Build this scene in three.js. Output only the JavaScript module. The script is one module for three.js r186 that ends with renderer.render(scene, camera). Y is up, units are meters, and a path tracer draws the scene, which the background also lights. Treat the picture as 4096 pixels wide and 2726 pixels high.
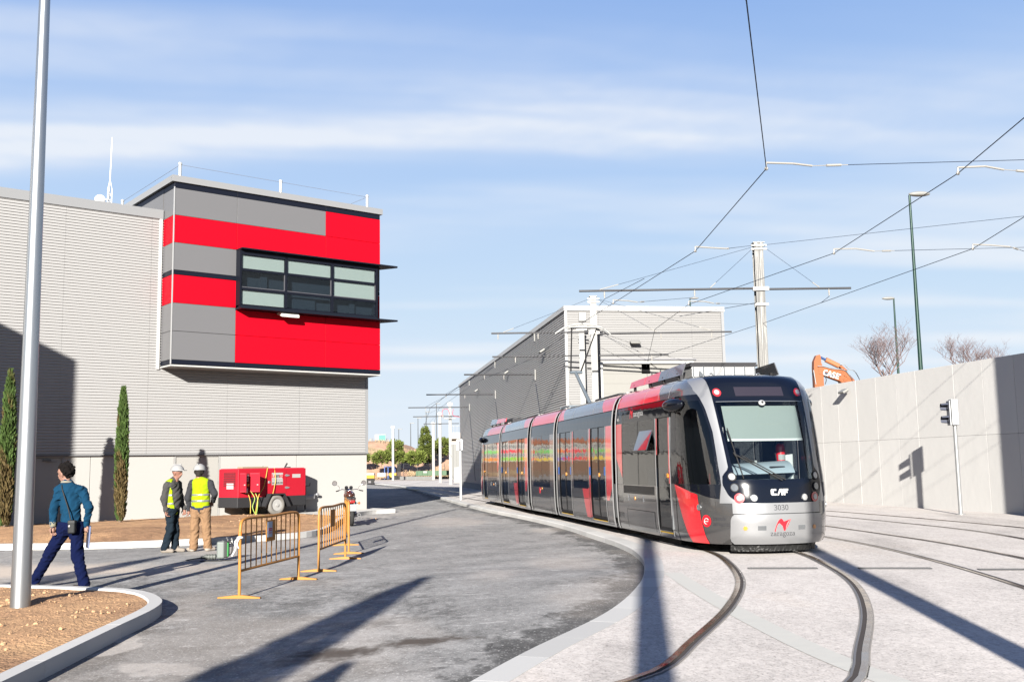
import * as THREE from 'three';
import { mergeGeometries } from 'three/addons/utils/BufferGeometryUtils.js';
import { RoundedBoxGeometry } from 'three/addons/geometries/RoundedBoxGeometry.js';
import { FontLoader } from 'three/addons/loaders/FontLoader.js';
import { TextGeometry } from 'three/addons/geometries/TextGeometry.js';

// ---------------------------------------------------------------- camera, sky, sun, exposure
const scene = new THREE.Scene();
const camera = new THREE.PerspectiveCamera(36.96, 1024 / 681, 0.1, 3000);
camera.position.set(0, 1.6, 0);
camera.rotation.set(0.121, 0, -0.017, 'XYZ');
const EXPO = 4.8;
const renderer = new THREE.WebGLRenderer({ antialias: true });
renderer.toneMapping = THREE.LinearToneMapping;
renderer.toneMappingExposure = EXPO;
renderer.shadowMap.enabled = true;
const SUN = new THREE.Vector3(-0.119, 0.3123, 0.9425).normalize();
const sun = new THREE.DirectionalLight(new THREE.Color(1, 0.95, 0.87), 5);
sun.position.copy(SUN).multiplyScalar(120); sun.target.position.set(0, 0, -30);
sun.position.add(sun.target.position);
sun.castShadow = true; sun.shadow.radius = 1;
Object.assign(sun.shadow.camera, { left: -70, right: 70, top: 60, bottom: -60, near: 1, far: 320 });
sun.shadow.mapSize.set(4096, 4096);
scene.add(sun, sun.target);

// ---------------------------------------------------------------- noise
let seedv = 7;
const rnd = () => { seedv = (seedv + 0x6D2B79F5) | 0; let t = Math.imul(seedv ^ (seedv >>> 15), 1 | seedv); t = (t + Math.imul(t ^ (t >>> 7), 61 | t)) ^ t; return ((t ^ (t >>> 14)) >>> 0) / 4294967296; };
const seed = (n) => { seedv = n; };
const rr = (a, b) => a + (b - a) * rnd();
const hash = (i, j) => { let h = Math.imul(i, 374761393) + Math.imul(j, 668265263); h = Math.imul(h ^ (h >>> 13), 1274126177); return ((h ^ (h >>> 16)) >>> 0) / 4294967296; };
function vn(x, y) {
  const i = Math.floor(x), j = Math.floor(y), f = x - i, g = y - j, u = f * f * (3 - 2 * f), v = g * g * (3 - 2 * g);
  const a = hash(i, j), b = hash(i + 1, j), c = hash(i, j + 1), d = hash(i + 1, j + 1);
  return a + (b - a) * u + (c - a) * v + (a - b - c + d) * u * v;
}
function fbm(x, y, o = 4) { let s = 0, a = 0.5, n = 0; for (let k = 0; k < o; k++) { s += a * vn(x + k * 17.3, y - k * 9.1); n += a; a *= 0.5; x *= 2.03; y *= 2.03; } return s / n; }
const clamp = (x, a = 0, b = 1) => Math.min(b, Math.max(a, x));
const smooth = (a, b, x) => { const t = clamp((x - a) / (b - a)); return t * t * (3 - 2 * t); };
const lerp = (a, b, t) => a + (b - a) * t;
function interp(x, X, Y) { if (x <= X[0]) return Y[0]; for (let i = 1; i < X.length; i++) if (x <= X[i]) return lerp(Y[i - 1], Y[i], (x - X[i - 1]) / (X[i] - X[i - 1])); return Y[Y.length - 1]; }

// sky: clear winter air with thin cirrus, as an equirectangular float texture
{
  const W = 2048, H = 1024, data = new Float32Array(W * H * 4);
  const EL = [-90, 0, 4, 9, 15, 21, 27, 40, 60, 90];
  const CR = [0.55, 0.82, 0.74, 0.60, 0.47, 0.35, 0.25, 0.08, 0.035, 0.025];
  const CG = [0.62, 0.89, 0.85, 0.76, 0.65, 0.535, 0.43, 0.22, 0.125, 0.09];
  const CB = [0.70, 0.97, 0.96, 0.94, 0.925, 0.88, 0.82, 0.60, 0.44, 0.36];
  for (let j = 0; j < H; j++) {
    const el = ((j + 0.5) / H - 0.5) * Math.PI, dy = Math.sin(el), ch = Math.cos(el), deg = el * 180 / Math.PI;
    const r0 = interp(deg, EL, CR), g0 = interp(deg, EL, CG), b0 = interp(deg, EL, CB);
    for (let i = 0; i < W; i++) {
      const az = ((i + 0.5) / W - 0.5) * 2 * Math.PI, dx = Math.cos(az) * ch, dz = Math.sin(az) * ch;
      let c = 0;
      if (dy > 0.01) {
        const px = dx / (dy + 0.02), pz = dz / (dy + 0.02);
        const q = (fbm(px * 0.35 + 3, pz * 0.5 + 8, 3) - 0.5) * 0.6;
        const band = (z, w, x0, x1) => Math.exp(-(((pz + z + q * 0.9 + px * 0.03) / w) ** 2)) * smooth(x0 - 1, x0 + 0.6, px) * (1 - smooth(x1 - 1.4, x1 + 0.6, px));
        const wisp = fbm(px * 0.8 + q * 2.0, pz * 3.2 + px * 0.35, 5), fib = fbm(px * 1.6 + q * 4 + fbm(px * 3, pz * 3, 2), pz * 11 + px * 2.2 + q * 3, 4), grit = fbm(px * 9 + pz * 4, pz * 12 - px * 4, 3), fine = clamp(1.9 * fib - 0.35) * (0.55 + 0.9 * grit);
        c += band(3.0, 0.2, -9, 1.3) * (0.25 + 0.95 * wisp) * (0.6 + 0.8 * fine);
        c += band(2.62, 0.3, -9, 2.4) * 0.4 * wisp * (0.6 + 0.8 * fine);
        c += band(4.0, 0.3, -9, 0.2) * 0.4 * (0.2 + wisp) * (0.6 + 0.8 * fine);
        c += band(2.25, 0.16, -9, -0.2) * 0.45 * (0.1 + wisp) * (0.5 + fine);
        c += smooth(0.46, 0.85, fbm(px * 0.45 + 11, pz * 1.5 + 2.2 + px * 0.2, 5)) * 0.75 * (0.6 + 0.7 * wisp);
        c += band(8.6, 0.22, -4, 1.6) * 0.6;
        c *= smooth(0.01, 0.06, dy);
        c = clamp(c * 0.92, 0, 0.8);
      }
      const k = (j * W + i) * 4;
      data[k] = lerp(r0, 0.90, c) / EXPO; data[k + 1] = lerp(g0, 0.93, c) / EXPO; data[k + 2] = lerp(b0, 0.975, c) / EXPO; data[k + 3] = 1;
    }
  }
  const t = new THREE.DataTexture(data, W, H, THREE.RGBAFormat, THREE.FloatType);
  t.mapping = THREE.EquirectangularReflectionMapping; t.magFilter = t.minFilter = THREE.LinearFilter; t.wrapS = THREE.RepeatWrapping; t.needsUpdate = true;
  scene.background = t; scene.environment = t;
}

// ---------------------------------------------------------------- helpers
const V = (x, y, z) => new THREE.Vector3(x, y, z);
const used = new Map();
function numbered(n) { const k = used.get(n) || 0; used.set(n, k + 1); return k ? n + '_' + String(k).padStart(3, '0') : n; }
function tag(o, label, category, group) { o.userData.label = label; o.userData.category = category; if (group) o.userData.group = group; return o; }
function thing(name, label, category, p = [0, 0, 0], turn = 0, group) { const o = new THREE.Group(); o.name = numbered(name); o.position.set(...p); o.rotation.y = turn; scene.add(o); return tag(o, label, category, group); }
function mesh(name, geo, mat, parent = scene) {
  if (Array.isArray(geo)) geo = mg(geo);
  const m = new THREE.Mesh(geo, mat); m.name = parent === scene ? numbered(name) : name; m.castShadow = m.receiveShadow = true; parent.add(m); return m;
}
function struct(name, geo, mat, parent = scene) { const m = mesh(name, geo, mat, parent); if (parent === scene) m.userData.kind = 'structure'; return m; }
function mg(list) {
  list = list.map((g) => { g = g.index ? g.toNonIndexed() : g; for (const k of Object.keys(g.attributes)) if (!['position', 'normal', 'uv', 'color'].includes(k)) g.deleteAttribute(k); if (!g.attributes.uv) g.setAttribute('uv', new THREE.BufferAttribute(new Float32Array(g.attributes.position.count * 2), 2)); if (!g.attributes.normal) g.computeVertexNormals(); return g; });
  const anyC = list.some((g) => g.attributes.color); if (anyC) for (const g of list) if (!g.attributes.color) g.setAttribute('color', new THREE.BufferAttribute(new Float32Array(g.attributes.position.count * 3).fill(1), 3));
  return mergeGeometries(list, false);
}
const bx = (w, h, d, x = 0, y = 0, z = 0, ry = 0) => { const g = new THREE.BoxGeometry(w, h, d); if (ry) g.rotateY(ry); return g.translate(x, y, z); };
const rbx = (w, h, d, r, x = 0, y = 0, z = 0, s = 2) => new RoundedBoxGeometry(w, h, d, s, r).translate(x, y, z);
const cyl = (r0, r1, h, x = 0, y = 0, z = 0, n = 12) => new THREE.CylinderGeometry(r1, r0, h, n).translate(x, y + h / 2, z);
function rod(a, b, r0, r1 = r0, n = 8) {
  a = Array.isArray(a) ? V(...a) : a; b = Array.isArray(b) ? V(...b) : b;
  const d = b.clone().sub(a), g = new THREE.CylinderGeometry(r1, r0, d.length(), n);
  g.applyQuaternion(new THREE.Quaternion().setFromUnitVectors(V(0, 1, 0), d.clone().normalize()));
  return g.translate((a.x + b.x) / 2, (a.y + b.y) / 2, (a.z + b.z) / 2);
}
const tube = (pts, r, n = 6, seg = pts.length * 6, closed = false) => new THREE.TubeGeometry(new THREE.CatmullRomCurve3(pts.map((p) => V(...p)), closed, 'centripetal'), seg, r, n, closed);
const disc = (r, h, n = 20) => new THREE.CylinderGeometry(r, r, h, n).rotateX(Math.PI / 2);   // faces +z
function prism(pts, depth, bevel = 0) {   // outline in x,y, extruded along +z
  const s = new THREE.Shape(pts.map((p) => new THREE.Vector2(...p)));
  return new THREE.ExtrudeGeometry(s, { depth: depth - 2 * bevel, bevelEnabled: bevel > 0, bevelThickness: bevel, bevelSize: bevel, bevelOffset: -bevel, bevelSegments: 2, curveSegments: 8 }).translate(0, 0, bevel);
}
function C(c) { return Array.isArray(c) ? new THREE.Color().setRGB(...c) : new THREE.Color(c); }
const mat = (c, rough = 0.6, metal = 0, x = {}) => new THREE.MeshPhysicalMaterial({ color: C(c), roughness: rough, metalness: metal, side: THREE.DoubleSide, specularIntensity: rough > 0.3 ? 0.3 : 1, ...x });
function tex(w, h, f, srgb = true, rep = null) {   // f(x, y) in 0..1 -> [r,g,b] or grey
  const d = new Uint8Array(w * h * 4);
  for (let j = 0; j < h; j++) for (let i = 0; i < w; i++) { const c = f((i + 0.5) / w, (j + 0.5) / h), k = (j * w + i) * 4; if (c.length) { d[k] = 255 * clamp(c[0]); d[k + 1] = 255 * clamp(c[1]); d[k + 2] = 255 * clamp(c[2]); } else d[k] = d[k + 1] = d[k + 2] = 255 * clamp(c); d[k + 3] = 255; }
  const t = new THREE.DataTexture(d, w, h); t.magFilter = THREE.LinearFilter; t.minFilter = THREE.LinearMipmapLinearFilter; t.generateMipmaps = true; t.wrapS = t.wrapT = THREE.RepeatWrapping; if (srgb) t.colorSpace = THREE.SRGBColorSpace; if (rep) t.repeat.set(...rep); t.needsUpdate = true; return t;
}
const lin = (c) => c <= 0.0031308 ? c * 12.92 : 1.055 * Math.pow(c, 1 / 2.4) - 0.055;   // linear -> srgb
const L3 = (a, k = 1) => [lin(a[0] * k), lin(a[1] * k), lin(a[2] * k)];
// tiling noise for small relief (value noise on a torus)
function tileNoise(n, per, oct) { return (x, y) => { let s = 0, a = 0.5, t = 0, p = per; for (let k = 0; k < oct; k++) { const fx = x * p, fy = y * p, i = Math.floor(fx), j = Math.floor(fy), u = fx - i, v = fy - j, U = u * u * (3 - 2 * u), W = v * v * (3 - 2 * v), m = (q) => ((q % p) + p) % p; const A = hash(m(i) + n, m(j)), B = hash(m(i + 1) + n, m(j)), Cc = hash(m(i) + n, m(j + 1)), D = hash(m(i + 1) + n, m(j + 1)); s += a * (A + (B - A) * U + (Cc - A) * W + (A - B - Cc + D) * U * W); t += a; a *= 0.55; p *= 2; } return s / t; }; }
const tnA = tileNoise(3, 24, 4), tnB = tileNoise(91, 6, 5);
const grainTex = tex(512, 512, (x, y) => tnA(x, y), false);
const patchTex = tex(512, 512, (x, y) => tnB(x, y), false);
const withRep = (t, u, v = u) => { const c = t.clone(); c.repeat.set(u, v); c.needsUpdate = true; return c; };
function geo(pos, idx, uv) { const g = new THREE.BufferGeometry(); g.setAttribute('position', new THREE.Float32BufferAttribute(pos, 3)); if (uv) g.setAttribute('uv', new THREE.Float32BufferAttribute(uv, 2)); g.setIndex(idx); g.computeVertexNormals(); return g; }
// grid sheet: f(u,v) -> [x,y,z]; uvf optional
function sheet(nu, nv, f, uvf) { const p = [], id = [], uv = []; for (let j = 0; j <= nv; j++) for (let i = 0; i <= nu; i++) { const q = f(i / nu, j / nv); p.push(...q); uv.push(...(uvf ? uvf(q) : [i / nu, j / nv])); } for (let j = 0; j < nv; j++) for (let i = 0; i < nu; i++) { const a = j * (nu + 1) + i, b = a + 1, c = a + nu + 1, d = c + 1; id.push(a, b, d, a, d, c); } return geo(p, id, uv); }
// strip along a ground polyline between two lateral offsets, y given
function offsetLine(pts, off) { return pts.map((p, i) => { const a = pts[Math.max(0, i - 1)], b = pts[Math.min(pts.length - 1, i + 1)]; const dx = b[0] - a[0], dz = b[1] - a[1], l = Math.hypot(dx, dz) || 1; return [p[0] - dz / l * off, p[1] + dx / l * off]; }); }
function spline(pts, n) { const c = new THREE.CatmullRomCurve3(pts.map((p) => V(p[0], 0, p[1])), false, 'centripetal'); return c.getSpacedPoints(n).map((p) => [p.x, p.z]); }
function strip(A, B, ya, yb = ya) { const p = [], id = [], uv = []; A.forEach((a, i) => { p.push(a[0], typeof ya === 'function' ? ya(a) : ya, a[1], B[i][0], typeof yb === 'function' ? yb(B[i]) : yb, B[i][1]); uv.push(a[0], a[1], B[i][0], B[i][1]); if (i) { const k = 2 * i; id.push(k - 2, k - 1, k, k, k - 1, k + 1); } }); const g = geo(p, id, uv); const n = g.attributes.normal; let s = 0; for (let i = 0; i < n.count; i++) s += n.getY(i); if (s < 0) { g.setIndex(g.index.array.length ? Array.from(g.index.array).reverse() : []); g.computeVertexNormals(); } return g; }
function polyXZ(pts, y) { const s = new THREE.Shape(pts.map((p) => new THREE.Vector2(p[0], -p[1]))); const g = new THREE.ShapeGeometry(s); g.rotateX(-Math.PI / 2); g.translate(0, y, 0); const P = g.attributes.position, U = g.attributes.uv; for (let i = 0; i < P.count; i++) U.setXY(i, P.getX(i), P.getZ(i)); return g; }
const fontB = await new FontLoader().loadAsync('fonts/droid/droid_sans_bold.typeface.json');
const fontR = await new FontLoader().loadAsync('fonts/droid/droid_sans_regular.typeface.json');
const fontS = await new FontLoader().loadAsync('fonts/droid/droid_serif_regular.typeface.json');
function text(str, size, depth, font = fontB, center = true) { const g = new TextGeometry(str, { font, size, depth, curveSegments: 3, bevelEnabled: false }); g.computeBoundingBox(); const b = g.boundingBox; if (center) g.translate(-(b.min.x + b.max.x) / 2, -(b.min.y + b.max.y) / 2, 0); return g; }
// ---------------------------------------------------------------- ground, road, pavement, kerbs, tracks
const asphaltY = (x, z) => -0.11 + 0.1 * smooth(-18.5, -14, z) * smooth(-3.2, 0.6, x);
const KO = spline([[-20, -118], [-13.95, -103.2], [-9.86, -88.9], [-7.9, -77.8], [-6.0, -67], [-3.3, -50.5], [-1.12, -38.56], [0.27, -32.5], [1.22, -27.8], [1.81, -23.5], [2.1, -21.2], [2.2, -19.33], [2.14, -17.52], [1.98, -16.04], [1.77, -14.61], [1.49, -13.27], [1.18, -12.05], [0.86, -11.04], [0.49, -10.11], [0.12, -9.22], [-0.37, -7.86], [-0.9, -6.2], [-1.6, -4], [-2.6, 0], [-3.6, 4], [-4.6, 8]], 260);
const KI = offsetLine(KO, -0.3);
const IS = spline([[-3.7, 3], [-3.95, -4], [-4.05, -7.2], [-4.13, -8.6], [-4.25, -10.56], [-4.34, -12.0], [-4.46, -12.6], [-4.64, -13.01], [-4.91, -13.46], [-5.29, -13.86], [-5.92, -14.19], [-6.6, -14.45], [-8.2, -15.0], [-13, -16.8], [-20, -19.5]], 160);
const SK = spline([[-34, -21.6], [-22, -22.6], [-11.68, -23.48], [-10.0, -23.35], [-8.6, -23.6], [-7.6, -24.0], [-6.5, -24.6], [-5.8, -25.3], [-5.4, -25.9], [-5.2, -26.8], [-5.25, -28.5], [-5.5, -31.2], [-5.75, -34], [-5.7, -36.8], [-5.3, -38.2], [-4.62, -38.95]], 140);
function distTo(line, x, z) { let b = 1e9; for (let i = 0; i < line.length - 1; i++) { const a = line[i], c = line[i + 1], dx = c[0] - a[0], dz = c[1] - a[1], t = clamp(((x - a[0]) * dx + (z - a[1]) * dz) / (dx * dx + dz * dz)), d = (x - a[0] - t * dx) ** 2 + (z - a[1] - t * dz) ** 2; if (d < b) b = d; } return Math.sqrt(b); }
const thin = (l, k) => l.filter((_, i) => i % k === 0 || i === l.length - 1);
const KOt = thin(KO, 4), ISt = thin(IS, 4), SKt = thin(SK, 4);
function distGrid(line, x0, x1, z0, z1, n) { const a = new Float32Array((n + 1) * (n + 1)); for (let j = 0; j <= n; j++) for (let i = 0; i <= n; i++) a[j * (n + 1) + i] = distTo(line, lerp(x0, x1, i / n), lerp(z0, z1, j / n)); return (x, z) => { const u = clamp((x - x0) / (x1 - x0), 0, 0.9999) * n, v = clamp((z - z0) / (z1 - z0), 0, 0.9999) * n, i = Math.floor(u), j = Math.floor(v), f = u - i, g = v - j, o = j * (n + 1) + i; return lerp(lerp(a[o], a[o + 1], f), lerp(a[o + n + 1], a[o + n + 2], f), g); }; }

// asphalt: greyish, dusty, darker fresh bitumen left along the kerbs, oil stains, spilled mortar
function asphaltColor(dk, di, ds) {
  return (x, z) => {
    const n1 = fbm(x * 0.5, z * 0.22 + 5, 4), n2 = fbm(x * 2.6, z * 1.6, 4), g = hash(Math.floor(x * 95), Math.floor(z * 60)), g2 = fbm(x * 16, z * 10, 2);
    let k = 0.155 + 0.07 * (n1 - 0.5) + 0.06 * (n2 - 0.5) + 0.065 * (g - 0.5) + 0.06 * (g2 - 0.5) + 0.05 * (fbm(x * 0.9 + 30, z * 5.5, 3) - 0.5);
    const arc = Math.sin((Math.hypot(x + 16, z + 33) + 0.25 * n2) * 5.2); k += 0.012 * arc * smooth(-30, -22, z) * smooth(-5, -3, x);
    const e = (d, w) => 1 - smooth(w * 0.35, w, d + (n2 - 0.5) * w * 1.3 + (g2 - 0.5) * w * 0.6);
    const fresh = Math.max(e(dk(x, z), 0.6), 0.9 * e(di(x, z), 0.8), 0.5 * e(di(x, z), 3.6), 0.7 * e(ds(x, z), 0.6));
    k *= 1 - 0.62 * fresh;
    if (g > 0.982 - 0.06 * fresh) k += 0.10; const fl = fbm(x * 3.1 + 60, z * 7.5, 2); if (fl > 0.79) k += 0.07 * smooth(0.79, 0.86, fl);
    let c = [k * 1.0, k * 0.98, k * 0.955];
    // sand tracked over the road by the building site
    const sx = (x + 9.5) / 5.2, sz = (z + 18.2 + (x + 9) * 0.06) / 1.7;
    const dust = smooth(1.15, 0.35, Math.hypot(sx, sz) + (n2 - 0.5) * 0.7) * 0.75 + 0.22 * smooth(0.52, 0.72, n1);
    c = [lerp(c[0], 0.30 + 0.04 * g, dust), lerp(c[1], 0.255 + 0.04 * g, dust), lerp(c[2], 0.215 + 0.035 * g, dust)];
    // oil patch with dry mud
    const st = (a, b, w, h) => smooth(1.1, 0.3, Math.hypot((x - a) / w, (z - b) / h) + (n2 - 0.5) * 1.2 + (g2 - 0.5) * 0.5);
    const oil = Math.max(st(-1.55, -9.55, 0.55, 0.42), st(-0.95, -9.95, 0.5, 0.25), 0.5 * st(-2.0, -9.2, 0.35, 0.3));
    c = [lerp(c[0], 0.05, oil), lerp(c[1], 0.041, oil), lerp(c[2], 0.035, oil)];
    // mortar splashes near the island kerb
    const mo = smooth(0.70, 0.78, fbm(x * 1.8 + 20, z * 1.1 + 4, 3)) * smooth(2.4, 0.6, di(x, z)) * smooth(-13.5, -11.5, z) * 0.6;
    return [lerp(c[0], 0.31, mo), lerp(c[1], 0.285, mo), lerp(c[2], 0.26, mo)];
  };
}
const AX0 = -13, AX1 = 3.4, AZ0 = -34, AZ1 = -4;
{
  const col = asphaltColor(distGrid(KOt, AX0, AX1, AZ0, AZ1, 150), distGrid(ISt, AX0, AX1, AZ0, AZ1, 150), distGrid(SKt, AX0, AX1, AZ0, AZ1, 150));
  const near = tex(2048, 2048, (u, v) => L3(col(lerp(AX0, AX1, u), lerp(AZ0, AZ1, v)))); near.wrapS = near.wrapT = THREE.ClampToEdgeWrapping;
  const m1 = mat('#ffffff', 0.9, 0, { map: near, bumpMap: withRep(grainTex, 26, 48), bumpScale: 0.004 });
  struct('asphalt_road', sheet(82, 150, (u, v) => { const x = lerp(AX0, AX1, u), z = lerp(AZ0, AZ1, v); return [x, asphaltY(x, z) + 0.012 * (fbm(x * 0.5, z * 0.5, 2) - 0.5), z]; }, (q) => [(q[0] - AX0) / (AX1 - AX0), (q[2] - AZ0) / (AZ1 - AZ0)]), m1);
  const f0 = -70, f1 = 3.4, h0 = -135, h1 = -34;
  const col2 = asphaltColor(distGrid(KOt, f0, f1, h0, h1, 120), () => 9, () => 9);
  const far = tex(1024, 1024, (u, v) => L3(col2(lerp(f0, f1, u), lerp(h0, h1, v)))); far.wrapS = far.wrapT = THREE.ClampToEdgeWrapping;
  const m2 = mat('#ffffff', 0.9, 0, { map: far });
  const fs = struct('asphalt_road', sheet(4, 4, (u, v) => [lerp(f0, f1, u), -0.11, lerp(h0, h1, v)], (q) => [(q[0] - f0) / (f1 - f0), (q[2] - h0) / (h1 - h0)]), m2);
  const m3 = mat([0.165, 0.162, 0.158], 0.9);
  struct('asphalt_road', sheet(1, 1, (u, v) => [lerp(-70, AX0, u), -0.11, lerp(-34, 40, v)]), m3);
  struct('asphalt_road', sheet(1, 1, (u, v) => [lerp(AX0, AX1, u), -0.012, lerp(AZ1, 40, v)]), m3);
}
// wide earth that reaches the horizon
const soilFine = (x, z) => { const n = fbm(x * 1.2, z * 1.2, 4), g = fbm(x * 9, z * 9, 3), h = hash(Math.floor(x * 70), Math.floor(z * 70)); const k = 0.78 + 0.55 * (n - 0.5) + 0.5 * (g - 0.5) + 0.22 * (h - 0.5); return [0.315 * k, 0.188 * k * (1 + 0.08 * (n - 0.5)), 0.103 * k]; };
const soilTile = tex(1024, 1024, (u, v) => L3(soilFine(u * 6, v * 6)));
struct('earth_ground', sheet(1, 1, (u, v) => [lerp(-1500, 1500, u), -0.6, lerp(-2200, 700, v)], (q) => [q[0] / 40, q[2] / 40]), mat([0.24, 0.17, 0.115], 0.95, 0, { bumpMap: patchTex, bumpScale: 0.02 }));
// pale exposed-aggregate concrete of the tram yard
{
  const X0 = -4, X1 = 16, Z0 = -42, Z1 = -4;
  const f = (x, z) => {
    const n1 = fbm(x * 0.45 + 4, z * 0.35, 4), n2 = fbm(x * 2.2, z * 1.4, 4), g = hash(Math.floor(x * 100 + 9), Math.floor(z * 54)), g2 = fbm(x * 26, z * 18, 2);
    let k = 0.318 + 0.08 * (n1 - 0.5) + 0.075 * (n2 - 0.5) + 0.11 * (g2 - 0.5) + 0.05 * (g - 0.5);
    if (g < 0.06) k -= 0.085; if (g > 0.96) k += 0.04; const ty = fbm(x * 1.1 + 70, z * 0.18 + x * 0.5, 3); k -= 0.05 * smooth(0.6, 0.75, ty);
    const rust = smooth(0.66, 0.8, fbm(x * 1.3 + 40, z * 0.8 + 3, 3)) * 0.25;
    return [k * 1.0, k * (0.93 - 0.05 * rust), k * (0.875 - 0.10 * rust)];
  };
  const t = tex(2048, 2048, (u, v) => L3(f(lerp(X0, X1, u), lerp(Z0, Z1, v)))); t.wrapS = t.wrapT = THREE.ClampToEdgeWrapping;
  const m = mat('#ffffff', 0.88, 0, { map: t, bumpMap: withRep(grainTex, 40, 76), bumpScale: 0.003 });
  const nearPts = KI.filter((p) => p[1] > Z0 && p[1] < Z1);
  const poly = [[nearPts[0][0] + 0.0, Z0], ...nearPts, [nearPts[nearPts.length - 1][0] - 0.1, Z1], [X1, Z1], [X1, Z0]];
  const g = polyXZ(poly, 0); const U = g.attributes.uv; for (let i = 0; i < U.count; i++) U.setXY(i, (U.getX(i) - X0) / (X1 - X0), (U.getY(i) - Z0) / (Z1 - Z0));
  struct('concrete_pavement', g, m);
  const pt = tex(512, 512, (u, v) => L3(f(u * 8, v * 8)));
  const m2 = mat('#ffffff', 0.9, 0, { map: withRep(pt, 0.125) });
  const farPts = KI.filter((p) => p[1] <= Z0);
  struct('concrete_pavement', polyXZ([...farPts, [nearPts[0][0], Z0], [X1, Z0], [X1, -118]], 0), m2);
  struct('concrete_pavement', polyXZ([[X1, -118], [X1, 30], [34, 30], [34, -118]], 0), m2);
  struct('concrete_pavement', polyXZ([[nearPts[nearPts.length - 1][0] - 0.1, Z1], [-4.4, 7], [-6, 30], [X1, 30], [X1, Z1]], 0), m2);
  // far yard floor, pale trodden earth and concrete
  struct('concrete_pavement', polyXZ([[-60, -150], [-40, -96], [-13.95, -103.2], [-20, -118], [16, -118], [16, -150]], -0.02), mat([0.29, 0.255, 0.225], 0.95));
  // trowelled bands cast across the tracks
  const bm = mat([0.30, 0.295, 0.275], 0.8, 0, { bumpMap: withRep(patchTex, 0.7), bumpScale: 0.004 });
  const band = spline([[2.28, -15.2], [2.29, -13.6], [2.33, -11.9], [2.42, -10.1], [2.55, -8.6], [2.75, -7.4], [3.1, -6]], 30);
  struct('concrete_strip', strip(offsetLine(band, 0.13), offsetLine(band, -0.13), 0.004), bm);
}
const kerbMats = [0.285, 0.265, 0.30].map((k) => mat([k, k * 0.99, k * 0.965], 0.85, 0, { bumpMap: withRep(grainTex, 3), bumpScale: 0.004 }));
function kerb(line, width, y0, y1, len, off = 0, c = 0.018) {
  const root = new THREE.Group(); root.name = numbered('kerb'); root.userData.kind = 'structure'; scene.add(root);
  const cv = new THREE.CatmullRomCurve3(line.map((p) => V(p[0], 0, p[1])), false, 'centripetal'), L = cv.getLength(), n = Math.round(L / len);
  cv.arcLengthDivisions = 1200; cv.updateArcLengths();
  for (let k = 0; k < n; k++) {
    const p = [], id = [], seg = 4, gap = 0.0016 / len, lift = (hash(k, 77) - 0.5) * 0.0006;
    for (let j = 0; j <= seg; j++) {
      const t = clamp((k + gap + (1 - 2 * gap) * j / seg) / n), q = cv.getPointAt(t), d = cv.getTangentAt(t), nx = -d.z, nz = d.x, yT = (typeof y1 === 'function' ? y1(q) : y1) + lift;
      for (const [o, y] of [[0, y0], [0, yT - c], [c * Math.sign(width), yT], [width, yT], [width, y0]]) p.push(q.x + nx * (o + off), y, q.z + nz * (o + off));
    }
    for (let j = 0; j < seg; j++) for (let i = 0; i < 4; i++) { const a = j * 5 + i, b = a + 1, e = a + 5, f = e + 1; id.push(a, b, f, a, f, e); }
    for (const s of [0, seg]) id.push(s * 5, s * 5 + 1, s * 5 + 2, s * 5, s * 5 + 2, s * 5 + 3, s * 5, s * 5 + 3, s * 5 + 4);
    mesh('kerb_stone', geo(p, id).toNonIndexed(), kerbMats[Math.floor(hash(k, 5) * 3)], root).geometry.computeVertexNormals();
  }
  return root;
}
kerb(KO.filter((p) => p[1] < 2 && p[1] > -104), -0.3, -0.3, 0.004, 1.0);
kerb(IS.filter((p) => p[0] > -16), 0.17, -0.3, 0.035, 1.0);
kerb(SK.filter((p) => p[0] > -26), 0.17, -0.3, 0.03, 1.0);

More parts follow.
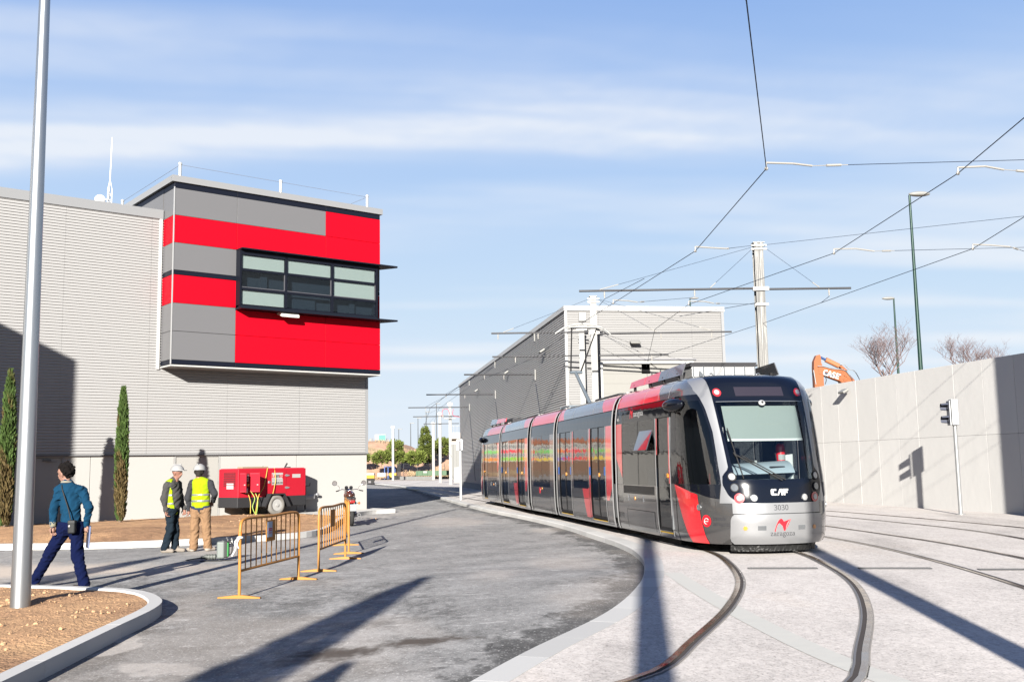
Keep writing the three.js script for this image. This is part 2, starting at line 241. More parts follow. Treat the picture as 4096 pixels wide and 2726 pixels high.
// planted strips of bare earth
const DC = [-5.72, -39.88], DU = [0.779, -0.627], DN = [0.627, 0.779];   // depot corner, facade direction, facade normal
const dep = (u, d, y = 0) => V(DC[0] + DU[0] * u + DN[0] * d, y, DC[1] + DU[1] * u + DN[1] * d);
const soilMat = mat('#ffffff', 0.97, 0, { map: withRep(soilTile, 1 / 6), bumpMap: withRep(grainTex, 1.6), bumpScale: 0.02 });
const lump = (x, z) => 0.10 * (fbm(x * 0.9, z * 0.9, 3) - 0.45) + 0.05 * (fbm(x * 4.5, z * 4.5, 3) - 0.5);
{
  const inn = offsetLine(SK, 0.17).filter((p) => p[0] > -34);
  struct('bare_soil', sheet(150, 44, (u, v) => { const t = u * (inn.length - 1), i = Math.min(inn.length - 2, Math.floor(t)), a = lerp(inn[i][0], inn[i + 1][0], t - i), b = lerp(inn[i][1], inn[i + 1][1], t - i); const w = dep(lerp(-34, -3.2, Math.pow(u, 0.9)), 0.02); const x = lerp(a, w.x, v), z = lerp(b, w.z, v); return [x, (lump(x, z) + 0.15 * smooth(0.05, 0.4, v) * (1 - smooth(0.65, 0.95, v)) * (1 - smooth(-10, -7.5, x))) * smooth(0, 0.05, v) * (1 - 0.5 * smooth(0.6, 1, u)), z]; }, (q) => [q[0], q[2]]), soilMat);
  const w0 = dep(-3.4, 0), w1 = dep(0.3, 0), w2 = dep(0.3, -3);
  struct('concrete_apron', polyXZ([[-5.85, -34.4], [-5.87, -36.8], [-5.42, -38.1], [-4.8, -38.8], [-4.5, -39.4], [w2.x + 0.4, w2.z], [w2.x, w2.z], [w1.x, w1.z], [w0.x, w0.z]], 0.012), mat([0.31, 0.303, 0.285], 0.9, 0, { bumpMap: withRep(patchTex, 0.5), bumpScale: 0.006 }));
  const ii = offsetLine(IS, 0.17);
  struct('bare_soil', sheet(160, 70, (u, v) => { const t = u * (ii.length - 1), i = Math.min(ii.length - 2, Math.floor(t)), a = lerp(ii[i][0], ii[i + 1][0], t - i), b = lerp(ii[i][1], ii[i + 1][1], t - i); const x = lerp(a, -20, v * v * 0.3 + v * 0.7), z = lerp(b, lerp(3, -19.3, u), v); return [x, 0.015 + lump(x, z) * smooth(0, 0.04, v), z]; }, (q) => [q[0], q[2]]), soilMat);
  // loose stones and clods
  seed(31);
  const st = new THREE.InstancedMesh(new THREE.DodecahedronGeometry(1, 0), mat([0.22, 0.138, 0.08], 0.95), 2600); st.name = 'soil_clods'; st.userData = { kind: 'stuff', label: 'loose clods and small stones on the bare earth beds', category: 'stones' };
  const o = new THREE.Object3D();
  for (let i = 0; i < 2600; i++) {
    let x, z; if (i < 1500) { z = -rr(6.5, 14.2); x = -4.55 - Math.pow(rnd(), 1.3) * 4.5; if (z < -12.2 && x > -4.4 - (-z - 12.2) * 0.9) { x -= 1.6; } } else { const w = dep(-rr(4, 15), 0.3 + 7.5 * rnd()); x = w.x; z = w.z; if (z > -24.6 + (x + 8) * -0.05) { z = -25.5; } }
    const s = 0.004 + 0.022 * Math.pow(rnd(), 6); o.position.set(x, (i < 1500 ? 0.02 : 0.06) + lump(x, z), z); o.rotation.set(rnd() * 6, rnd() * 6, rnd() * 6); o.scale.set(s, s * 0.7, s * 1.2); o.updateMatrix(); st.setMatrixAt(i, o.matrix);
  }
  scene.add(st);
}
// grooved rails
const railHead = mat([0.24, 0.17, 0.115], 0.32, 0.75, { roughnessMap: patchTex }), railSide = mat([0.14, 0.13, 0.125], 0.45, 0.6), railGroove = mat([0.035, 0.03, 0.028], 0.9), railSeal = mat([0.16, 0.15, 0.14], 0.85, 0, { bumpMap: grainTex, bumpScale: 0.004 });
function track(pts, n) {
  const root = new THREE.Group(); root.name = numbered('tram_track'); root.userData.kind = 'structure'; scene.add(root);
  const c = spline(pts, n);
  for (const s of [-1, 1]) {
    const o = (a) => offsetLine(c, s * (0.7175 + a));
    const r = mesh('rail', [strip(o(0), o(0.056), 0.010), strip(o(0), o(-0.0005), 0.010, 0)], railHead, root);   // running head on the outer side of the groove
    mesh('groove', strip(o(-0.0005), o(-0.042), 0.0045), railGroove, r);
    mesh('guard_lip', [strip(o(-0.042), o(-0.06), 0.009), strip(o(-0.042), o(-0.0415), 0.009, 0)], railSide, r);
    mesh('joint_seal', [strip(o(0.056), o(0.07), 0.004), strip(o(-0.06), o(-0.075), 0.004)], railSeal, r);
  }
}
const T1 = [[-8.6, 3], [-2.2, -3.6], [-0.2, -5.6], [1.0, -6.9], [1.72, -7.8], [2.27, -9.2], [3.06, -11.4], [3.72, -13.87], [4.12, -16.7], [4.2, -18.2], [3.98, -21], [3.56, -23.5], [2.47, -29.7], [1.76, -33.2], [0.75, -39.3], [-0.27, -44.7], [-3.2, -58], [-7.5, -78], [-14, -104]];
track(T1, 260);
track([[5.2, 3], [5.9, -5], [6.55, -10], [6.97, -12.85], [7.25, -15.7], [7.36, -19.0], [7.2, -21.6], [6.85, -25], [6.35, -29.5], [5.8, -35], [5.45, -40.3]], 150);
track([[8.2, 0], [9.3, -10], [10.05, -15.5], [10.62, -20], [10.75, -22.8], [10.3, -26.5], [9.55, -30.5], [8.6, -34], [7.2, -37.6]], 120);
// slotted drains between the rails
{
  const dm = mat([0.05, 0.05, 0.052], 0.7, 0.2), dk = mat([0.02, 0.02, 0.02], 0.9);
  const lab = ['slotted steel drain between the rails just before the tram', 'slotted steel drain crossed by the slanting pole shadow', 'slotted steel drain at the right edge between the far rails'];
  [[3.48, -15.58, 4.47, -15.42], [5.05, -15.32, 6.05, -15.15], [6.62, -14.87, 7.9, -14.7]].forEach(([a, b, c, d], i) => {
    const L = Math.hypot(c - a, d - b), t = thing('drain_grate', lab[i], 'drain grate', [(a + c) / 2, 0.002, (b + d) / 2], -Math.atan2(d - b, c - a), 'drains across the tracks');
    mesh('channel', bx(L, 0.002, 0.16, 0, 0.003, 0), dk, t);
    mesh('frame', [bx(L, 0.008, 0.022, 0, 0.006, -0.075), bx(L, 0.008, 0.022, 0, 0.006, 0.075), bx(L, 0.008, 0.016, 0, 0.0055, 0)], dm, t);
    const n = Math.round(L / 0.05), g = bx(0.012, 0.006, 0.13, 0, 0.006, 0); for (let k = 0; k <= n; k++) mesh('bar', g, dm, t).position.x = -L / 2 + L * k / n;
  });
}
// ---------------------------------------------------------------- corrugated cladding
const cladShed = mat([0.132, 0.131, 0.131], 0.5, 0.12), clad = mat([0.186, 0.1845, 0.184], 0.5, 0.12, { roughnessMap: null }), cladFlank = mat([0.23, 0.228, 0.228], 0.5, 0.12), trimMat = mat([0.128, 0.131, 0.136], 0.45, 0.1), concreteLight = mat([0.186, 0.1825, 0.175], 0.8, 0, { bumpMap: withRep(patchTex, 0.6), bumpScale: 0.003 });  // light put into colour: shed front darkened for full sun, flank lightened for grazing
// sheet in x (0..w), y (0..h), ridges running along x, relief toward +z
function corrugated(w, h, period = 0.096, depth = 0.03) {
  const n = Math.round(h / period), p = [], id = []; const prof = [[0, 0], [0.30, 0], [0.40, 1], [0.72, 1], [0.84, 0]];
  const rows = []; for (let i = 0; i < n; i++) for (const [t, d] of prof) rows.push([(i + t) * h / n, d * depth]); rows.push([h, 0]);
  rows.forEach(([y, z], k) => { p.push(0, y, z, w, y, z); if (k) { const a = 2 * k - 2; id.push(a, a + 1, a + 3, a, a + 3, a + 2); } });
  const g = geo(p, id).toNonIndexed(); g.computeVertexNormals(); return g;
}
const corrCache = new Map();
function corrG(w, h) { const k = w.toFixed(3) + '_' + h.toFixed(3); if (!corrCache.has(k)) corrCache.set(k, corrugated(w, h)); return corrCache.get(k); }
function cladWall(parent, x0, x1, y0, y1, z, step, m) { // fills x0..x1 with separate sheets
  const n = Math.max(1, Math.round((x1 - x0) / step)), w = (x1 - x0) / n;
  for (let i = 0; i < n; i++) { const s = mesh('cladding_sheet', corrG(w - 0.004, y1 - y0), m, parent); s.position.set(x0 + i * w, y0, z + (i % 2) * 0.003); }
}
// ---------------------------------------------------------------- the depot (left): x = along facade, +z = towards the viewer
{
  const D = thing('depot_building', 'large grey corrugated depot with red and grey panelled cantilevered box', 'building', [DC[0], 0, DC[1]], Math.atan2(DN[0], DN[1]));
  // local: +x = facade direction u (towards the corner), z = outward
  const red = mat([0.25, 0.0008, 0.006], 0.5, 0, { specularIntensity: 0.12, bumpMap: withRep(patchTex, 0.35), bumpScale: 0.004 }), gp = mat([0.078, 0.078, 0.082], 0.4, 0.15, { bumpMap: withRep(patchTex, 0.3), bumpScale: 0.003 }), bk = mat([0.004, 0.005, 0.009], 0.4, 0, { specularIntensity: 0.15 }), fas = trimMat;
  mesh('core_wall', [bx(34, 10.4, 0.3, -17.05, 5.2, -0.3), bx(0.3, 10.4, 40, -0.18, 5.2, -20.2), bx(0.3, 10.4, 40, -33.9, 5.2, -20.2), bx(34, 10.4, 0.3, -17, 5.2, -40)], mat([0.144, 0.144, 0.144], 0.9), D);
  mesh('roof_deck', bx(34, 0.1, 40, -17, 10.35, -20), mat([0.216, 0.216, 0.216], 0.9), D);
  // concrete plinth in panels, with doors between
  const cuts = [-34, -31.4, -28.4, -25.4, -22.4, -19.4, -16.4, -14.2, -12.1, -11.19, -10.36, -7.6, -5.96, -3.0, 0];
  const doorM = mat([0.165, 0.162, 0.153], 0.5), frameM = mat([0.1584, 0.1584, 0.1548], 0.5), hw = mat([0.072, 0.072, 0.072], 0.4, 0.6);
  for (let i = 0; i < cuts.length - 1; i++) {
    const a = cuts[i], b = cuts[i + 1], w = b - a;
    if (a === -12.1 || a === -7.6) {
      const n = a === -7.6 ? 2 : 1, lw = (w - 0.1) / n;
      mesh('door_frame', [bx(0.05, 2.12, 0.12, a + 0.025, 1.06, -0.05), bx(0.05, 2.12, 0.12, b - 0.025, 1.06, -0.05), bx(w, 0.05, 0.12, (a + b) / 2, 2.1, -0.048)], frameM, D);
      for (let k = 0; k < n; k++) { const d = mesh('door', rbx(lw - 0.008, 2.06, 0.05, 0.006, a + 0.05 + lw * (k + 0.5), 1.04, -0.045), doorM, D); mesh('handle', [rod([a + 0.05 + lw * (n === 1 ? 0.9 : k ? 0.1 : 0.9), 1.03, -0.02], [a + 0.05 + lw * (n === 1 ? 0.9 : k ? 0.1 : 0.9), 1.03, 0.04], 0.012), bx(0.12, 0.02, 0.02, a + 0.05 + lw * (n === 1 ? 0.85 : k ? 0.16 : 0.84), 1.03, 0.04)], hw, d); for (const y of [0.3, 1.1, 1.85]) mesh('hinge', cyl(0.012, 0.012, 0.12, a + 0.045 + (k ? lw * 2 : 0) + 0.01, y, -0.01, 8), hw, d); }
      if (n === 1) mesh('door_closer', [bx(0.24, 0.06, 0.05, a + 0.4, 2.0, 0.02), bx(0.3, 0.015, 0.02, a + 0.55, 1.95, 0.05)], hw, D);
    } else mesh('concrete_panel', rbx(w - 0.014, 2.3, 0.2, 0.008, (a + b) / 2, 0.97, -0.1), concreteLight, D);
  }
  mesh('drip_flashing', bx(34.06, 0.035, 0.12, -17, 2.14, 0.03), mat([0.072, 0.072, 0.0756], 0.5), D);
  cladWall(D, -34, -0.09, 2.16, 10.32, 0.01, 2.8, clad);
  mesh('corner_trim', [bx(0.12, 8.3, 0.12, -0.03, 6.3, -0.02)], trimMat, D);
  mesh('parapet_coping', [bx(25.9, 0.32, 0.32, -21.15, 10.45, -0.08)], fas, D);
  mesh('inner_corner_trim', bx(0.1, 5.4, 0.06, -8.27, 7.75, 0.045), mat([0.2376, 0.2376, 0.2376], 0.4), D);
  { // right flank, mostly seen in reflections
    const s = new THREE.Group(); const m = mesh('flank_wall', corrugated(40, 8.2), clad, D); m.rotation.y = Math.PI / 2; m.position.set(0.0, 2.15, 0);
    mesh('flank_plinth', bx(0.2, 2.14, 39.8, -0.08, 1.05, -20.1), concreteLight, D);
  }
  // cantilevered box: front plane z = 1.0, x -8.17..0
  const cols = [-8.17, -5.9, -2.38, 0], rowsY = [5.31, 6.28, 7.24, 8.21, 8.37, 9.32, 10.27, 11.22];
  mesh('box_core', [bx(8.1, 6.3, 0.86, -4.085, 8.3, 0.43), bx(8.1, 1.2, 11, -4.085, 10.95, -5.5)], mat([0.036, 0.036, 0.0396], 0.8), D);
  const kind = { '0,0': 'g', '0,1': 'g', '0,2': 'r', '0,4': 'g', '0,5': 'r', '0,6': 'g', '1,0': 'r', '1,1': 'r', '1,5': 'r', '1,6': 'g', '2,0': 'r', '2,1': 'r', '2,5': 'r', '2,6': 'r' };
  const panel = (x0, x1, y0, y1, z, m, name = 'facade_panel') => mesh(name, rbx(x1 - x0 - 0.012, y1 - y0 - 0.012, 0.05, 0.006, (x0 + x1) / 2, (y0 + y1) / 2, z, 1), m, D);
  for (const k in kind) { const [c, r] = k.split(',').map(Number); panel(cols[c], cols[c + 1], rowsY[r], rowsY[r + 1], 0.975, kind[k] === 'r' ? red : gp); }
  panel(-8.17, -5.9, 8.21, 8.37, 0.975, bk, 'black_band');
  for (let c = 0; c < 3; c++) { panel(cols[c], cols[c + 1], 5.15, 5.31, 0.98, bk, 'black_band'); panel(cols[c], cols[c + 1], 11.22, 11.43, 0.96, bk, 'black_band'); }
  panel(-8.17, 0, 9.30, 9.32, 0.96, bk, 'black_band');
  // side returns (left, seen; right)
  const seq = [['k', 5.15, 5.31], ['g', 5.31, 6.28], ['g', 6.28, 7.24], ['r', 7.24, 8.21], ['k', 8.21, 8.37], ['g', 8.37, 9.32], ['r', 9.32, 10.27], ['g', 10.27, 11.22], ['k', 11.22, 11.43]];
  for (const [c, a, b] of seq) for (const x of [-8.165, -0.005]) { const g = rbx(0.05, b - a - 0.012, 0.98, 0.006, x + (x < -1 ? 0.022 : -0.022), (a + b) / 2, 0.47, 1); mesh(c === 'k' ? 'black_band' : 'side_panel', g, c === 'r' ? red : c === 'g' ? gp : bk, D); }
  mesh('corner_strip', bx(0.035, 6.1, 0.035, -8.175, 8.2, 1.0), mat([0.2592, 0.2592, 0.2592], 0.3, 0.4), D);
  // upper storey set back above the long roof
  for (let k = 0; k < 4; k++) { mesh('side_panel', bx(0.04, 0.6, 2.6, -8.165, 10.92, -1.35 - k * 2.66), gp, D); mesh('black_band', bx(0.04, 0.19, 2.64, -8.16, 11.325, -1.35 - k * 2.66), bk, D); }
  mesh('fascia', [bx(8.36, 0.22, 0.14, -4.09, 11.54, 0.98), bx(0.14, 0.22, 12.1, -8.2, 11.542, -5.1), bx(0.14, 0.22, 12.1, 0.02, 11.542, -5.1), bx(8.3, 0.05, 12, -4.09, 11.57, -5.05)], fas, D);
  mesh('soffit', [bx(8.18, 0.05, 1.02, -4.085, 5.115, 0.49)], mat([0.216, 0.216, 0.2088], 0.6), D);
  // ribbon window box
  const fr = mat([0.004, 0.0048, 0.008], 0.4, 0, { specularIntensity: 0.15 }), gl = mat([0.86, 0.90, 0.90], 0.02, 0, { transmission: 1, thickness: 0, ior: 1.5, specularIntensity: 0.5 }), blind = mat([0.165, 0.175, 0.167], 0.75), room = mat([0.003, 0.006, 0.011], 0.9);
  const z1 = 1.30, X = [-5.86, -4.14, -2.26, -0.36], Y = [7.32, 7.9, 8.58, 9.14];
  const W = mesh('ribbon_window', [bx(0.07, 1.98, 0.36, -5.88, 8.3, 1.15), bx(0.07, 1.98, 0.36, -0.34, 8.3, 1.15), ...[-4.14, -2.26].map((x) => bx(0.09, 1.9, 0.1, x, 8.25, z1 - 0.03)), bx(5.6, 0.18, 0.1, -3.1, 9.2, z1 - 0.03), bx(5.6, 0.12, 0.1, -3.1, 7.28, z1 - 0.03), ...[7.9, 8.58].map((y) => bx(5.56, 0.09, 0.09, -3.1, y, z1 - 0.03))], fr, D);
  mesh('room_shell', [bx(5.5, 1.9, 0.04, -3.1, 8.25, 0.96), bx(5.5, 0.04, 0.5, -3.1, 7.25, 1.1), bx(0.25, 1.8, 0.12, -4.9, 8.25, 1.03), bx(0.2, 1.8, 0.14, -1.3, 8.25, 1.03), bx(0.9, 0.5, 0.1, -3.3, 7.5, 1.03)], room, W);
  for (let c = 0; c < 3; c++) for (let r = 0; r < 3; r++) {
    const x0 = X[c] + 0.05, x1 = X[c + 1] - 0.05, y0 = Y[r] + 0.045, y1 = Y[r + 1] - 0.04;
    mesh('pane', bx(x1 - x0, y1 - y0, 0.006, (x0 + x1) / 2, (y0 + y1) / 2, z1 - 0.02), gl, W);
    if (r === 1) mesh('sash', [bx(x1 - x0, 0.03, 0.03, (x0 + x1) / 2, y0 + 0.01, z1), bx(0.03, y1 - y0, 0.03, x1 - 0.01, (y0 + y1) / 2, z1)], mat([0.0648, 0.0648, 0.072], 0.4, 0.4), W);
    if (r === 2 || (c === 0 && r === 0) || (c === 2 && r === 1)) mesh('blind', bx(x1 - x0 - 0.01, y1 - y0, 0.01, (x0 + x1) / 2, (y0 + y1) / 2, z1 - 0.06), blind, W);
  }
  for (const y of [9.31, 7.2]) mesh('sun_shelf', prism([[-5.92, 0.95], [-5.92, 1.5], [0.45, 1.55], [0.5, 1.45], [0.05, 0.6], [0.05, 0.95]], 0.05).rotateX(Math.PI / 2).translate(0, y + 0.02, 0), fr, D);
  // roof safety posts and cable
  const pm = mat([0.3024, 0.3024, 0.288], 0.4, 0.3);
  for (const [x, z] of [[-7.85, 0.6], [-4.05, 0.6], [-0.35, 0.6], [-7.85, -5.5], [-0.35, -5.5]]) mesh('roof_post', [cyl(0.05, 0.05, 0.62, x, 11.6, z, 10), cyl(0.062, 0.062, 0.06, x, 12.18, z, 10)], pm, D);
  for (const [a, b] of [[[-7.85, 0.6], [-4.05, 0.6]], [[-4.05, 0.6], [-0.35, 0.6]], [[-7.85, 0.6], [-7.85, -5.5]], [[-0.35, 0.6], [-0.35, -5.5]], [[-7.85, -5.5], [-7.85, -9]]]) mesh('safety_cable', rod([a[0], 12.17, a[1]], [b[0], b[1] === -9 ? 11 : 12.17, b[1]], 0.007, 0.007, 5), mat([0.0864, 0.0864, 0.1008], 0.5), D);
  // wing of the depot that projects towards the viewer, outside the picture on the left
  const wing = new THREE.Group();
  mesh('wing_wall', [bx(0.3, 10.6, 11.4, -22.85, 5.3, 5.7), bx(12, 10.6, 0.3, -28.85, 5.3, 11.3)], clad, D); mesh('wing_roof', bx(12, 0.12, 11.6, -28.85, 10.6, 5.7), trimMat, D);
}
{ // wall lamp on the red panels
  const p = dep(-4.0, 1.0, 7.13), t = thing('wall_lamp', 'white wall lamp on the red panels below the ribbon window', 'wall lamp', [p.x, p.y, p.z], Math.atan2(DN[0], DN[1]), 'wall floodlights');
  const w = mat([0.36, 0.36, 0.3384], 0.4);
  mesh('housing', prism([[0, 0], [0.34, -0.1], [0.36, -0.05], [0.24, 0.07], [0.06, 0.12], [0, 0.12]], 0.56, 0.02).rotateY(-Math.PI / 2).translate(0.28, 0, 0.0), w, t);
  t.scale.setScalar(1.25); mesh('lens', bx(0.44, 0.02, 0.22, 0, -0.06, 0.2), mat([0.216, 0.2016, 0.1584], 0.2), t);
}
{ // antenna mast
  const p = dep(-8.2, -6, 10.4), t = thing('antenna_mast', 'white lattice antenna mast with two small dishes on the depot roof', 'antenna', [p.x, p.y, p.z]);
  const w = mat([0.396, 0.396, 0.396], 0.4);
  const g = []; for (let k = 0; k < 3; k++) { const a = k * 2.094; g.push(rod([0.09 * Math.cos(a), 0, 0.09 * Math.sin(a)], [0.09 * Math.cos(a), 2.3, 0.09 * Math.sin(a)], 0.018, 0.018, 6), rod([0.09 * Math.cos(a), 2.3, 0.09 * Math.sin(a)], [0.02 * Math.cos(a), 2.65, 0.02 * Math.sin(a)], 0.018, 0.012, 6)); for (let j = 0; j < 9; j++) g.push(rod([0.09 * Math.cos(a), j * 0.25, 0.09 * Math.sin(a)], [0.09 * Math.cos(a + 2.094), j * 0.25 + 0.25, 0.09 * Math.sin(a + 2.094)], 0.008, 0.008, 4)); }
  mesh('lattice', g, w, t); mesh('whip', [rod([0, 2.6, 0], [0.03, 4.3, 0], 0.028, 0.022), rod([0.03, 4.3, 0], [0.03, 4.45, 0], 0.014)], w, t);
  const dish = (x, y, z, r, turn) => { const d = mesh('dish', new THREE.SphereGeometry(r, 20, 8, 0, 6.3, 0, 0.9).rotateX(-Math.PI / 2).translate(0, 0, r * 0.75), w, t); d.position.set(x, y, z); d.rotation.y = turn; mesh('bracket', rod([0, 0, 0], [-x, 0, -z], 0.02), w, t).position.set(x, y, z); };
  dish(-0.34, 2.0 - 0.1, 0.08, 0.26, 0.4 + Math.PI); dish(0.26, 1.55, 0.1, 0.24, 1.3 + Math.PI);
}
// ---------------------------------------------------------------- tram shed behind the tram
const SDIR = V(-0.15984, 0, -0.98714), SFR = V(0.98714, 0, -0.15984), SC = V(2.16, 0, -40.4);
const shedP = (s, d, y) => SC.clone().addScaledVector(SDIR, s).addScaledVector(SFR, -d).setY(y);   // s along the flank, d outward to the left
{
  const T = thing('tram_shed', 'grey corrugated tram shed with a big pale roller door', 'building', [SC.x, 0, SC.z], Math.atan2(-SDIR.x, -SDIR.z));
  // local: +z towards the viewer, x to the right; front at z = 0, x 0..6.57, flank at x = 0 running to z = -39.5
  const L = 39.54, Wd = 6.57, H = 7.85;
  mesh('core_wall', [bx(1.42, H - 0.2, 0.2, 0.73, H / 2 - 0.1, -0.14), bx(1.38, H - 0.2, 0.2, Wd - 0.72, H / 2 - 0.1, -0.14), bx(Wd - 0.1, 2.1, 0.2, Wd / 2, 6.65, -0.14), bx(0.2, H - 0.2, L - 0.3, 0.14, H / 2 - 0.1, -L / 2), bx(0.2, H - 0.2, L - 0.3, Wd - 0.14, H / 2 - 0.1, -L / 2), bx(Wd - 0.1, H - 0.2, 0.2, Wd / 2, H / 2 - 0.1, -L + 0.1)], mat([0.144, 0.144, 0.144], 0.9), T);
  mesh('roof_deck', bx(Wd - 0.1, 0.1, L - 0.2, Wd / 2, H - 0.2, -L / 2), mat([0.216, 0.216, 0.216], 0.9), T);
  // front: cladding around the door opening
  const dx0 = 1.44, dx1 = 5.17, dy = 5.56;
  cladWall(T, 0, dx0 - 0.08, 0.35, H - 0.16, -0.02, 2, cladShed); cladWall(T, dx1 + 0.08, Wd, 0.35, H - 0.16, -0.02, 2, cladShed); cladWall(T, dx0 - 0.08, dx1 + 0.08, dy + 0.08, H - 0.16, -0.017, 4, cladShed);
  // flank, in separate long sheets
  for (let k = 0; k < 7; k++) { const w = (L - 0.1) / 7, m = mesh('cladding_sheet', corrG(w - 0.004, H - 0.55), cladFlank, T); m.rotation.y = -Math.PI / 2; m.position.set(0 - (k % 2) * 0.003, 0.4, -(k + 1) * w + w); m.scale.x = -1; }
  mesh('flank_plinth', bx(0.14, 0.42, L - 0.2, 0.02, 0.2, -L / 2), concreteLight, T);
  mesh('roof_trim', bx(Wd + 0.16, 0.2, 0.16, Wd / 2, H - 0.06, 0.0), mat([0.216, 0.216, 0.216], 0.4), T); mesh('roof_trim', bx(0.16, 0.2, L, 0.0, H - 0.058, -L / 2 - 0.08), mat([0.216, 0.216, 0.216], 0.4), T); mesh('roof_trim', bx(0.16, 0.2, L, Wd, H - 0.058, -L / 2 - 0.08), trimMat, T);
  mesh('corner_trim', bx(0.1, H - 0.5, 0.1, 0.0, (H - 0.5) / 2 + 0.36, -0.0), mat([0.2304, 0.2304, 0.2304], 0.4), T); mesh('corner_trim', bx(0.12, H - 0.5, 0.1, Wd, (H - 0.5) / 2 + 0.36, -0.0), trimMat, T);
  // door
  const df = mat([0.118, 0.116, 0.109], 0.55);
  mesh('door_frame', [bx(0.1, dy, 0.14, dx0 - 0.03, dy / 2, 0.0), bx(0.1, dy, 0.14, dx1 + 0.03, dy / 2, 0.0), bx(dx1 - dx0 + 0.16, 0.1, 0.14, (dx0 + dx1) / 2, dy + 0.05, 0.003)], mat([0.2376, 0.2376, 0.2304], 0.4), T);
  mesh('lintel_rail', bx(dx1 - dx0 + 0.4, 0.06, 0.1, (dx0 + dx1) / 2, dy + 0.18, 0.02), mat([0.1008, 0.1008, 0.108], 0.5), T);
  const hx0 = 3.1, hx1 = 3.44, hy = 5.18;   // notch for the contact wire
  const slats = 14; for (let k = 0; k < slats; k++) { const h = dy / slats, y = h * (k + 0.5); if (y < hy) mesh('door_slat', bx(dx1 - dx0 - 0.02, h - 0.004, 0.05, (dx0 + dx1) / 2, y, -0.07), df, T); else { mesh('door_slat', bx(hx0 - dx0 - 0.01, h - 0.004, 0.05, (dx0 + hx0) / 2, y, -0.07), df, T); mesh('door_slat', bx(dx1 - hx1 - 0.01, h - 0.004, 0.05, (dx1 + hx1) / 2, y, -0.07), df, T); } }
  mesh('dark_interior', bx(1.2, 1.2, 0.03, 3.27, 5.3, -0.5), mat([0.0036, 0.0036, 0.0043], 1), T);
}
const lampWhite = mat([0.125, 0.125, 0.12], 0.4), steelGalv = mat([0.288, 0.2952, 0.3024], 0.38, 0.75, { roughnessMap: withRep(patchTex, 2), bumpMap: withRep(patchTex, 2), bumpScale: 0.001 }), steelDark = mat([0.0432, 0.0468, 0.0504], 0.5, 0.5);
function floodlight(p, turn, label, tilt = 0.5) { const t = thing('wall_floodlight', label, 'floodlight', [p.x, p.y, p.z], turn, 'wall floodlights'); mesh('arm', rod([0, 0, 0], [0, 0.02, 0.16], 0.02), steelDark, t); const h = mesh('housing', rbx(0.42, 0.09, 0.26, 0.03, 0, 0, 0.12), lampWhite, t); h.position.set(0, 0.02, 0.1); h.rotation.x = tilt; mesh('lens', bx(0.34, 0.01, 0.2, 0, -0.05, 0.12), mat([0.144, 0.144, 0.1296], 0.2), h); return t; }
const flankTurn = Math.atan2(-SFR.x, -SFR.z);
[[4.04, 'floodlight high on the shed flank nearest its front corner'], [14.36, 'floodlight midway along the shed flank'], [27.43, 'floodlight far along the shed flank']].forEach(([s, l]) => floodlight(shedP(s, 0.03, 6.58), flankTurn, l, 0.6));
{ const p = SC.clone().addScaledVector(SFR, 2.78); p.y = 6.43; floodlight(p.addScaledVector(SDIR, -0.04), Math.atan2(-SDIR.x, -SDIR.z), 'floodlight on the shed front above the roller door', 0.3); }
// ---------------------------------------------------------------- retaining wall on the right
const WALLT = V(0.1825, 0, 0.983).normalize(), WALL0 = V(12.18, 0, -38.36), wallP = (s, y, d = 0) => WALL0.clone().addScaledVector(WALLT, s).add(V(-WALLT.z * d, y, WALLT.x * d));
{
  const Wt = thing('retaining_wall', 'tall pale grey concrete retaining wall along the right side', 'wall', [WALL0.x, 0, WALL0.z], Math.atan2(-WALLT.z, WALLT.x));
  // local +z = towards the tracks, +x = along the wall towards the viewer... (x axis = cos,0,-sin)
  const cms = [0.325, 0.318, 0.333].map((k) => mat([k, k * 0.985, k * 0.955], 0.85, 0, { bumpMap: withRep(patchTex, 0.5), bumpScale: 0.006 }));
  const js = [-12, -9.2, -7.8, -6.5, -5.2, -3.85, -2.5, -1.2, 0.1, 1.45, 2.8, 4.1, 5.26, 7.29, 8.7, 10.1, 11.5, 12.9, 14.3, 20, 30, 44];
  for (let i = 0; i < js.length - 1; i++) for (const [y0, y1] of [[-0.3, 2.24], [2.24, 4.43]]) { const g = rbx(js[i + 1] - js[i] - 0.008, y1 - y0 - 0.005, 0.3, 0.006, 0, 0, 0, 1); const m = mesh('wall_panel', g, cms[(i * 2 + (y0 > 0 ? 1 : 0)) % 3], Wt); m.position.set((js[i] + js[i + 1]) / 2, (y0 + y1) / 2, -0.15 + (hash(i, 3) - 0.5) * 0.003); }
  mesh('backing', bx(56, 4.5, 0.2, 16, 2.1, -0.42), cms[0], Wt);
  // joint filler that stands slightly proud and pale
}
floodlight(wallP(0.95, 4.12, 0.02), Math.atan2(-WALLT.z, WALLT.x), 'floodlight near the top of the retaining wall', 0.5);
struct('raised_ground', polyXZ([[wallP(-12, 0, -0.3).x, wallP(-12, 0).z], [wallP(44, 0, -0.3).x, wallP(44, 0).z], [90, 6], [120, -150], [9.2, -150]], 3.95), mat([0.2304, 0.1728, 0.1224], 0.95));
struct('raised_ground_edge', polyXZ([[9, -150], [120, -150], [120, -220], [9, -220]], 3.9), mat([0.2304, 0.1728, 0.1224], 0.95));
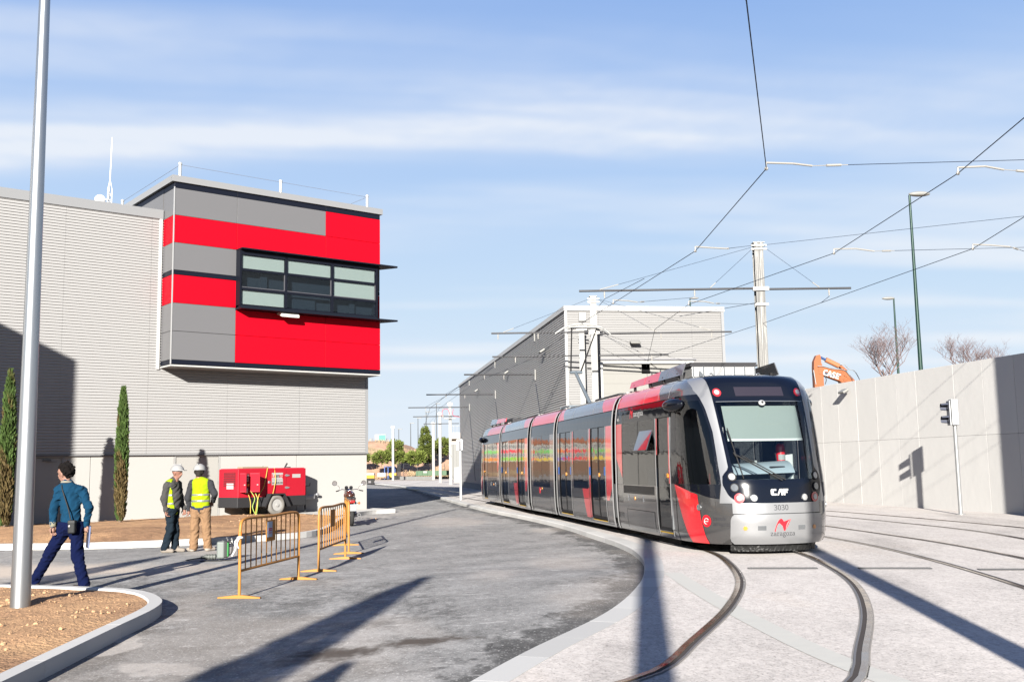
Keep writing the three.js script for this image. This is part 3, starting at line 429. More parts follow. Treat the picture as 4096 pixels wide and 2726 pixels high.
// ---------------------------------------------------------------- signals
function signal(x, z, turn, label) {
  const t = thing('tram_signal', label, 'signal', [x, 0, z], turn, 'two-lamp tram signals on posts'), al = mat([0.1872, 0.1908, 0.1944], 0.35, 0.5);
  mesh('post', [cyl(0.055, 0.055, 2.62, 0, 0, 0, 14), cyl(0.13, 0.13, 0.02, 0, 0, 0, 14)], al, t); mesh('collar', cyl(0.065, 0.065, 0.12, 0, 2.5, 0, 14), al, t);
  mesh('housing', rbx(0.2, 0.74, 0.26, 0.02, 0, 2.88, 0), al, t); mesh('backplate', rbx(0.03, 0.7, 0.3, 0.008, -0.14, 2.86, 0), mat([0.216, 0.2232, 0.2304], 0.4), t);
  for (const y of [3.04, 2.68]) { const h = mesh('visor', new THREE.CylinderGeometry(0.095, 0.115, 0.2, 16, 1, true, -0.2, 4.6).rotateZ(Math.PI / 2).rotateX(-0.75).translate(-0.25, y, 0), mat([0.036, 0.0396, 0.054], 0.45), t); mesh('lens', disc(0.085, 0.02).rotateY(Math.PI / 2).translate(-0.165, y, 0), mat([0.0216, 0.0216, 0.0288], 0.15), h); }
  return t;
}
signal(12.58, -29.15, -0.12, 'two-lamp tram signal on a grey post before the retaining wall');
{ const t = thing('tram_signal', 'narrow white-framed tram signal on a post by the far kerb', 'signal', [-2.56, 0, -49.05], 0, 'two-lamp tram signals on posts'); const al = mat([0.3024, 0.3096, 0.3168], 0.4, 0.4); mesh('post', cyl(0.06, 0.06, 2.3, 0, 0, 0, 12), al, t); mesh('housing', rbx(0.3, 0.52, 0.14, 0.02, -0.04, 2.6, 0), al, t); mesh('visor', rbx(0.12, 0.44, 0.03, 0.01, -0.02, 2.58, 0.08), mat([0.072, 0.072, 0.0792], 0.5), t); }
// ---------------------------------------------------------------- galvanised lamp post, left foreground
{
  const t = thing('lamp_post', 'tall galvanised lamp post rising from the earth island on the left', 'lamp post', [-5.96, 0, -12.52]);
  mesh('shaft', cyl(0.115, 0.052, 10, 0, -0.05, 0, 40), mat([0.27, 0.285, 0.30], 0.34, 0.92, { bumpMap: withRep(patchTex, 1, 6), bumpScale: 0.0004 }), t);
  mesh('lamp_head', rbx(0.5, 0.14, 0.3, 0.05, 0.3, 10.0, 0), lampWhite, t);
}
// green street lamps on the raised ground
function streetLamp(x, y0, z, h, r, left, label, m) { const t = thing('street_lamp', label, 'street lamp', [x, y0, z], 0, 'street lamps on the raised ground'); mesh('post', cyl(r, r * 0.5, h, 0, 0, 0, 12), m, t); const hd = mesh('lamp_head', new THREE.SphereGeometry(1, 16, 10).scale(0.55, 0.13, 0.2).translate(left ? -0.45 : 0.5, h + 0.06, 0), lampWhite, t); mesh('glass', bx(0.6, 0.03, 0.22, left ? -0.5 : 0.55, h, 0), mat([0.18, 0.18, 0.1728], 0.2), hd); }
const greenP = mat([0.0086, 0.0216, 0.0173], 0.35, 0.2);
streetLamp(20.1, 3.95, -50, 10.75, 0.115, false, 'tall dark green street lamp behind the retaining wall', greenP);
streetLamp(32.27, 3.95, -85, 11.0, 0.13, true, 'smaller dark street lamp among the bare twigs behind the wall', greenP);
streetLamp(27.6, 3.9, -130, 8, 0.14, true, 'thin distant street lamp just right of the shed', greenP);
streetLamp(21.3, 3.9, -120, 17.0, 0.14, false, 'street lamp whose head shows over the shed roof', greenP);
// ---------------------------------------------------------------- excavator behind the wall
{
  const t = thing('excavator', 'orange excavator with its arm raised above the retaining wall', 'excavator', [21.2, 3.95, -65]);
  const or = mat([0.144, 0.0446, 0.0158], 0.45), or2 = mat([0.1872, 0.0756, 0.036], 0.45), bk = mat([0.0144, 0.0144, 0.0158], 0.5), gl = mat([0.18, 0.1872, 0.1944], 0.4, 0.5);
  const k = 65 / 4080 / 5.2267;   // size of one drawn unit
  const P = (x, y) => [19.55 - 21.2 + (x - 627) * k, 8.25 - 3.95 - (y - 630) * k];
  mesh('stick', prism([[590, 640], [660, 625], [680, 680], [680, 790], [715, 900], [715, 1440], [520, 1440], [520, 900], [530, 770], [560, 700]].map(([x, y]) => P(x, y)), 0.5, 0.02).translate(0, 0, -0.25), or, t);
  mesh('boom', prism([[615, 895], [660, 870], [1150, 960], [1260, 1060], [1420, 1250], [1700, 1750], [1500, 1900], [1150, 1330], [1050, 1190], [690, 1050], [620, 1040]].map(([x, y]) => P(x, y)), 0.55, 0.02).translate(0, 0, -0.28), or, t);
  mesh('arm_cylinder', [rod([...P(790, 730), 0.1], [...P(1060, 870), 0.1], 0.16, 0.16, 14)], or2, t); mesh('cylinder_rod', rod([...P(655, 665), 0.1], [...P(800, 740), 0.1], 0.075, 0.075, 10), mat([0.0216, 0.0504, 0.144], 0.3, 0.5), t);
  mesh('cylinder_bracket', prism([[1040, 860], [1110, 850], [1230, 970], [1130, 950]].map(([x, y]) => P(x, y)), 0.4).translate(0, 0, -0.2), or, t);
  mesh('hydraulic_hose', tube([[590, 870], [700, 875], [900, 930], [1150, 965], [1250, 1080], [1300, 1160]].map(([x, y]) => [...P(x, y), 0.33]), 0.025, 6), gl, t); mesh('hydraulic_hose', tube([[1060, 850], [1150, 840], [1240, 940], [1350, 980], [1430, 1110], [1500, 1300]].map(([x, y]) => [...P(x, y), 0.3]), 0.025, 6), gl, t); mesh('hydraulic_hose', tube([[505, 950], [520, 1080], [540, 1250]].map(([x, y]) => [...P(x, y), 0.3]), 0.03, 6), gl, t); mesh('hydraulic_hose', tube([[750, 1080], [770, 1160], [740, 1250]].map(([x, y]) => [...P(x, y), 0.2]), 0.025, 6), bk, t);
  const dec = mesh('decal_plate', prism([[690, 1020], [740, 990], [985, 1070], [975, 1140], [760, 1060]].map(([x, y]) => P(x, y)), 0.01).translate(0, 0, 0.272), mat([0.0216, 0.0252, 0.036], 0.5), t);
  const tx = mesh('lettering', text('CASE', 0.36, 0.012, fontB), mat([0.36, 0.36, 0.36], 0.5), dec); const q = P(870, 1045); tx.position.set(q[0], q[1], 0.284); tx.rotation.z = -0.30; tx.scale.x = 0.9;
  mesh('work_lamp', rbx(0.14, 0.12, 0.1, 0.02, ...P(1050, 1060), 0.3), gl, t);
  mesh('cab', rbx(1.1, 1.6, 1.1, 0.06, 3.2, 1.5, 0.4), or, t); mesh('engine_cover', rbx(2.4, 1.0, 2.2, 0.06, 4.4, 1.2, -0.2), or, t); for (const z of [-0.95, 0.95]) mesh('crawler_track', rbx(3.6, 0.8, 0.5, 0.3, 3.6, 0.42, z, 4), bk, t);
}
// ---------------------------------------------------------------- unseen pylon added on the right to cast the dark strip on the wall
{ const t = thing('added_pylon', 'unseen broad concrete pylon added past the right edge to shade the wall end', 'pylon', [13.45, 0, -21.2]); mesh('shaft', rbx(1.1, 8.6, 0.8, 0.03, 0, 4.3, 0), concreteLight, t); mesh('cap', rbx(1.2, 0.15, 0.9, 0.02, 0, 8.65, 0), concreteLight, t); }
// ---------------------------------------------------------------- the tram
{
  const TY = [0.12, 0.3, 0.6, 0.95, 1.2, 1.4, 1.7, 2.1, 2.5, 2.75, 2.95, 3.07, 3.15, 3.19];
  const TF = [0.10, 0.02, 0, 0.03, 0.07, 0.13, 0.24, 0.40, 0.57, 0.68, 0.79, 0.88, 1.0, 1.25];
  const TW = [1.22, 1.27, 1.29, 1.30, 1.30, 1.30, 1.30, 1.295, 1.285, 1.26, 1.21, 1.14, 1.05, 0.93];
  const NE = (y) => interp(y, [0.2, 1.6, 2.9, 3.2], [2.45, 2.6, 3.2, 3.2]), DD = (y) => interp(y, [0.2, 1.4, 2.9, 3.2], [1.6, 1.5, 1.15, 1.0]);
  const cache = new Map();
  function outline(y) {
    const key = Math.round(y * 2000); if (cache.has(key)) return cache.get(key);
    const F = interp(y, TY, TF), W = interp(y, TY, TW), n = 2 / NE(y), D = DD(y), s = [], w = [], a = [];
    for (let i = 0; i <= 90; i++) { const t = Math.pow(i / 90, 1.3) * Math.PI / 2; w.push(W * Math.pow(Math.sin(t), n)); s.push(F + D * (1 - Math.pow(Math.max(0, Math.cos(t)), n))); }
    s.push(8); w.push(W); a.push(0); for (let i = 1; i < s.length; i++) a.push(a[i - 1] + Math.hypot(s[i] - s[i - 1], w[i] - w[i - 1]));
    const o = { a, s, w }; cache.set(key, o); return o;
  }
  const nose = (sd) => (a, y) => { const o = outline(y), q = Math.abs(a), g = a < 0 ? -1 : 1; return V(-sd * g * interp(q, o.a, o.w), y, -interp(q, o.a, o.s)); };   // +z forward, x = right
  const aS = (y, s) => { const o = outline(y); return interp(s, o.s, o.a); }, aW = (y, w) => { const o = outline(y), i = o.w.findIndex((q) => q >= w); return i <= 0 ? interp(w, o.w, o.a) : lerp(o.a[i - 1], o.a[i], (w - o.w[i - 1]) / (o.w[i] - o.w[i - 1] || 1)); };
  const wall = (sd) => (a, y) => V(-sd * interp(y, TY, TW), y, -a);
  function patch(S, aL, aR, y0, y1, off = 0, na = 4, ny = 6, c = null) {
    const fl = typeof aL === 'function' ? aL : () => aL, fr = typeof aR === 'function' ? aR : () => aR, p = [], id = [], uv = [];
    for (let j = 0; j <= ny; j++) for (let i = 0; i <= na; i++) {
      const y = lerp(y0, y1, j / ny), a = lerp(fl(y), fr(y), i / na), q = S(a, y);
      if (off) { const e = 0.004, d1 = S(a + e, y).sub(S(a - e, y)), d2 = S(a, Math.min(y + e, 3.189)).sub(S(a, y - e)), n = d1.cross(d2).normalize(); const o = V(q.x, (q.y - 1.7) * 0.5, Math.max(0, q.z + 2.2)); if (n.dot(o) < 0) n.negate(); q.addScaledVector(n, off); }
      p.push(q.x, q.y, q.z); uv.push(a, y);
    }
    for (let j = 0; j < ny; j++) for (let i = 0; i < na; i++) { const a = j * (na + 1) + i, b = a + 1, e = a + na + 1, f = e + 1; id.push(a, b, f, a, f, e); }
    const g = geo(p, id, uv), n = g.attributes.normal, P = g.attributes.position; let s = 0; for (let i = 0; i < n.count; i++) s += n.getX(i) * P.getX(i) + n.getY(i) * (P.getY(i) - 1.7) * 0.3 + n.getZ(i) * Math.max(0, P.getZ(i) + 2.2);
    if (s < 0) { g.setIndex(Array.from(g.index.array).reverse()); g.computeVertexNormals(); }
    return g;
  }
  // lettering wrapped on a surface
  function wrap(g, S, a0, y0, off, dir = -1) { const P = g.attributes.position; for (let i = 0; i < P.count; i++) { const a = a0 + dir * P.getX(i), y = y0 + P.getY(i), e = 0.01; const q = S(a, y), n = S(a + e, y).sub(S(a - e, y)).cross(S(a, y + e).sub(S(a, y - e))).normalize(); if (n.dot(V(q.x, 0, Math.max(0, q.z + 2.2))) < 0) n.negate(); q.addScaledVector(n, off + P.getZ(i)); P.setXYZ(i, q.x, q.y, q.z); } g.computeVertexNormals(); return g; }
  const bump = { bumpMap: withRep(patchTex, 0.45), bumpScale: 0.0035 };
  const char = mat([0.0346, 0.0338, 0.0338], 0.22, 0.35, { clearcoat: 1, clearcoatRoughness: 0.05, ...bump }), silver = mat([0.158, 0.16, 0.165], 0.33, 0.5, { clearcoat: 0.8, clearcoatRoughness: 0.08 }), redP = mat([0.34, 0.004, 0.008], 0.3, 0, { clearcoat: 1, clearcoatRoughness: 0.05, ...bump }), greyP = mat([0.054, 0.0562, 0.0612], 0.25, 0.3, { clearcoat: 1, clearcoatRoughness: 0.05, ...bump });
  const black = mat([0.003, 0.0036, 0.0058], 0.06, 0, { specularIntensity: 0.7, ...bump }), maskM = mat([0.0022, 0.0032, 0.0065], 0.12, 0, { specularIntensity: 0.5 }), rubber = mat([0.0086, 0.0086, 0.0094], 0.7), white = mat([0.2592, 0.2592, 0.2556], 0.4), glass = mat([0.1224, 0.1368, 0.1512], 0.0, 0, { transmission: 1, thickness: 0, ior: 1.52, bumpMap: withRep(patchTex, 0.5), bumpScale: 0.002 }), wsGlass = mat([0.74, 0.80, 0.80], 0.0, 0, { transmission: 1, thickness: 0, ior: 1.5 });
  const inner = mat([0.072, 0.0756, 0.0792], 0.7), dark = mat([0.0216, 0.0216, 0.0238], 0.7), seatM = mat([0.0216, 0.036, 0.0648], 0.8), handM = mat([0.216, 0.0144, 0.0144], 0.4), chrome = mat([0.432, 0.432, 0.432], 0.2, 0.9), whiteText = mat([0.2, 0.2, 0.2], 0.5), ledRed = mat([0.216, 0.0072, 0.0108], 0.25, 0, { clearcoat: 1 }), lens = mat([0.17, 0.17, 0.17], 0.12, 0, { clearcoat: 1 }), lensGrey = mat([0.1152, 0.1224, 0.1296], 0.15, 0.6, { clearcoat: 1 }), amber = mat([0.3024, 0.1152, 0.0072], 0.3, 0, { clearcoat: 1 }), blueS = mat([0.0072, 0.0648, 0.252], 0.4), yellowM = mat([0.324, 0.2016, 0.0216], 0.5), graphText = mat([0.0216, 0.0216, 0.0252], 0.6);
  const tram = thing('tram', 'silver, charcoal and red five-section tram standing on the curved track', 'tram', [4.58, 0, -17.72]);
  const sect = (g, m, x, z, turn) => { const o = mesh('body_section', g, m, tram); o.position.set(x - 4.58, 0, z + 17.72); o.rotation.y = turn; return o; };
  const swoosh = (k) => { const s = new THREE.Shape(); s.moveTo(-0.5, -0.33); s.bezierCurveTo(-0.36, 0.2, -0.2, 0.42, -0.05, 0.36); s.bezierCurveTo(0.06, 0.3, 0.12, 0.0, 0.2, -0.22); s.bezierCurveTo(0.28, 0.05, 0.38, 0.22, 0.5, 0.34); s.bezierCurveTo(0.36, 0.3, 0.2, 0.16, 0.14, -0.3); s.lineTo(0.06, -0.3); s.bezierCurveTo(0.0, 0.0, -0.1, 0.16, -0.2, 0.14); s.bezierCurveTo(-0.32, 0.12, -0.4, -0.1, -0.44, -0.34); return new THREE.ExtrudeGeometry(s, { depth: 0.002 / k, bevelEnabled: false, curveSegments: 6 }).scale(k, k, k); };
  function interior(o, s0, s1, seats) {
    mesh('saloon', [bx(2.3, 0.04, s1 - s0, 0, 0.38, -(s0 + s1) / 2), bx(2.3, 0.04, s1 - s0, 0, 2.75, -(s0 + s1) / 2), ...[-1, 1].flatMap((q) => [bx(0.03, 0.75, s1 - s0, q * 1.18, 0.75, -(s0 + s1) / 2)])], inner, o);
    for (const [s, w] of seats) { const x = -w; mesh('seat', [rbx(0.42, 0.08, 0.42, 0.03, x, 0.85, -s), rbx(0.42, 0.62, 0.07, 0.03, x, 1.18, -s - 0.2), bx(0.3, 0.42, 0.2, x, 0.6, -s)], seatM, o); mesh('grab_pole', cyl(0.018, 0.018, 2.35, x + 0.3 * Math.sign(w), 0.4, -s - 0.24, 8), handM, o); }
  }
  const ringFrame = (o, s0, s1) => { for (const sd of [1, -1]) mesh('end_frame', patch(wall(sd), s0, s1, 0.17, 3.185, 0.012, 1, 22), white, o); mesh('end_frame', bx(1.86, 0.03, s1 - s0, 0, 3.2, -(s0 + s1) / 2), white, o); };
  const roofBox = (s0, s1, m, o) => mesh('roof_deck', [bx(1.88, 0.06, s1 - s0, 0, 3.165, -(s0 + s1) / 2), bx(2.44, 0.06, s1 - s0, 0, 0.2, -(s0 + s1) / 2)], m, o);
  // side of a straight run: openings is a list of [s0, s1, y0, y1]
  const fairing = (o, S, list) => { for (const [a, b, m] of list) mesh('roof_fairing', patch(S, a, b, 2.80, 3.185, 0, 8, 10), m, o); };

  // ------------------------------------------------ cab section (used for both ends)
  function cab(o, len, lettering) {
    const shells = [];
    for (const sd of [1, -1]) {
      const shell = []; shells.push(shell); const S = nose(sd), e = len - 0.14;
      const aMask = (y) => aW(y, interp(y, [0.86, 0.92, 1.0, 1.2, 1.36, 1.46, 3.0, 3.1], [0.60, 0.74, 0.84, 0.915, 0.90, 0.80, 0.88, 0.88]));
      const aGl = (y) => aW(y, interp(y, [1.28, 2.66], [0.72, 0.835]));
      const aPil = (y) => aW(y, Math.min(interp(y, TY, TW) - 0.03, interp(y, [0.9, 1.2, 2.13, 2.56, 2.8, 2.9], [0.97, 0.93, 0.945, 1.0, 1.06, 1.10])));
      const aSil = (y) => aW(y, 0.80), at = (s) => (y) => aS(y, s);
      shell.push(patch(S, aSil, at(1.9), 0.17, 1.2, -0.006, 20, 8));                                    // charcoal flank under the cab window
      shell.push(patch(S, at(1.72), at(1.94), 0.17, 1.2, 0, 2, 8), patch(S, at(2.84), at(e), 0.17, 1.14, 0, 2, 8), patch(S, at(5.22), at(e), 0.17, 2.47, 0, 1, 12), patch(S, at(1.9), at(2.9), 0.17, 0.3, 0, 2, 3));
      mesh('window_band', [patch(S, at(1.72), at(1.96), 1.2, 2.81, 0, 2, 10), patch(S, at(2.82), at(2.97), 1.14, 2.47, 0, 1, 8), patch(S, at(4.03), at(4.09), 1.14, 2.47, 0.002, 1, 8), patch(S, at(1.96), at(e), 2.47, 2.81, 0, 6, 4)], black, o);
      mesh('front_panel', [patch(S, 0, aSil, 0.7, 0.88, 0, 16, 4), patch(S, (y) => Math.min(aMask(y), aPil(y) - 0.01), aPil, 0.88, 2.9, 0.0, 5, 26), patch(S, aMask, aPil, 2.9, 3.189, 0, 6, 6)], silver, o);
      mesh('front_mask', [patch(S, 0, aMask, 0.88, 1.28, 0.002, 16, 8), patch(S, aGl, aMask, 1.28, 2.66, 0.002, 3, 14), patch(S, 0, aMask, 2.66, 3.188, 0.002, 14, 12)], maskM, o);
      mesh('windscreen', patch(S, 0, aGl, 1.28, 2.66, 0.001, 14, 14), wsGlass, o);
      const bp = mesh('bumper', [patch(S, 0, (y) => aW(y, interp(y, [0.19, 0.26, 0.62, 0.69], [0.76, 0.83, 0.83, 0.78])), 0.19, 0.69, 0.022, 22, 10)], silver, o);
      mesh('bumper_slot', wrap(rbx(0.14, 0.075, 0.006, 0.03), S, 0.36, 0.46, 0.024), lensGrey, bp);
      mesh('panel_gap', patch(S, 0, (y) => aW(y, 0.8), 0.69, 0.703, 0.004, 16, 1), rubber, o);
      mesh('apron', patch(S, 0, (y) => aW(y, 0.82), 0.055, 0.185, -0.05, 14, 2), mat([0.0144, 0.0144, 0.0144], 0.4, 0.4, { bumpMap: withRep(patchTex, 2.2), bumpScale: 0.03 }), o);
      // cab side window with its dark pointed lower end
      mesh('cab_side_window', patch(S, (y) => aPil(y) + 0.015, at(1.74), 1.2, 2.82, 0.002, 10, 12), glass, o);
      mesh('window_edge', [patch(S, (y) => aPil(y) + 0.012, (y) => aS(y, interp(y, [0.955, 0.965, 1.0, 1.06, 1.2], [0.40, 0.50, 0.62, 0.85, 1.76])), 0.955, 1.205, 0.003, 16, 10), patch(S, (y) => aPil(y) + 0.0, (y) => aPil(y) + 0.05, 1.2, 2.82, 0.004, 1, 14), patch(S, at(1.62), at(1.75), 1.2, 2.82, 0.003, 1, 10), patch(S, aPil, at(1.75), 2.70, 2.82, 0.003, 8, 2)], black, o);
      mesh('red_slash', patch(S, (y) => aS(y, interp(y, [0.18, 1.05, 1.185], [0.68, 0.82, 1.74])), (y) => aS(y, interp(y, [0.18, 1.185], [1.14, 1.76])), 0.175, 1.19, 0.004, 8, 12), redP, o);
      // door
      const d = mesh('door', patch(S, at(1.99), at(2.80), 0.3, 2.46, -0.015, 4, 12), glass, o);
      mesh('door_edge', patch(S, at(1.95), at(1.99), 0.22, 2.47, 0.01, 1, 12), white, o); mesh('door_edge', patch(S, at(2.81), at(2.845), 0.22, 2.47, 0.01, 1, 12), white, o);
      mesh('door_strip', patch(S, at(1.99), at(2.06), 1.2, 2.46, 0.006, 1, 8), redP, d); mesh('door_strip', patch(S, at(2.74), at(2.80), 1.75, 2.46, 0.006, 1, 8), redP, d);
      mesh('door_rail', [patch(S, at(2.0), at(2.80), 0.3, 0.36, -0.008, 3, 1), patch(S, at(2.0), at(2.03), 0.3, 2.46, -0.01, 1, 8), patch(S, at(2.77), at(2.80), 0.3, 2.46, -0.01, 1, 8)], rubber, d);
      mesh('door_button', wrap(disc(0.045, 0.02), S, aS(1.35, 2.13), 1.35, 0.01), amber, d);
      mesh('step_light', patch(S, at(2.0), at(2.78), 0.262, 0.285, 0.012, 3, 1), yellowM, o);
      // saloon windows
      mesh('window', patch(S, at(2.97), at(4.03), 1.14, 2.47, -0.002, 4, 8), glass, o); mesh('window', patch(S, at(4.09), at(5.22), 1.14, 2.47, -0.002, 4, 8), glass, o);
      if (sd > 0 && lettering) mesh('open_hopper', new THREE.BoxGeometry(0.02, 0.42, 0.86).rotateZ(-0.34).translate(-1.35, 2.05, -3.5), mat([0.02, 0.024, 0.03], 0.05, 0, { clearcoat: 1 }), o);
      mesh('red_pillar', patch(S, at(5.24), (y) => aS(y, interp(y, [1.3, 1.75, 2.46], [5.26, e - 0.02, e - 0.02])), 1.3, 2.46, 0.004, 2, 8), redP, o);
      const vg = patch(S, at(2.99), at(5.2), 0.95, 1.13, -0.006, 2, 2); mesh('vent_grille', vg, rubber, o);
      const vs = []; for (let k = 0; k < 44; k++) vs.push(patch(S, at(3.0 + k * 0.05), at(3.022 + k * 0.05), 0.955, 1.125, 0.004, 1, 1)); const vv = mesh('vent_slats', vs, rubber, o); vv.userData.kind = 'stuff';
      mesh('hatch', [patch(S, at(3.05), at(4.95), 0.24, 0.62, 0.003, 4, 4)], char, o);
      mesh('hatch_outline', [patch(S, at(3.04), at(4.96), 0.618, 0.628, 0.005, 3, 1), patch(S, at(4.95), at(4.965), 0.24, 0.62, 0.005, 1, 3), patch(S, at(3.04), at(3.052), 0.24, 0.62, 0.005, 1, 3)], rubber, o);
      mesh('side_marker', wrap(disc(0.04, 0.02), S, aS(0.86, 4.35), 0.86, 0.0), amber, o);
      for (const s of [3.75, 4.8]) mesh('latch', wrap(rbx(0.035, 0.13, 0.02, 0.008), S, aS(0.86, s), 0.86, 0.005), lensGrey, o);
      mesh('lock_cover', wrap(disc(0.055, 0.03), S, aS(0.8, 0.78), 0.8, 0.0), lensGrey, o);
      // roof edge
      mesh('roof_fairing', patch(S, (y) => aPil(y), at(2.1), 2.81, 3.189, 0, 16, 12), greyP, o);
      mesh('roof_fairing', patch(S, at(2.1), (y) => aS(y, lerp(2.62, 3.0, (y - 2.81) / 0.38)), 2.81, 3.189, 0.0, 5, 12), greyP, o);
      mesh('roof_fairing', patch(S, (y) => aS(y, lerp(2.62, 3.0, (y - 2.81) / 0.38)), at(e), 2.81, 3.189, 0.0, 8, 12), redP, o);
      for (const s of [2.1, 2.75, 3.7]) mesh('fairing_seam', patch(S, at(s), at(s + 0.014), 2.81, 3.18, 0.003, 1, 10), white, o);
      mesh('cant_seam', patch(S, at(1.9), at(e), 2.795, 2.812, 0.004, 4, 1), rubber, o);
      // raised roof screens
      const scr = (s0, s1, b0, b1, t0, t1, m) => { const X = (y, k) => -sd * (1.02 - (y - 3.2) * k); const p = [V(X(b0, 0.35), b0, -s0), V(X(b1, 0.35), b1, -s1), V(X(t1, 0.35), t1, -s1), V(X(t0, 0.35), t0, -s0)], q = p.map((v) => v.clone().add(V(sd * 0.02, 0, 0))); const all = [...p, ...q].flatMap((v) => v.toArray()); const g = geo(all, [0, 1, 2, 0, 2, 3, 4, 6, 5, 4, 7, 6, 0, 3, 7, 0, 7, 4, 1, 5, 6, 1, 6, 2, 2, 6, 7, 2, 7, 3, 0, 4, 5, 0, 5, 1]).toNonIndexed(); g.computeVertexNormals(); mesh('roof_screen', g, m, o); };
      scr(2.0, 2.95, 3.26, 3.26, 3.50, 3.47, greyP); scr(2.97, 3.45, 3.26, 3.26, 3.47, 3.455, greyP); scr(3.45, 4.4, 3.26, 3.26, 3.455, 3.43, redP); scr(4.42, 5.5, 3.26, 3.26, 3.43, 3.40, redP);
      for (const s of [2.3, 3.2, 4.1, 5.2]) mesh('screen_bracket', bx(0.05, 0.14, 0.06, -sd * 0.96, 3.25, -s), rubber, o);
      // lamps
      const lamp = (w, y, r, ring, core, k = 0.6) => { const l = mesh('lamp_ring', wrap(disc(r, 0.02), S, aW(y, w), y, 0.008), ring, o); mesh('lens', wrap(disc(r * k, 0.02), S, aW(y, w), y, 0.016), core, l); };
      lamp(0.765, 1.33, 0.075, rubber, lens, 0.75); lamp(0.745, 1.145, 0.075, rubber, lensGrey, 0.8); lamp(0.69, 0.965, 0.085, ledRed, lens, 0.55); lamp(0.77, 2.83, 0.075, ledRed, lens, 0.6); lamp(0.46, 0.965, 0.06, lensGrey, lens, 0.85);
      mesh('marker_lamp', wrap(disc(0.036, 0.02), S, aW(0.46, 0.62), 0.46, 0.022), amber, o);
      // mirror pod
      const mp = mesh('mirror_pod', new THREE.SphereGeometry(1, 20, 12).scale(0.1, 0.12, 0.34).rotateY(sd * 0.25).translate(-sd * 1.33, 2.66, -1.62), black, o); mesh('mirror_arm', rbx(0.12, 0.06, 0.14, 0.02, -sd * 1.24, 2.7, -1.75), rubber, o);
    }
    const S = nose(1);
    // closed roof and floor, interior
    const roofPts = []; { const q = outline(3.188); for (let i = q.s.length - 2; i >= 0; i--) roofPts.push([-q.w[i], q.s[i]]); for (let i = 1; i < q.s.length - 1; i++) roofPts.push([q.w[i], q.s[i]]); roofPts.push([0.93, len - 0.14], [-0.93, len - 0.14]); }
    mesh('roof_deck', [polyXZ(roofPts.map(([x, s]) => [x, -s]), 3.186)], dark, o);
    mesh('underframe', [bx(2.3, 0.1, len - 1.6, 0, 0.24, -(len + 1.3) / 2), bx(1.7, 0.1, 0.9, 0, 0.24, -0.9), bx(1.9, 0.3, 2.2, 0, 0.16, -3.6)], rubber, o);
    const ds = mesh('dashboard', [rbx(1.5, 0.5, 0.5, 0.12, 0, 1.02, -0.75), new THREE.CylinderGeometry(0.36, 0.42, 1.3, 24, 1, false, 0, Math.PI).rotateZ(Math.PI / 2).rotateX(-0.5).translate(-0.08, 1.18, -0.98)], mat([0.144, 0.1656, 0.1872], 0.5), o);
    mesh('monitor', rbx(0.3, 0.24, 0.05, 0.02, 0.28, 1.38, -0.72), rubber, o); mesh('microphone', [rod([0.02, 1.35, -0.9], [-0.06, 1.55, -0.85], 0.012), rbx(0.05, 0.08, 0.04, 0.012, -0.07, 1.57, -0.85)], lens, o);
    mesh('driver_seat', [rbx(0.5, 0.7, 0.12, 0.05, -0.25, 1.5, -1.75), rbx(0.3, 0.2, 0.1, 0.04, -0.25, 1.95, -1.75), rbx(0.5, 0.12, 0.5, 0.04, -0.25, 1.05, -1.5)], dark, o);
    mesh('rear_partition', [bx(0.7, 2.4, 0.05, -0.95, 1.55, -1.95), bx(0.5, 2.4, 0.05, 0.75, 1.55, -1.95), bx(2.3, 0.5, 0.05, 0, 2.5, -1.95), bx(2.3, 0.7, 0.05, 0, 0.7, -1.96)], inner, o);
    mesh('cab_pillar', [rbx(0.16, 2.3, 0.14, 0.03, 0.74, 1.6, -1.25), rbx(0.05, 2.3, 0.05, 0.02, 0.5, 1.6, -1.9)], white, o);
    mesh('fire_extinguisher', [cyl(0.085, 0.085, 0.42, 0.53, 1.42, -1.1, 18), new THREE.SphereGeometry(0.085, 18, 8).translate(0.53, 1.84, -1.1)], mat([0.3024, 0.0072, 0.0108], 0.3, 0, { clearcoat: 0.6 }), o);
    mesh('extinguisher_valve', [cyl(0.03, 0.02, 0.1, 0.53, 1.9, -1.1, 10), bx(0.14, 0.03, 0.03, 0.5, 1.99, -1.08), tube([[0.45, 1.97, -1.08], [0.4, 1.85, -1.06], [0.42, 1.6, -1.04]], 0.012)], rubber, o);
    mesh('extinguisher_label', new THREE.CylinderGeometry(0.0865, 0.0865, 0.1, 18, 1, true, -0.9, 1.8).translate(0.53, 1.66, -1.1), lens, o);
    const bl = patch(S, (y) => -aW(y, 0.74), (y) => aW(y, 0.74), 2.02, 2.62, -0.09, 14, 8); const blm = mat([0.115, 0.128, 0.122], 0.8); mesh('sun_blind', bl, blm, o); mesh('blind_hem', patch(S, (y) => -aW(y, 0.74), (y) => aW(y, 0.74), 1.98, 2.02, -0.085, 14, 1), white, o);
    interior(o, 2.0, len - 0.2, [[3.3, 0.75], [4.3, 0.75], [3.3, -0.75], [4.3, -0.75]]);
    // header: recessed destination box, sill line and camera
    const hd = mesh('destination_display', [patch(S, (y) => -aW(y, 0.46), (y) => aW(y, 0.46), 2.76, 2.93, 0.006, 10, 2)], mat([0.013, 0.0115, 0.0173], 0.35), o);
    mesh('header_line', patch(S, (y) => -aW(y, 0.82), (y) => aW(y, 0.82), 2.655, 2.668, 0.008, 14, 1), lensGrey, o);
    const cam = mesh('front_camera', wrap(new THREE.SphereGeometry(0.05, 16, 10).scale(1.3, 1, 0.5), S, 0, 2.63, 0.012), lens, o); mesh('lens', wrap(disc(0.02, 0.01), S, 0, 2.63, 0.037), rubber, cam);
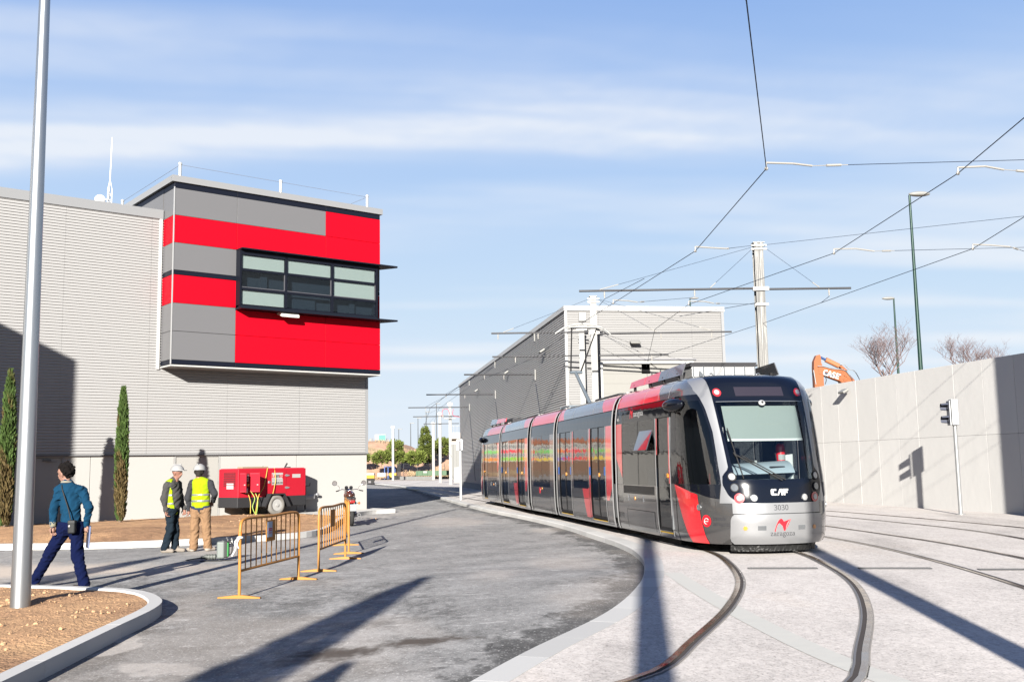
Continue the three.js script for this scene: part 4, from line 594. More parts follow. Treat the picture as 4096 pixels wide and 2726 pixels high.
    // wipers
    const on = (w, y, f = 0.03) => { const q = S(Math.sign(w) * aW(y, Math.abs(w)), y); q.z += f; return q; };
    mesh('wiper', [rod(on(-0.06, 1.26, 0.05), on(0.68, 1.72, 0.05), 0.013), rod(on(-0.12, 1.27, 0.05), on(0.58, 1.70, 0.05), 0.01), rod(on(0.73, 2.18, 0.035), on(0.60, 1.30, 0.03), 0.012), rod(on(0.66, 1.68, 0.05), on(0.69, 1.75, 0.04), 0.022)], rubber, o);
    if (lettering) {
      const out = (g, a, y, m, name, of = 0.004, SS = S) => mesh(name, wrap(g, SS, a, y, of), m, o);
      out(text('3030', 0.088, 0.002, fontR), 0, 0.8, graphText, 'fleet_number', 0.003);
      // builder's three-letter mark
      const k = 0.11, cs = [];
      cs.push(prism([[-1.35, -0.5], [-0.55, -0.5], [-0.55, -0.2], [-1.0, -0.2], [-1.0, 0.2], [-0.55, 0.2], [-0.55, 0.5], [-1.35, 0.5], [-1.5, 0.3], [-1.5, -0.3]], 0.02).scale(k, k, k), prism([[-0.5, -0.5], [-0.2, -0.5], [0.02, -0.02], [0.2, -0.02], [0.2, -0.5], [0.5, -0.5], [0.5, 0.5], [0.0, 0.5]], 0.02).scale(k, k, k), prism([[0.58, -0.5], [0.9, -0.5], [0.9, -0.15], [1.3, -0.15], [1.3, 0.12], [0.9, 0.12], [0.9, 0.22], [1.45, 0.22], [1.45, 0.5], [0.58, 0.5]], 0.02).scale(k, k, k));
      out(mg(cs), 0, 1.06, whiteText, 'builder_mark', 0.004);
      out(swoosh(0.3), 0.0, 0.50, mat([0.3024, 0.0086, 0.0144], 0.4), 'city_emblem', 0.026); out(text('zaragoza', 0.075, 0.002, fontS), 0.0, 0.345, graphText, 'city_name', 0.026);
      out(swoosh(0.26), aS(2.62, 4.5), 2.63, mat([0.3024, 0.0086, 0.0144], 0.4), 'city_emblem'); out(text('zaragoza', 0.115, 0.002, fontS), aS(2.62, 4.02), 2.6, whiteText, 'city_name');
      out(text('3035', 0.06, 0.002, fontR), aS(2.6, 5.55), 2.56, whiteText, 'fleet_number');
      const ring = new THREE.Shape(); ring.absarc(0, 0, 0.105, 0, 6.283); const hol = new THREE.Path(); hol.absarc(0.02, -0.01, 0.055, 0, 6.283, true); ring.holes.push(hol);
      out(mg([new THREE.ExtrudeGeometry(ring, { depth: 0.002, bevelEnabled: false, curveSegments: 12 }), bx(0.11, 0.022, 0.002, 0.02, 0.0, 0.001)]), aS(0.55, 0.52) + 0.12, 0.57, mat([0.3024, 0.0086, 0.0144], 0.4), 'operator_emblem'); out(mg([new THREE.TorusGeometry(0.05, 0.009, 4, 18, 4.6).rotateZ(0.5), bx(0.09, 0.016, 0.004, -0.005, 0, 0)]), aS(0.55, 0.52) + 0.12, 0.565, whiteText, 'emblem_mark', 0.008); out(mg([text('tranvía', 0.06, 0.002, fontR, false).translate(0, 0.02, 0), text('zaragoza', 0.06, 0.002, fontR, false).translate(0, -0.075, 0)]), aS(0.55, 0.52) - 0.02, 0.57, graphText, 'operator_name');
    }
    // roof equipment near the cab
    const rb = mesh('resistor_box', [bx(1.3, 0.2, 0.5, -0.12, 3.33, -2.3)], mat([0.2736, 0.2736, 0.2736], 0.35, 0.6), o);
    for (let k = 0; k < 7; k++) mesh('box_rib', bx(0.025, 0.21, 0.52, -0.75 + k * 0.21, 3.33, -2.295), lensGrey, rb); mesh('box_lid', [bx(1.38, 0.035, 0.56, -0.12, 3.45, -2.3), bx(1.34, 0.03, 0.54, -0.12, 3.49, -2.3)], dark, rb);
    for (const x of [-0.5, 0.45]) mesh('lifting_eye', new THREE.TorusGeometry(0.035, 0.012, 6, 14).translate(x, 3.23, -1.75), lensGrey, o);
    mesh('roof_unit', [rbx(1.3, 0.22, 1.9, 0.05, 0, 3.31, -4.2)], dark, o); mesh('roof_fin', prism([[0, 0], [0.14, 0], [0.02, 0.12]], 0.03).translate(-0.75, 3.19, -1.75), lensGrey, o);
    ringFrame(o, len - 0.24, len - 0.14);
    shells.forEach((g) => mesh('side_wall', g, char, o));
  }
  const A1 = Math.atan2(1.02, 5.75);
  const front = sect(bx(2.2, 0.08, 4.6, 0, 0.32, -3.5), dark, 4.58, -17.72, A1);
  cab(front, 5.9, true);
  front.userData.label = 'front cab section with raked windscreen and silver nose';

  // ------------------------------------------------ long suspended section with two double doors
  function saloon(o, L) {
    const shells = [];
    for (const sd of [1, -1]) {
      const shell = []; shells.push(shell); const S = wall(sd), e0 = 0.14, e1 = L - 0.14, q = (x) => L * x / 6.34, D = [[q(0.82), q(2.24)], [q(4.36), q(5.82)]], W = [q(2.52), q(4.12)];
      shell.push(patch(S, e0, D[0][0], 0.17, 2.47, 0, 1, 12), patch(S, D[0][1], W[0], 0.17, 2.47, 0, 1, 12), patch(S, W[1], D[1][0], 0.17, 2.47, 0, 1, 12), patch(S, D[1][1], e1, 0.17, 2.47, 0, 1, 12), patch(S, W[0], W[1], 0.17, 1.02, 0, 2, 6), patch(S, D[0][0], D[0][1], 0.17, 0.27, 0, 2, 2), patch(S, D[1][0], D[1][1], 0.17, 0.27, 0, 2, 2));
      mesh('window_band', [patch(S, e0, e1, 2.47, 2.81, 0.001, 6, 4)], black, o);
      for (const [a, b] of D) {
        const m = (a + b) / 2;
        for (const [c, d] of [[a, m - 0.01], [m + 0.01, b]]) { const dl = mesh('door_leaf', patch(S, c, d, 0.28, 2.46, -0.018, 2, 10), glass, o); mesh('leaf_frame', [patch(S, c, c + 0.035, 0.28, 2.46, -0.012, 1, 8), patch(S, d - 0.035, d, 0.28, 2.46, -0.012, 1, 8), patch(S, c, d, 0.28, 0.35, -0.012, 1, 1)], rubber, dl); }
        mesh('door_edge', patch(S, a - 0.03, a, 0.2, 2.47, 0.01, 1, 10), white, o);
        mesh('door_button', wrap(disc(0.05, 0.02), S, m - 0.05, 1.33, -0.01), amber, o); mesh('access_sign', wrap(rbx(0.12, 0.2, 0.004, 0.01), S, a + 0.13, 1.42, -0.012), blueS, o); mesh('access_sign', wrap(rbx(0.12, 0.2, 0.004, 0.01), S, b + 0.09, 1.42, 0.004), blueS, o);
        mesh('step_light', patch(S, a + 0.05, b - 0.05, 0.245, 0.27, 0.012, 2, 1), yellowM, o);
      }
      mesh('window', patch(S, W[0], W[1], 1.02, 2.47, -0.002, 3, 8), glass, o);
      mesh('window_edge', [patch(S, W[0], W[0] + 0.04, 1.02, 2.47, 0.003, 1, 8), patch(S, W[1] - 0.04, W[1], 1.02, 2.47, 0.003, 1, 8), patch(S, W[0], W[1], 0.98, 1.04, 0.003, 2, 1)], black, o);
      mesh('red_pillar', patch(S, e0 + 0.03, (y) => y > 1.15 ? D[0][0] - 0.05 : lerp(e0 + 0.1, D[0][0] - 0.05, 1), 1.15, 2.46, 0.003, 2, 8), redP, o);
      mesh('red_pillar', patch(S, (y) => e0 + 0.05 + 0.35 * (1.15 - y) / 0.4, D[0][0] - 0.05, 0.75, 1.15, 0.003, 2, 4), redP, o);
      mesh('red_slash', patch(S, W[0] - 0.1, (y) => lerp(W[0] + 0.28, W[0] + 0.62, (y - 0.28) / 0.72), 0.28, 1.0, 0.003, 2, 6), redP, o);
      mesh('red_pillar', patch(S, D[0][1] + 0.03, D[0][1] + 0.13, 0.3, 2.46, 0.004, 1, 8), redP, o); mesh('red_pillar', patch(S, W[1] + 0.02, W[1] + 0.1, 1.6, 2.46, 0.004, 1, 8), redP, o);
      mesh('hatch_outline', [patch(S, W[0], W[1], 0.735, 0.745, 0.005, 1, 1)], rubber, o);
      mesh('skirt_rail', patch(S, e0, e1, 0.17, 0.21, 0.012, 4, 1), silver, o);
      const rl = (k) => (y) => lerp(k - 0.25, k + 0.25, (y - 2.81) / 0.38);
      mesh('roof_fairing', patch(S, e0, rl(q(1.35)), 2.81, 3.189, 0, 3, 12), redP, o); mesh('roof_fairing', patch(S, rl(q(1.35)), rl(q(5.6)), 2.81, 3.189, 0, 6, 12), greyP, o); mesh('roof_fairing', patch(S, rl(q(5.6)), e1, 2.81, 3.189, 0, 2, 12), redP, o);
      for (const s of [2.1, 4.3]) mesh('fairing_seam', patch(S, s, s + 0.014, 2.81, 3.18, 0.003, 1, 10), white, o);
      mesh('cant_seam', patch(S, e0, e1, 2.795, 2.812, 0.004, 4, 1), rubber, o);
    }
    roofBox(0.14, L - 0.14, dark, o); interior(o, 0.15, L - 0.15, [[2.8, 0.75], [3.7, 0.75], [2.8, -0.75], [3.7, -0.75]]);
    mesh('roof_unit', [rbx(1.4, 0.14, 2.4, 0.04, 0.1, 3.26, -L / 2)], dark, o);
    ringFrame(o, 0.14, 0.24); ringFrame(o, L - 0.24, L - 0.14);
    shells.forEach((g) => mesh('side_wall', g, char, o));
  }
  // ------------------------------------------------ short section over a bogie
  function bogie(o, L) {
    const shells = [];
    for (const sd of [1, -1]) {
      const shell = []; shells.push(shell); const S = wall(sd), e0 = 0.14, e1 = L - 0.14, W = [0.75, L - 0.55], m = L / 2 + 0.05;
      shell.push(patch(S, e0, W[0], 0.17, 2.47, 0, 1, 12), patch(S, W[1], e1, 0.17, 2.47, 0, 1, 12), patch(S, W[0], W[1], 0.17, 1.1, 0, 2, 8));
      mesh('window_band', patch(S, e0, e1, 2.47, 2.81, 0.001, 3, 4), black, o);
      for (const [a, b] of [[W[0], m - 0.03], [m + 0.03, W[1]]]) mesh('window', patch(S, a, b, 1.1, 2.47, -0.002, 2, 8), glass, o);
      mesh('window_edge', [patch(S, m - 0.03, m + 0.03, 1.1, 2.47, 0, 1, 8), patch(S, W[0], W[1], 0.93, 1.1, 0.003, 2, 2)], black, o);
      mesh('hatch_outline', [patch(S, 0.8, L - 0.7, 0.615, 0.625, 0.004, 2, 1), patch(S, 0.8, 0.812, 0.24, 0.62, 0.004, 1, 2), patch(S, L - 0.7, L - 0.688, 0.24, 0.62, 0.004, 1, 2)], lensGrey, o);
      mesh('operator_emblem', wrap(disc(0.1, 0.004), S, 2.1, 0.82, 0.002), redP, o); mesh('side_marker', wrap(disc(0.04, 0.02), S, 1.8, 1.0 - 0.12, 0), amber, o);
      mesh('roof_fairing', patch(S, e0, e1, 2.81, 3.189, 0, 4, 12), redP, o); mesh('cant_seam', patch(S, e0, e1, 2.795, 2.812, 0.004, 2, 1), rubber, o);
    }
    roofBox(0.14, L - 0.14, dark, o); interior(o, 0.15, L - 0.15, [[1.3, 0.75], [2.2, 0.75]]);
    for (const s of [0.9, 2.6]) for (const x of [-0.72, 0.72]) mesh('wheel', new THREE.CylinderGeometry(0.29, 0.29, 0.1, 20).rotateZ(Math.PI / 2).translate(x, 0.3, -s), rubber, o);
    ringFrame(o, 0.14, 0.24); ringFrame(o, L - 0.24, L - 0.14);
    shells.forEach((g) => mesh('side_wall', g, char, o));
  }
  const J = [[3.56, -23.47], [2.47, -29.71], [1.76, -33.15], [0.75, -39.26], [-0.30, -44.7]];
  const kinds = [saloon, bogie, saloon];
  for (let i = 0; i < 3; i++) {
    const [ax, az] = J[i], [bx_, bz] = J[i + 1], L = Math.hypot(ax - bx_, az - bz), o = sect(bx(2.2, 0.08, L - 0.3, 0, 0.32, -L / 2), dark, ax, az, Math.atan2(ax - bx_, az - bz));
    kinds[i](o, L);
  }
  { // rear cab, facing away
    const [ax, az] = J[3], [bx_, bz] = J[4], t = Math.atan2(ax - bx_, az - bz), o = sect(bx(2.2, 0.08, 4.6, 0, 0.32, -3.5), dark, ax - Math.sin(t) * 5.9, az - Math.cos(t) * 5.9, t + Math.PI);
    cab(o, 5.9, false); o.userData.label = 'rear cab section at the far end';
  }
  // gangway bellows between the sections
  J.slice(0, 4).forEach(([x, z], i) => {
    const g = []; const prev = i === 0 ? [4.58, -17.72] : J[i - 1], t = Math.atan2(prev[0] - J[i + 1][0], prev[1] - J[i + 1][1]);
    for (let k = 0; k < 5; k++) { const zz = -0.14 + k * 0.07, sc = k % 2 ? 0.90 : 0.955, pr = TY.map((y, j) => [-TW[j] * sc, 1.7 + (Math.max(y, 0.2) - 1.7) * sc]); const full = [...pr, ...pr.slice().reverse().map(([a, b]) => [-a, b])]; g.push(prism(full, 0.068).translate(0, 0, zz - 0.035)); }
    const b = mesh('gangway_bellows', g, rubber, tram); b.position.set(x - 4.58, 0, z + 17.72); b.rotation.y = t;
  });
  { // pantograph over the short section
    const c = [(J[1][0] + J[2][0]) / 2 - 4.58, 0, (J[1][1] + J[2][1]) / 2 + 17.72], t = Math.atan2(J[1][0] - J[2][0], J[1][1] - J[2][1]);
    const pm = mat([0.072, 0.0864, 0.1008], 0.5, 0.4), pk = mat([0.0144, 0.0144, 0.0158], 0.5);
    const P = mesh('pantograph', [bx(1.1, 0.06, 0.06, 0, 3.33, 0.55), bx(1.1, 0.06, 0.06, 0, 3.33, -0.55), bx(0.06, 0.06, 1.1, 0.5, 3.33, 0), bx(0.06, 0.06, 1.1, -0.5, 3.33, 0), ...[-1, 1].flatMap((a) => [-1, 1].map((b) => cyl(0.035, 0.035, 0.14, a * 0.5, 3.19, b * 0.55, 8)))], pm, tram);
    P.position.set(...c); P.rotation.y = t;
    mesh('lower_arm', [rod([0.15, 3.36, 0.5], [-0.02, 4.45, -0.55], 0.06, 0.05, 10), rod([0.15, 3.36, 0.35], [0.02, 4.38, -0.55], 0.02)], pm, P); mesh('knee', rod([-0.2, 4.46, -0.56], [0.2, 4.46, -0.56], 0.05), pm, P);
    mesh('upper_arm', rod([-0.17, 4.47, -0.56], [-0.34, 5.75, 0.3], 0.026, 0.02), pk, P); mesh('upper_arm', rod([0.15, 4.47, -0.56], [0.46, 5.75, 0.3], 0.026, 0.02), pk, P);
    mesh('pan_head', [rod([-0.48, 5.76, 0.2], [0.52, 5.76, 0.2], 0.022), rod([-0.48, 5.76, 0.42], [0.52, 5.76, 0.42], 0.022), tube([[-0.85, 5.58, 0.2], [-0.6, 5.74, 0.2], [-0.3, 5.83, 0.2], [0.3, 5.83, 0.2], [0.6, 5.74, 0.2], [0.86, 5.55, 0.2]], 0.022, 6), tube([[-0.85, 5.58, 0.42], [-0.6, 5.74, 0.42], [-0.3, 5.83, 0.42], [0.3, 5.83, 0.42], [0.6, 5.74, 0.42], [0.86, 5.55, 0.42]], 0.022, 6)], mat([0.2304, 0.2304, 0.2232], 0.5, 0.4), P);
  }
}
// ---------------------------------------------------------------- overhead line
const poleMat = mat([0.15, 0.147, 0.141], 0.42, 0.55, { roughnessMap: withRep(patchTex, 1.5), bumpMap: withRep(patchTex, 2), bumpScale: 0.002 }), armMat = mat([0.0324, 0.0324, 0.0346], 0.5, 0.4), insMat = mat([0.15, 0.145, 0.135], 0.5), wireMat = mat([0.0086, 0.013, 0.0252], 0.6, 0.3), fitMat = mat([0.216, 0.2088, 0.1944], 0.5, 0.4);
function hPole(x, z, h, w, label, turn = 0, painted = false) {
  const t = thing('catenary_pole', label, 'catenary pole', [x, 0, z], turn, 'catenary poles'), m = painted ? mat([0.122, 0.122, 0.12], 0.4, 0.1) : poleMat;
  mesh('shaft', [bx(w, h, 0.02, 0, h / 2, w / 2), bx(w, h, 0.02, 0, h / 2, -w / 2), bx(0.02, h, w - 0.02, 0, h / 2, 0)], m, t);
  mesh('base_plate', bx(w * 1.5, 0.03, w * 1.5, 0, 0.015, 0), m, t); mesh('cap', bx(w + 0.06, 0.03, w + 0.06, 0, h + 0.005, 0), m, t);
  mesh('top_bracket', [bx(w + 0.22, 0.05, 0.05, 0, h - 0.1, w / 2 + 0.03), bx(w + 0.22, 0.05, 0.05, 0, h - 0.22, w / 2 + 0.03)], fitMat, t);
  return t;
}
function crossArm(t, x0, x1, y, z = 0, r = 0.045, drops = [], stays = [], top = null) {
  mesh('cross_arm', rod([x0, y, z], [x1, y - 0.01, z], r, r, 10), armMat, t);
  for (const d of drops) mesh('dropper', [rod([d, y - r, z], [d, y - 0.24, z], 0.02, 0.02, 6), cyl(0.026, 0.026, 0.08, d, y - 0.16, z, 8)], insMat, t);
  for (const s of stays) { const a = V(s, y + r, z), b = V(Math.sign(s) * 0.13, top, z), m1 = a.clone().lerp(b, 0.12); mesh('stay_insulator', rod(a, m1, 0.016, 0.016, 6), insMat, t); mesh('stay_wire', rod(m1, b, 0.006, 0.006, 5), wireMat, t); }
}
const p1 = hPole(7.9, -32, 8.5, 0.28, 'tall steel catenary pole rising just behind the tram roof');
crossArm(p1, -5.75, -0.16, 7.02, 0.18, 0.034, [-4.95, -2.1], [-5.1, -1.6], 8.36); crossArm(p1, 0.16, 2.85, 6.98, 0.18, 0.034, [2.15], [1.85], 8.36);
mesh('arm_clamp', [bx(0.5, 0.12, 0.1, 0, 7.0, 0.17), bx(0.44, 0.08, 0.08, 0, 6.5, 0.17)], fitMat, p1);
const p2 = hPole(3.08, -38, 7.85, 0.22, 'white catenary pole before the shed door frame', 0, true);
crossArm(p2, -3.85, -0.13, 6.5, 0.15, 0.032, [-3.6, -2.1], [-3.4], 7.75); crossArm(p2, 0.13, 5.15, 6.42, 0.15, 0.032, [2.5, 4.4], [2.35, 4.45], 7.75); mesh('arm_clamp', bx(0.4, 0.1, 0.08, 0, 6.46, 0.14), fitMat, p2);
const p3 = hPole(2.72, -39.5, 7.0, 0.2, 'pale catenary pole close to the shed corner with a box on top', 0, true);
crossArm(p3, -3.5, -0.12, 5.78, 0.13, 0.03, [-2.6], [], 6.9); crossArm(p3, 0.12, 3.35, 5.76, 0.13, 0.03, [2.7], [2.4], 6.9); mesh('junction_box', rbx(0.3, 0.36, 0.2, 0.02, 0.05, 7.3, 0), lampWhite, p3);
// brackets on the shed flank that carry arms over the far track
[[6.73, 3.35, 'cross arm bracketed to the shed flank nearest the tram roof'], [19.73, 4.1, 'cross arm bracketed to the middle of the shed flank'], [32.74, 4.4, 'cross arm bracketed to the far end of the shed flank']].forEach(([s, len, label], i) => {
  const p = shedP(s, 0, 0), t = thing('bracket_arm', label, 'bracket arm', [p.x, 0, p.z], Math.atan2(SFR.x, SFR.z) - Math.PI / 2, 'overhead line arms on the shed flank');
  // local x points right (towards the wall)
  mesh('cross_arm', rod([-len, 5.74, 0], [-0.06, 5.74, 0], 0.035, 0.035, 8), armMat, t); mesh('wall_plate', rbx(0.06, 0.5, 0.2, 0.01, -0.05, 5.72, 0), lampWhite, t); mesh('stay_plate', rbx(0.06, 0.42, 0.1, 0.01, -0.04, 7.5, 0), lampWhite, t);
  mesh('stay_wire', rod([-len * 0.72, 5.78, 0], [-0.05, 7.42, 0], 0.008, 0.008, 4), wireMat, t); for (const d of [0.72, 0.45]) mesh('dropper', rod([-len * d, 5.72, 0], [-len * d, 5.52, 0], 0.018, 0.018, 6), insMat, t);
  mesh('shadow_line', tube([[-0.06, 5.3, 0.2], [-0.05, 3.0, 1.6], [-0.05, 0.6, 2.9]], 0.012, 4), wireMat, t);  // thin dark tube laid along the flank in place of a cast shadow line
});
// far poles
function farPole(x, z, h, w, label, arm) { const t = hPole(x, z, h, w, label, 0, true); if (arm) crossArm(t, arm[0], arm[1], arm[2], w, 0.04, [arm[0] * 0.6], [arm[0] * 0.7], h - 0.1); return t; }
farPole(-7.24, -100.7, 6.9, 0.26, 'white catenary pole in the distance, second left of the shed', [-1.6, 1.9, 5.75]);
farPole(-5.5, -88.9, 7.1, 0.24, 'distant pole with switchgear and red insulators left of the shed', [-3.2, 0.8, 5.9]);
{ const t = thing('line_switch', 'small line switch with red cables on the distant pole', 'switchgear', [-5.5, 5.7, -88.6]); mesh('base', bx(1.0, 0.08, 0.2, 0, 0, 0), lampWhite, t); mesh('insulator', cyl(0.06, 0.06, 0.3, -0.6, 0.05, 0, 8), insMat, t); mesh('cable', tube([[-0.7, 0.2, 0], [-0.6, 0.75, 0], [-0.2, 0.8, 0], [0, 0.3, 0]], 0.02, 5), mat([0.252, 0.0144, 0.036], 0.5), t); mesh('cable', tube([[0.3, 0.8, 0], [0.25, 0.3, 0], [0.6, 0.15, 0], [1.2, 0.1, 0]], 0.02, 5), mat([0.252, 0.0144, 0.036], 0.5), t); }
farPole(-9.54, -121.6, 6.8, 0.3, 'grey concrete line pole beyond the low white wall'); farPole(-14.46, -122.6, 6.5, 0.26, 'slim grey pole beside the blue forklift', null);
// poles outside the picture
const pR = hPole(3.18, -1.5, 8.6, 0.3, 'catenary pole beside the camera on the right, outside the picture');
const pB = hPole(-0.35, 3.0, 8.6, 0.28, 'catenary pole behind the camera, outside the picture');
const pO = hPole(13.2, -17.2, 8.6, 0.28, 'catenary pole right of the tracks, outside the picture'), pQ = hPole(14.0, -24.6, 8.0, 0.26, 'catenary pole before the wall, outside the picture');
function wire(pts, r, label, group) { const t = mesh('contact_wire', pts.slice(1).map((p, i) => rod(pts[i], p, r, r, 5)), wireMat); return tag(t, label, 'wire', group); }
wire([[-1.5, 5.95, -3], [0.8, 5.9, -6.0], [2.26, 5.9, -9.14], [3.82, 5.9, -14.72], [3.8, 5.9, -20.58], [2.76, 5.9, -27.29], [2.1, 5.88, -31.3], [0.9, 5.75, -39.5], [-1.5, 5.5, -47], [-3.0, 5.5, -56], [-5.0, 5.5, -69], [-8.0, 5.5, -101]], 0.0075, 'contact wire above the tram, bending at the top of the picture', 'overhead contact wires');
wire([[5.9, 5.9, -4], [6.61, 5.9, -12.65], [6.85, 5.9, -15.14], [6.8, 5.9, -21.05], [4.88, 5.9, -27.73], [4.6, 5.85, -32.5], [5.36, 5.4, -40.6]], 0.0075, 'contact wire of the middle track running to the shed door notch', 'overhead contact wires');
wire([[8.6, 5.9, -12], [9.32, 5.9, -18.12], [9.62, 5.9, -20.83], [8.81, 5.9, -26.2], [7.95, 5.9, -31.74], [6.6, 5.85, -37.8], [5.2, 5.6, -40.2]], 0.0075, 'contact wire of the right-hand track', 'overhead contact wires');
wire([[2.95, 6.75, -31.8], [2.42, 5.92, -28.0]], 0.008, 'short bridle wire hung from the left end of the long cross arm', 'bridle wires'); wire([[2.95, 6.75, -31.8], [3.65, 6.6, -27.5]], 0.008, 'second bridle wire hung from the left end of the long cross arm', 'bridle wires'); wire([[10.05, 6.72, -31.8], [8.6, 5.92, -28.0]], 0.008, 'bridle wire hung from the right end of the long cross arm', 'bridle wires');
wire([[-1.67, 5.5, -44.4], [-3.6, 5.5, -56], [-5.6, 5.5, -68.7], [-8.7, 5.75, -100.7], [-13, 5.7, -140]], 0.012, 'second far wire under the shed flank arms', 'far wires');
// curved steady arms that hold the wires to the side
function steady(a, mid, b, end, label) {
  const t = thing('steady_arm', label, 'steady arm', a, 0, 'curved white steady arms on the wires'), R = (p) => [p[0] - a[0], p[1] - a[1], p[2] - a[2]];
  mesh('clamp', [new THREE.SphereGeometry(0.03, 8, 6), rod([0, 0, 0], [0, 0.09, 0], 0.012, 0.012, 6)], fitMat, t);
  mesh('arm_tube', [rod([0, 0.09, 0], R(mid), 0.016, 0.016, 8), rod(R(mid), R(b), 0.016, 0.016, 8)], insMat, t);
  const B = V(...R(b)), E = V(...R(end)), d = E.clone().sub(B).normalize(), c1 = B.clone().addScaledVector(d, 0.25), c2 = B.clone().addScaledVector(d, 0.5), c3 = B.clone().addScaledVector(d, 0.62);
  mesh('link', rod(B, c1, 0.007, 0.007, 5), fitMat, t); mesh('turnbuckle', rod(c1, c2, 0.02, 0.02, 8), insMat, t); mesh('link', rod(c2, c3, 0.007, 0.007, 5), fitMat, t); mesh('span_wire', rod(c3, E, 0.0055, 0.0055, 5), wireMat, t);
}
steady([3.82, 5.9, -14.72], [4.25, 6.0, -14.82], [4.56, 5.99, -14.92], [13.1, 6.75, -17.2], 'steady arm at the highest bend of the wire above the tram');
steady([6.85, 5.9, -15.14], [7.32, 6.03, -15.24], [7.65, 6.0, -15.34], [13.1, 6.1, -17.2], 'steady arm near the top right edge of the picture');
steady([3.8, 5.9, -20.58], [4.18, 5.98, -20.68], [4.49, 5.98, -20.78], [7.8, 8.4, -31.8], 'steady arm left of the tall pole top');
steady([6.8, 5.9, -21.05], [7.3, 6.01, -21.15], [7.72, 5.97, -21.25], [13.9, 6.7, -24.6], 'steady arm crossed by the tall pole and the green lamp post');
steady([9.62, 5.9, -20.83], [10.04, 5.99, -20.93], [10.49, 5.97, -21.03], [13.9, 6.15, -24.6], 'steady arm at the right edge beside the green lamp post');
steady([2.76, 5.9, -27.29], [3.16, 5.98, -27.39], [3.44, 5.95, -27.49], [5.75, 6.75, -31.8], 'steady arm over the shed roof below the long cross arm');
steady([4.88, 5.9, -27.73], [5.35, 5.99, -27.83], [5.61, 5.95, -27.93], [7.8, 6.5, -31.8], 'steady arm reaching the tall pole below its cross arm');
wire([[8.05, 8.4, -31.8], [14.0, 7.6, -24.6]], 0.006, 'span wire from the tall pole top to the right edge', 'span wires');
wire([[7.75, 6.55, -31.8], [5.0, 5.9, -30]], 0.008, 'span wire from the tall pole down to the left', 'span wires');
// ---------------------------------------------------------------- pedestrian barriers
{
  const or = mat([0.21, 0.095, 0.022], 0.45), sheetM = mat([0.216, 0.0972, 0.023], 0.55);
  function barrier(x0, z0, x1, z1, label) {
    const L = Math.hypot(x1 - x0, z1 - z0), t = thing('crowd_barrier', label, 'barrier', [x0, asphaltY(x0, z0), z0], Math.atan2(-(z1 - z0), x1 - x0), 'ochre crowd barriers on the road'), r = 0.021;
    mesh('frame', tube([[0, 0.03, 0], [0, 0.5, 0], [0, 0.9, 0], [0.03, 1.0, 0], [0.12, 1.035, 0], [L / 2, 1.035, 0], [L - 0.12, 1.035, 0], [L - 0.03, 1.0, 0], [L, 0.9, 0], [L, 0.5, 0], [L, 0.03, 0]], r, 10, 90), or, t);
    mesh('lower_rail', rod([0, 0.36, 0], [L, 0.36, 0], 0.018, 0.018, 8), or, t);
    for (let k = 1; k <= 11; k++) { const x = L * k / 12; mesh('bar', rod([x, 0.36, 0], [x, 1.03, 0], 0.009, 0.009, 6), or, t); }
    for (const x of [0, L]) mesh('foot', prism([[-0.3, 0], [-0.3, 0.018], [-0.05, 0.045], [0.05, 0.045], [0.3, 0.018], [0.3, 0]], 0.05, 0.004).rotateY(Math.PI / 2).translate(x - 0.025, 0, 0), or, t);
    const p = mesh('sign_plate', rbx(0.34, 0.3, 0.012, 0.004, L * 0.47, 0.83, 0.012), sheetM, t);
    return [t, p, L];
  }
  const [b1, p1_, L1] = barrier(-3.71, -13.95, -3.38, -16.15, 'nearest ochre crowd barrier with a small notice and a white rag');
  const nt = mesh('notice', bx(0.17, 0.22, 0.003, L1 * 0.45, 0.85, 0.02), mat([0.1584, 0.1944, 0.2592], 0.5), p1_); mesh('print', [bx(0.13, 0.014, 0.002, L1 * 0.45, 0.86, 0.023), bx(0.13, 0.012, 0.002, L1 * 0.45, 0.835, 0.023), bx(0.10, 0.01, 0.002, L1 * 0.45, 0.80, 0.023)], mat([0.18, 0.0144, 0.0288], 0.5), p1_);
  barrier(-3.29, -17.33, -3.22, -19.6, 'middle ochre crowd barrier, seen almost edge-on');
  barrier(-3.34, -20.75, -3.78, -23.0, 'farthest ochre crowd barrier behind the middle one');
  // white rag tied to the nearest barrier
  const rg = thing('white_rag', 'white plastic rag knotted round the nearest barrier post', 'rag', [-3.71, asphaltY(-3.71, -13.95), -13.95]); const rm = mat([0.2736, 0.2736, 0.2736], 0.7);
  mesh('knot', new THREE.TorusGeometry(0.028, 0.018, 8, 14).rotateX(1.4).translate(0, 0.80, 0), rm, rg); mesh('tail', tube([[-0.02, 0.8, 0.02], [-0.06, 0.74, 0.03], [-0.05, 0.66, 0.03], [-0.1, 0.56, 0.02]], 0.013, 5), rm, rg); mesh('tail', tube([[0.0, 0.8, 0.03], [-0.03, 0.72, 0.04], [-0.01, 0.66, 0.03]], 0.011, 5), rm, rg); mesh('tape', cyl(0.024, 0.024, 0.05, 0, 0.83, 0, 10), mat([0.3024, 0.0864, 0.0144], 0.5), rg);
}
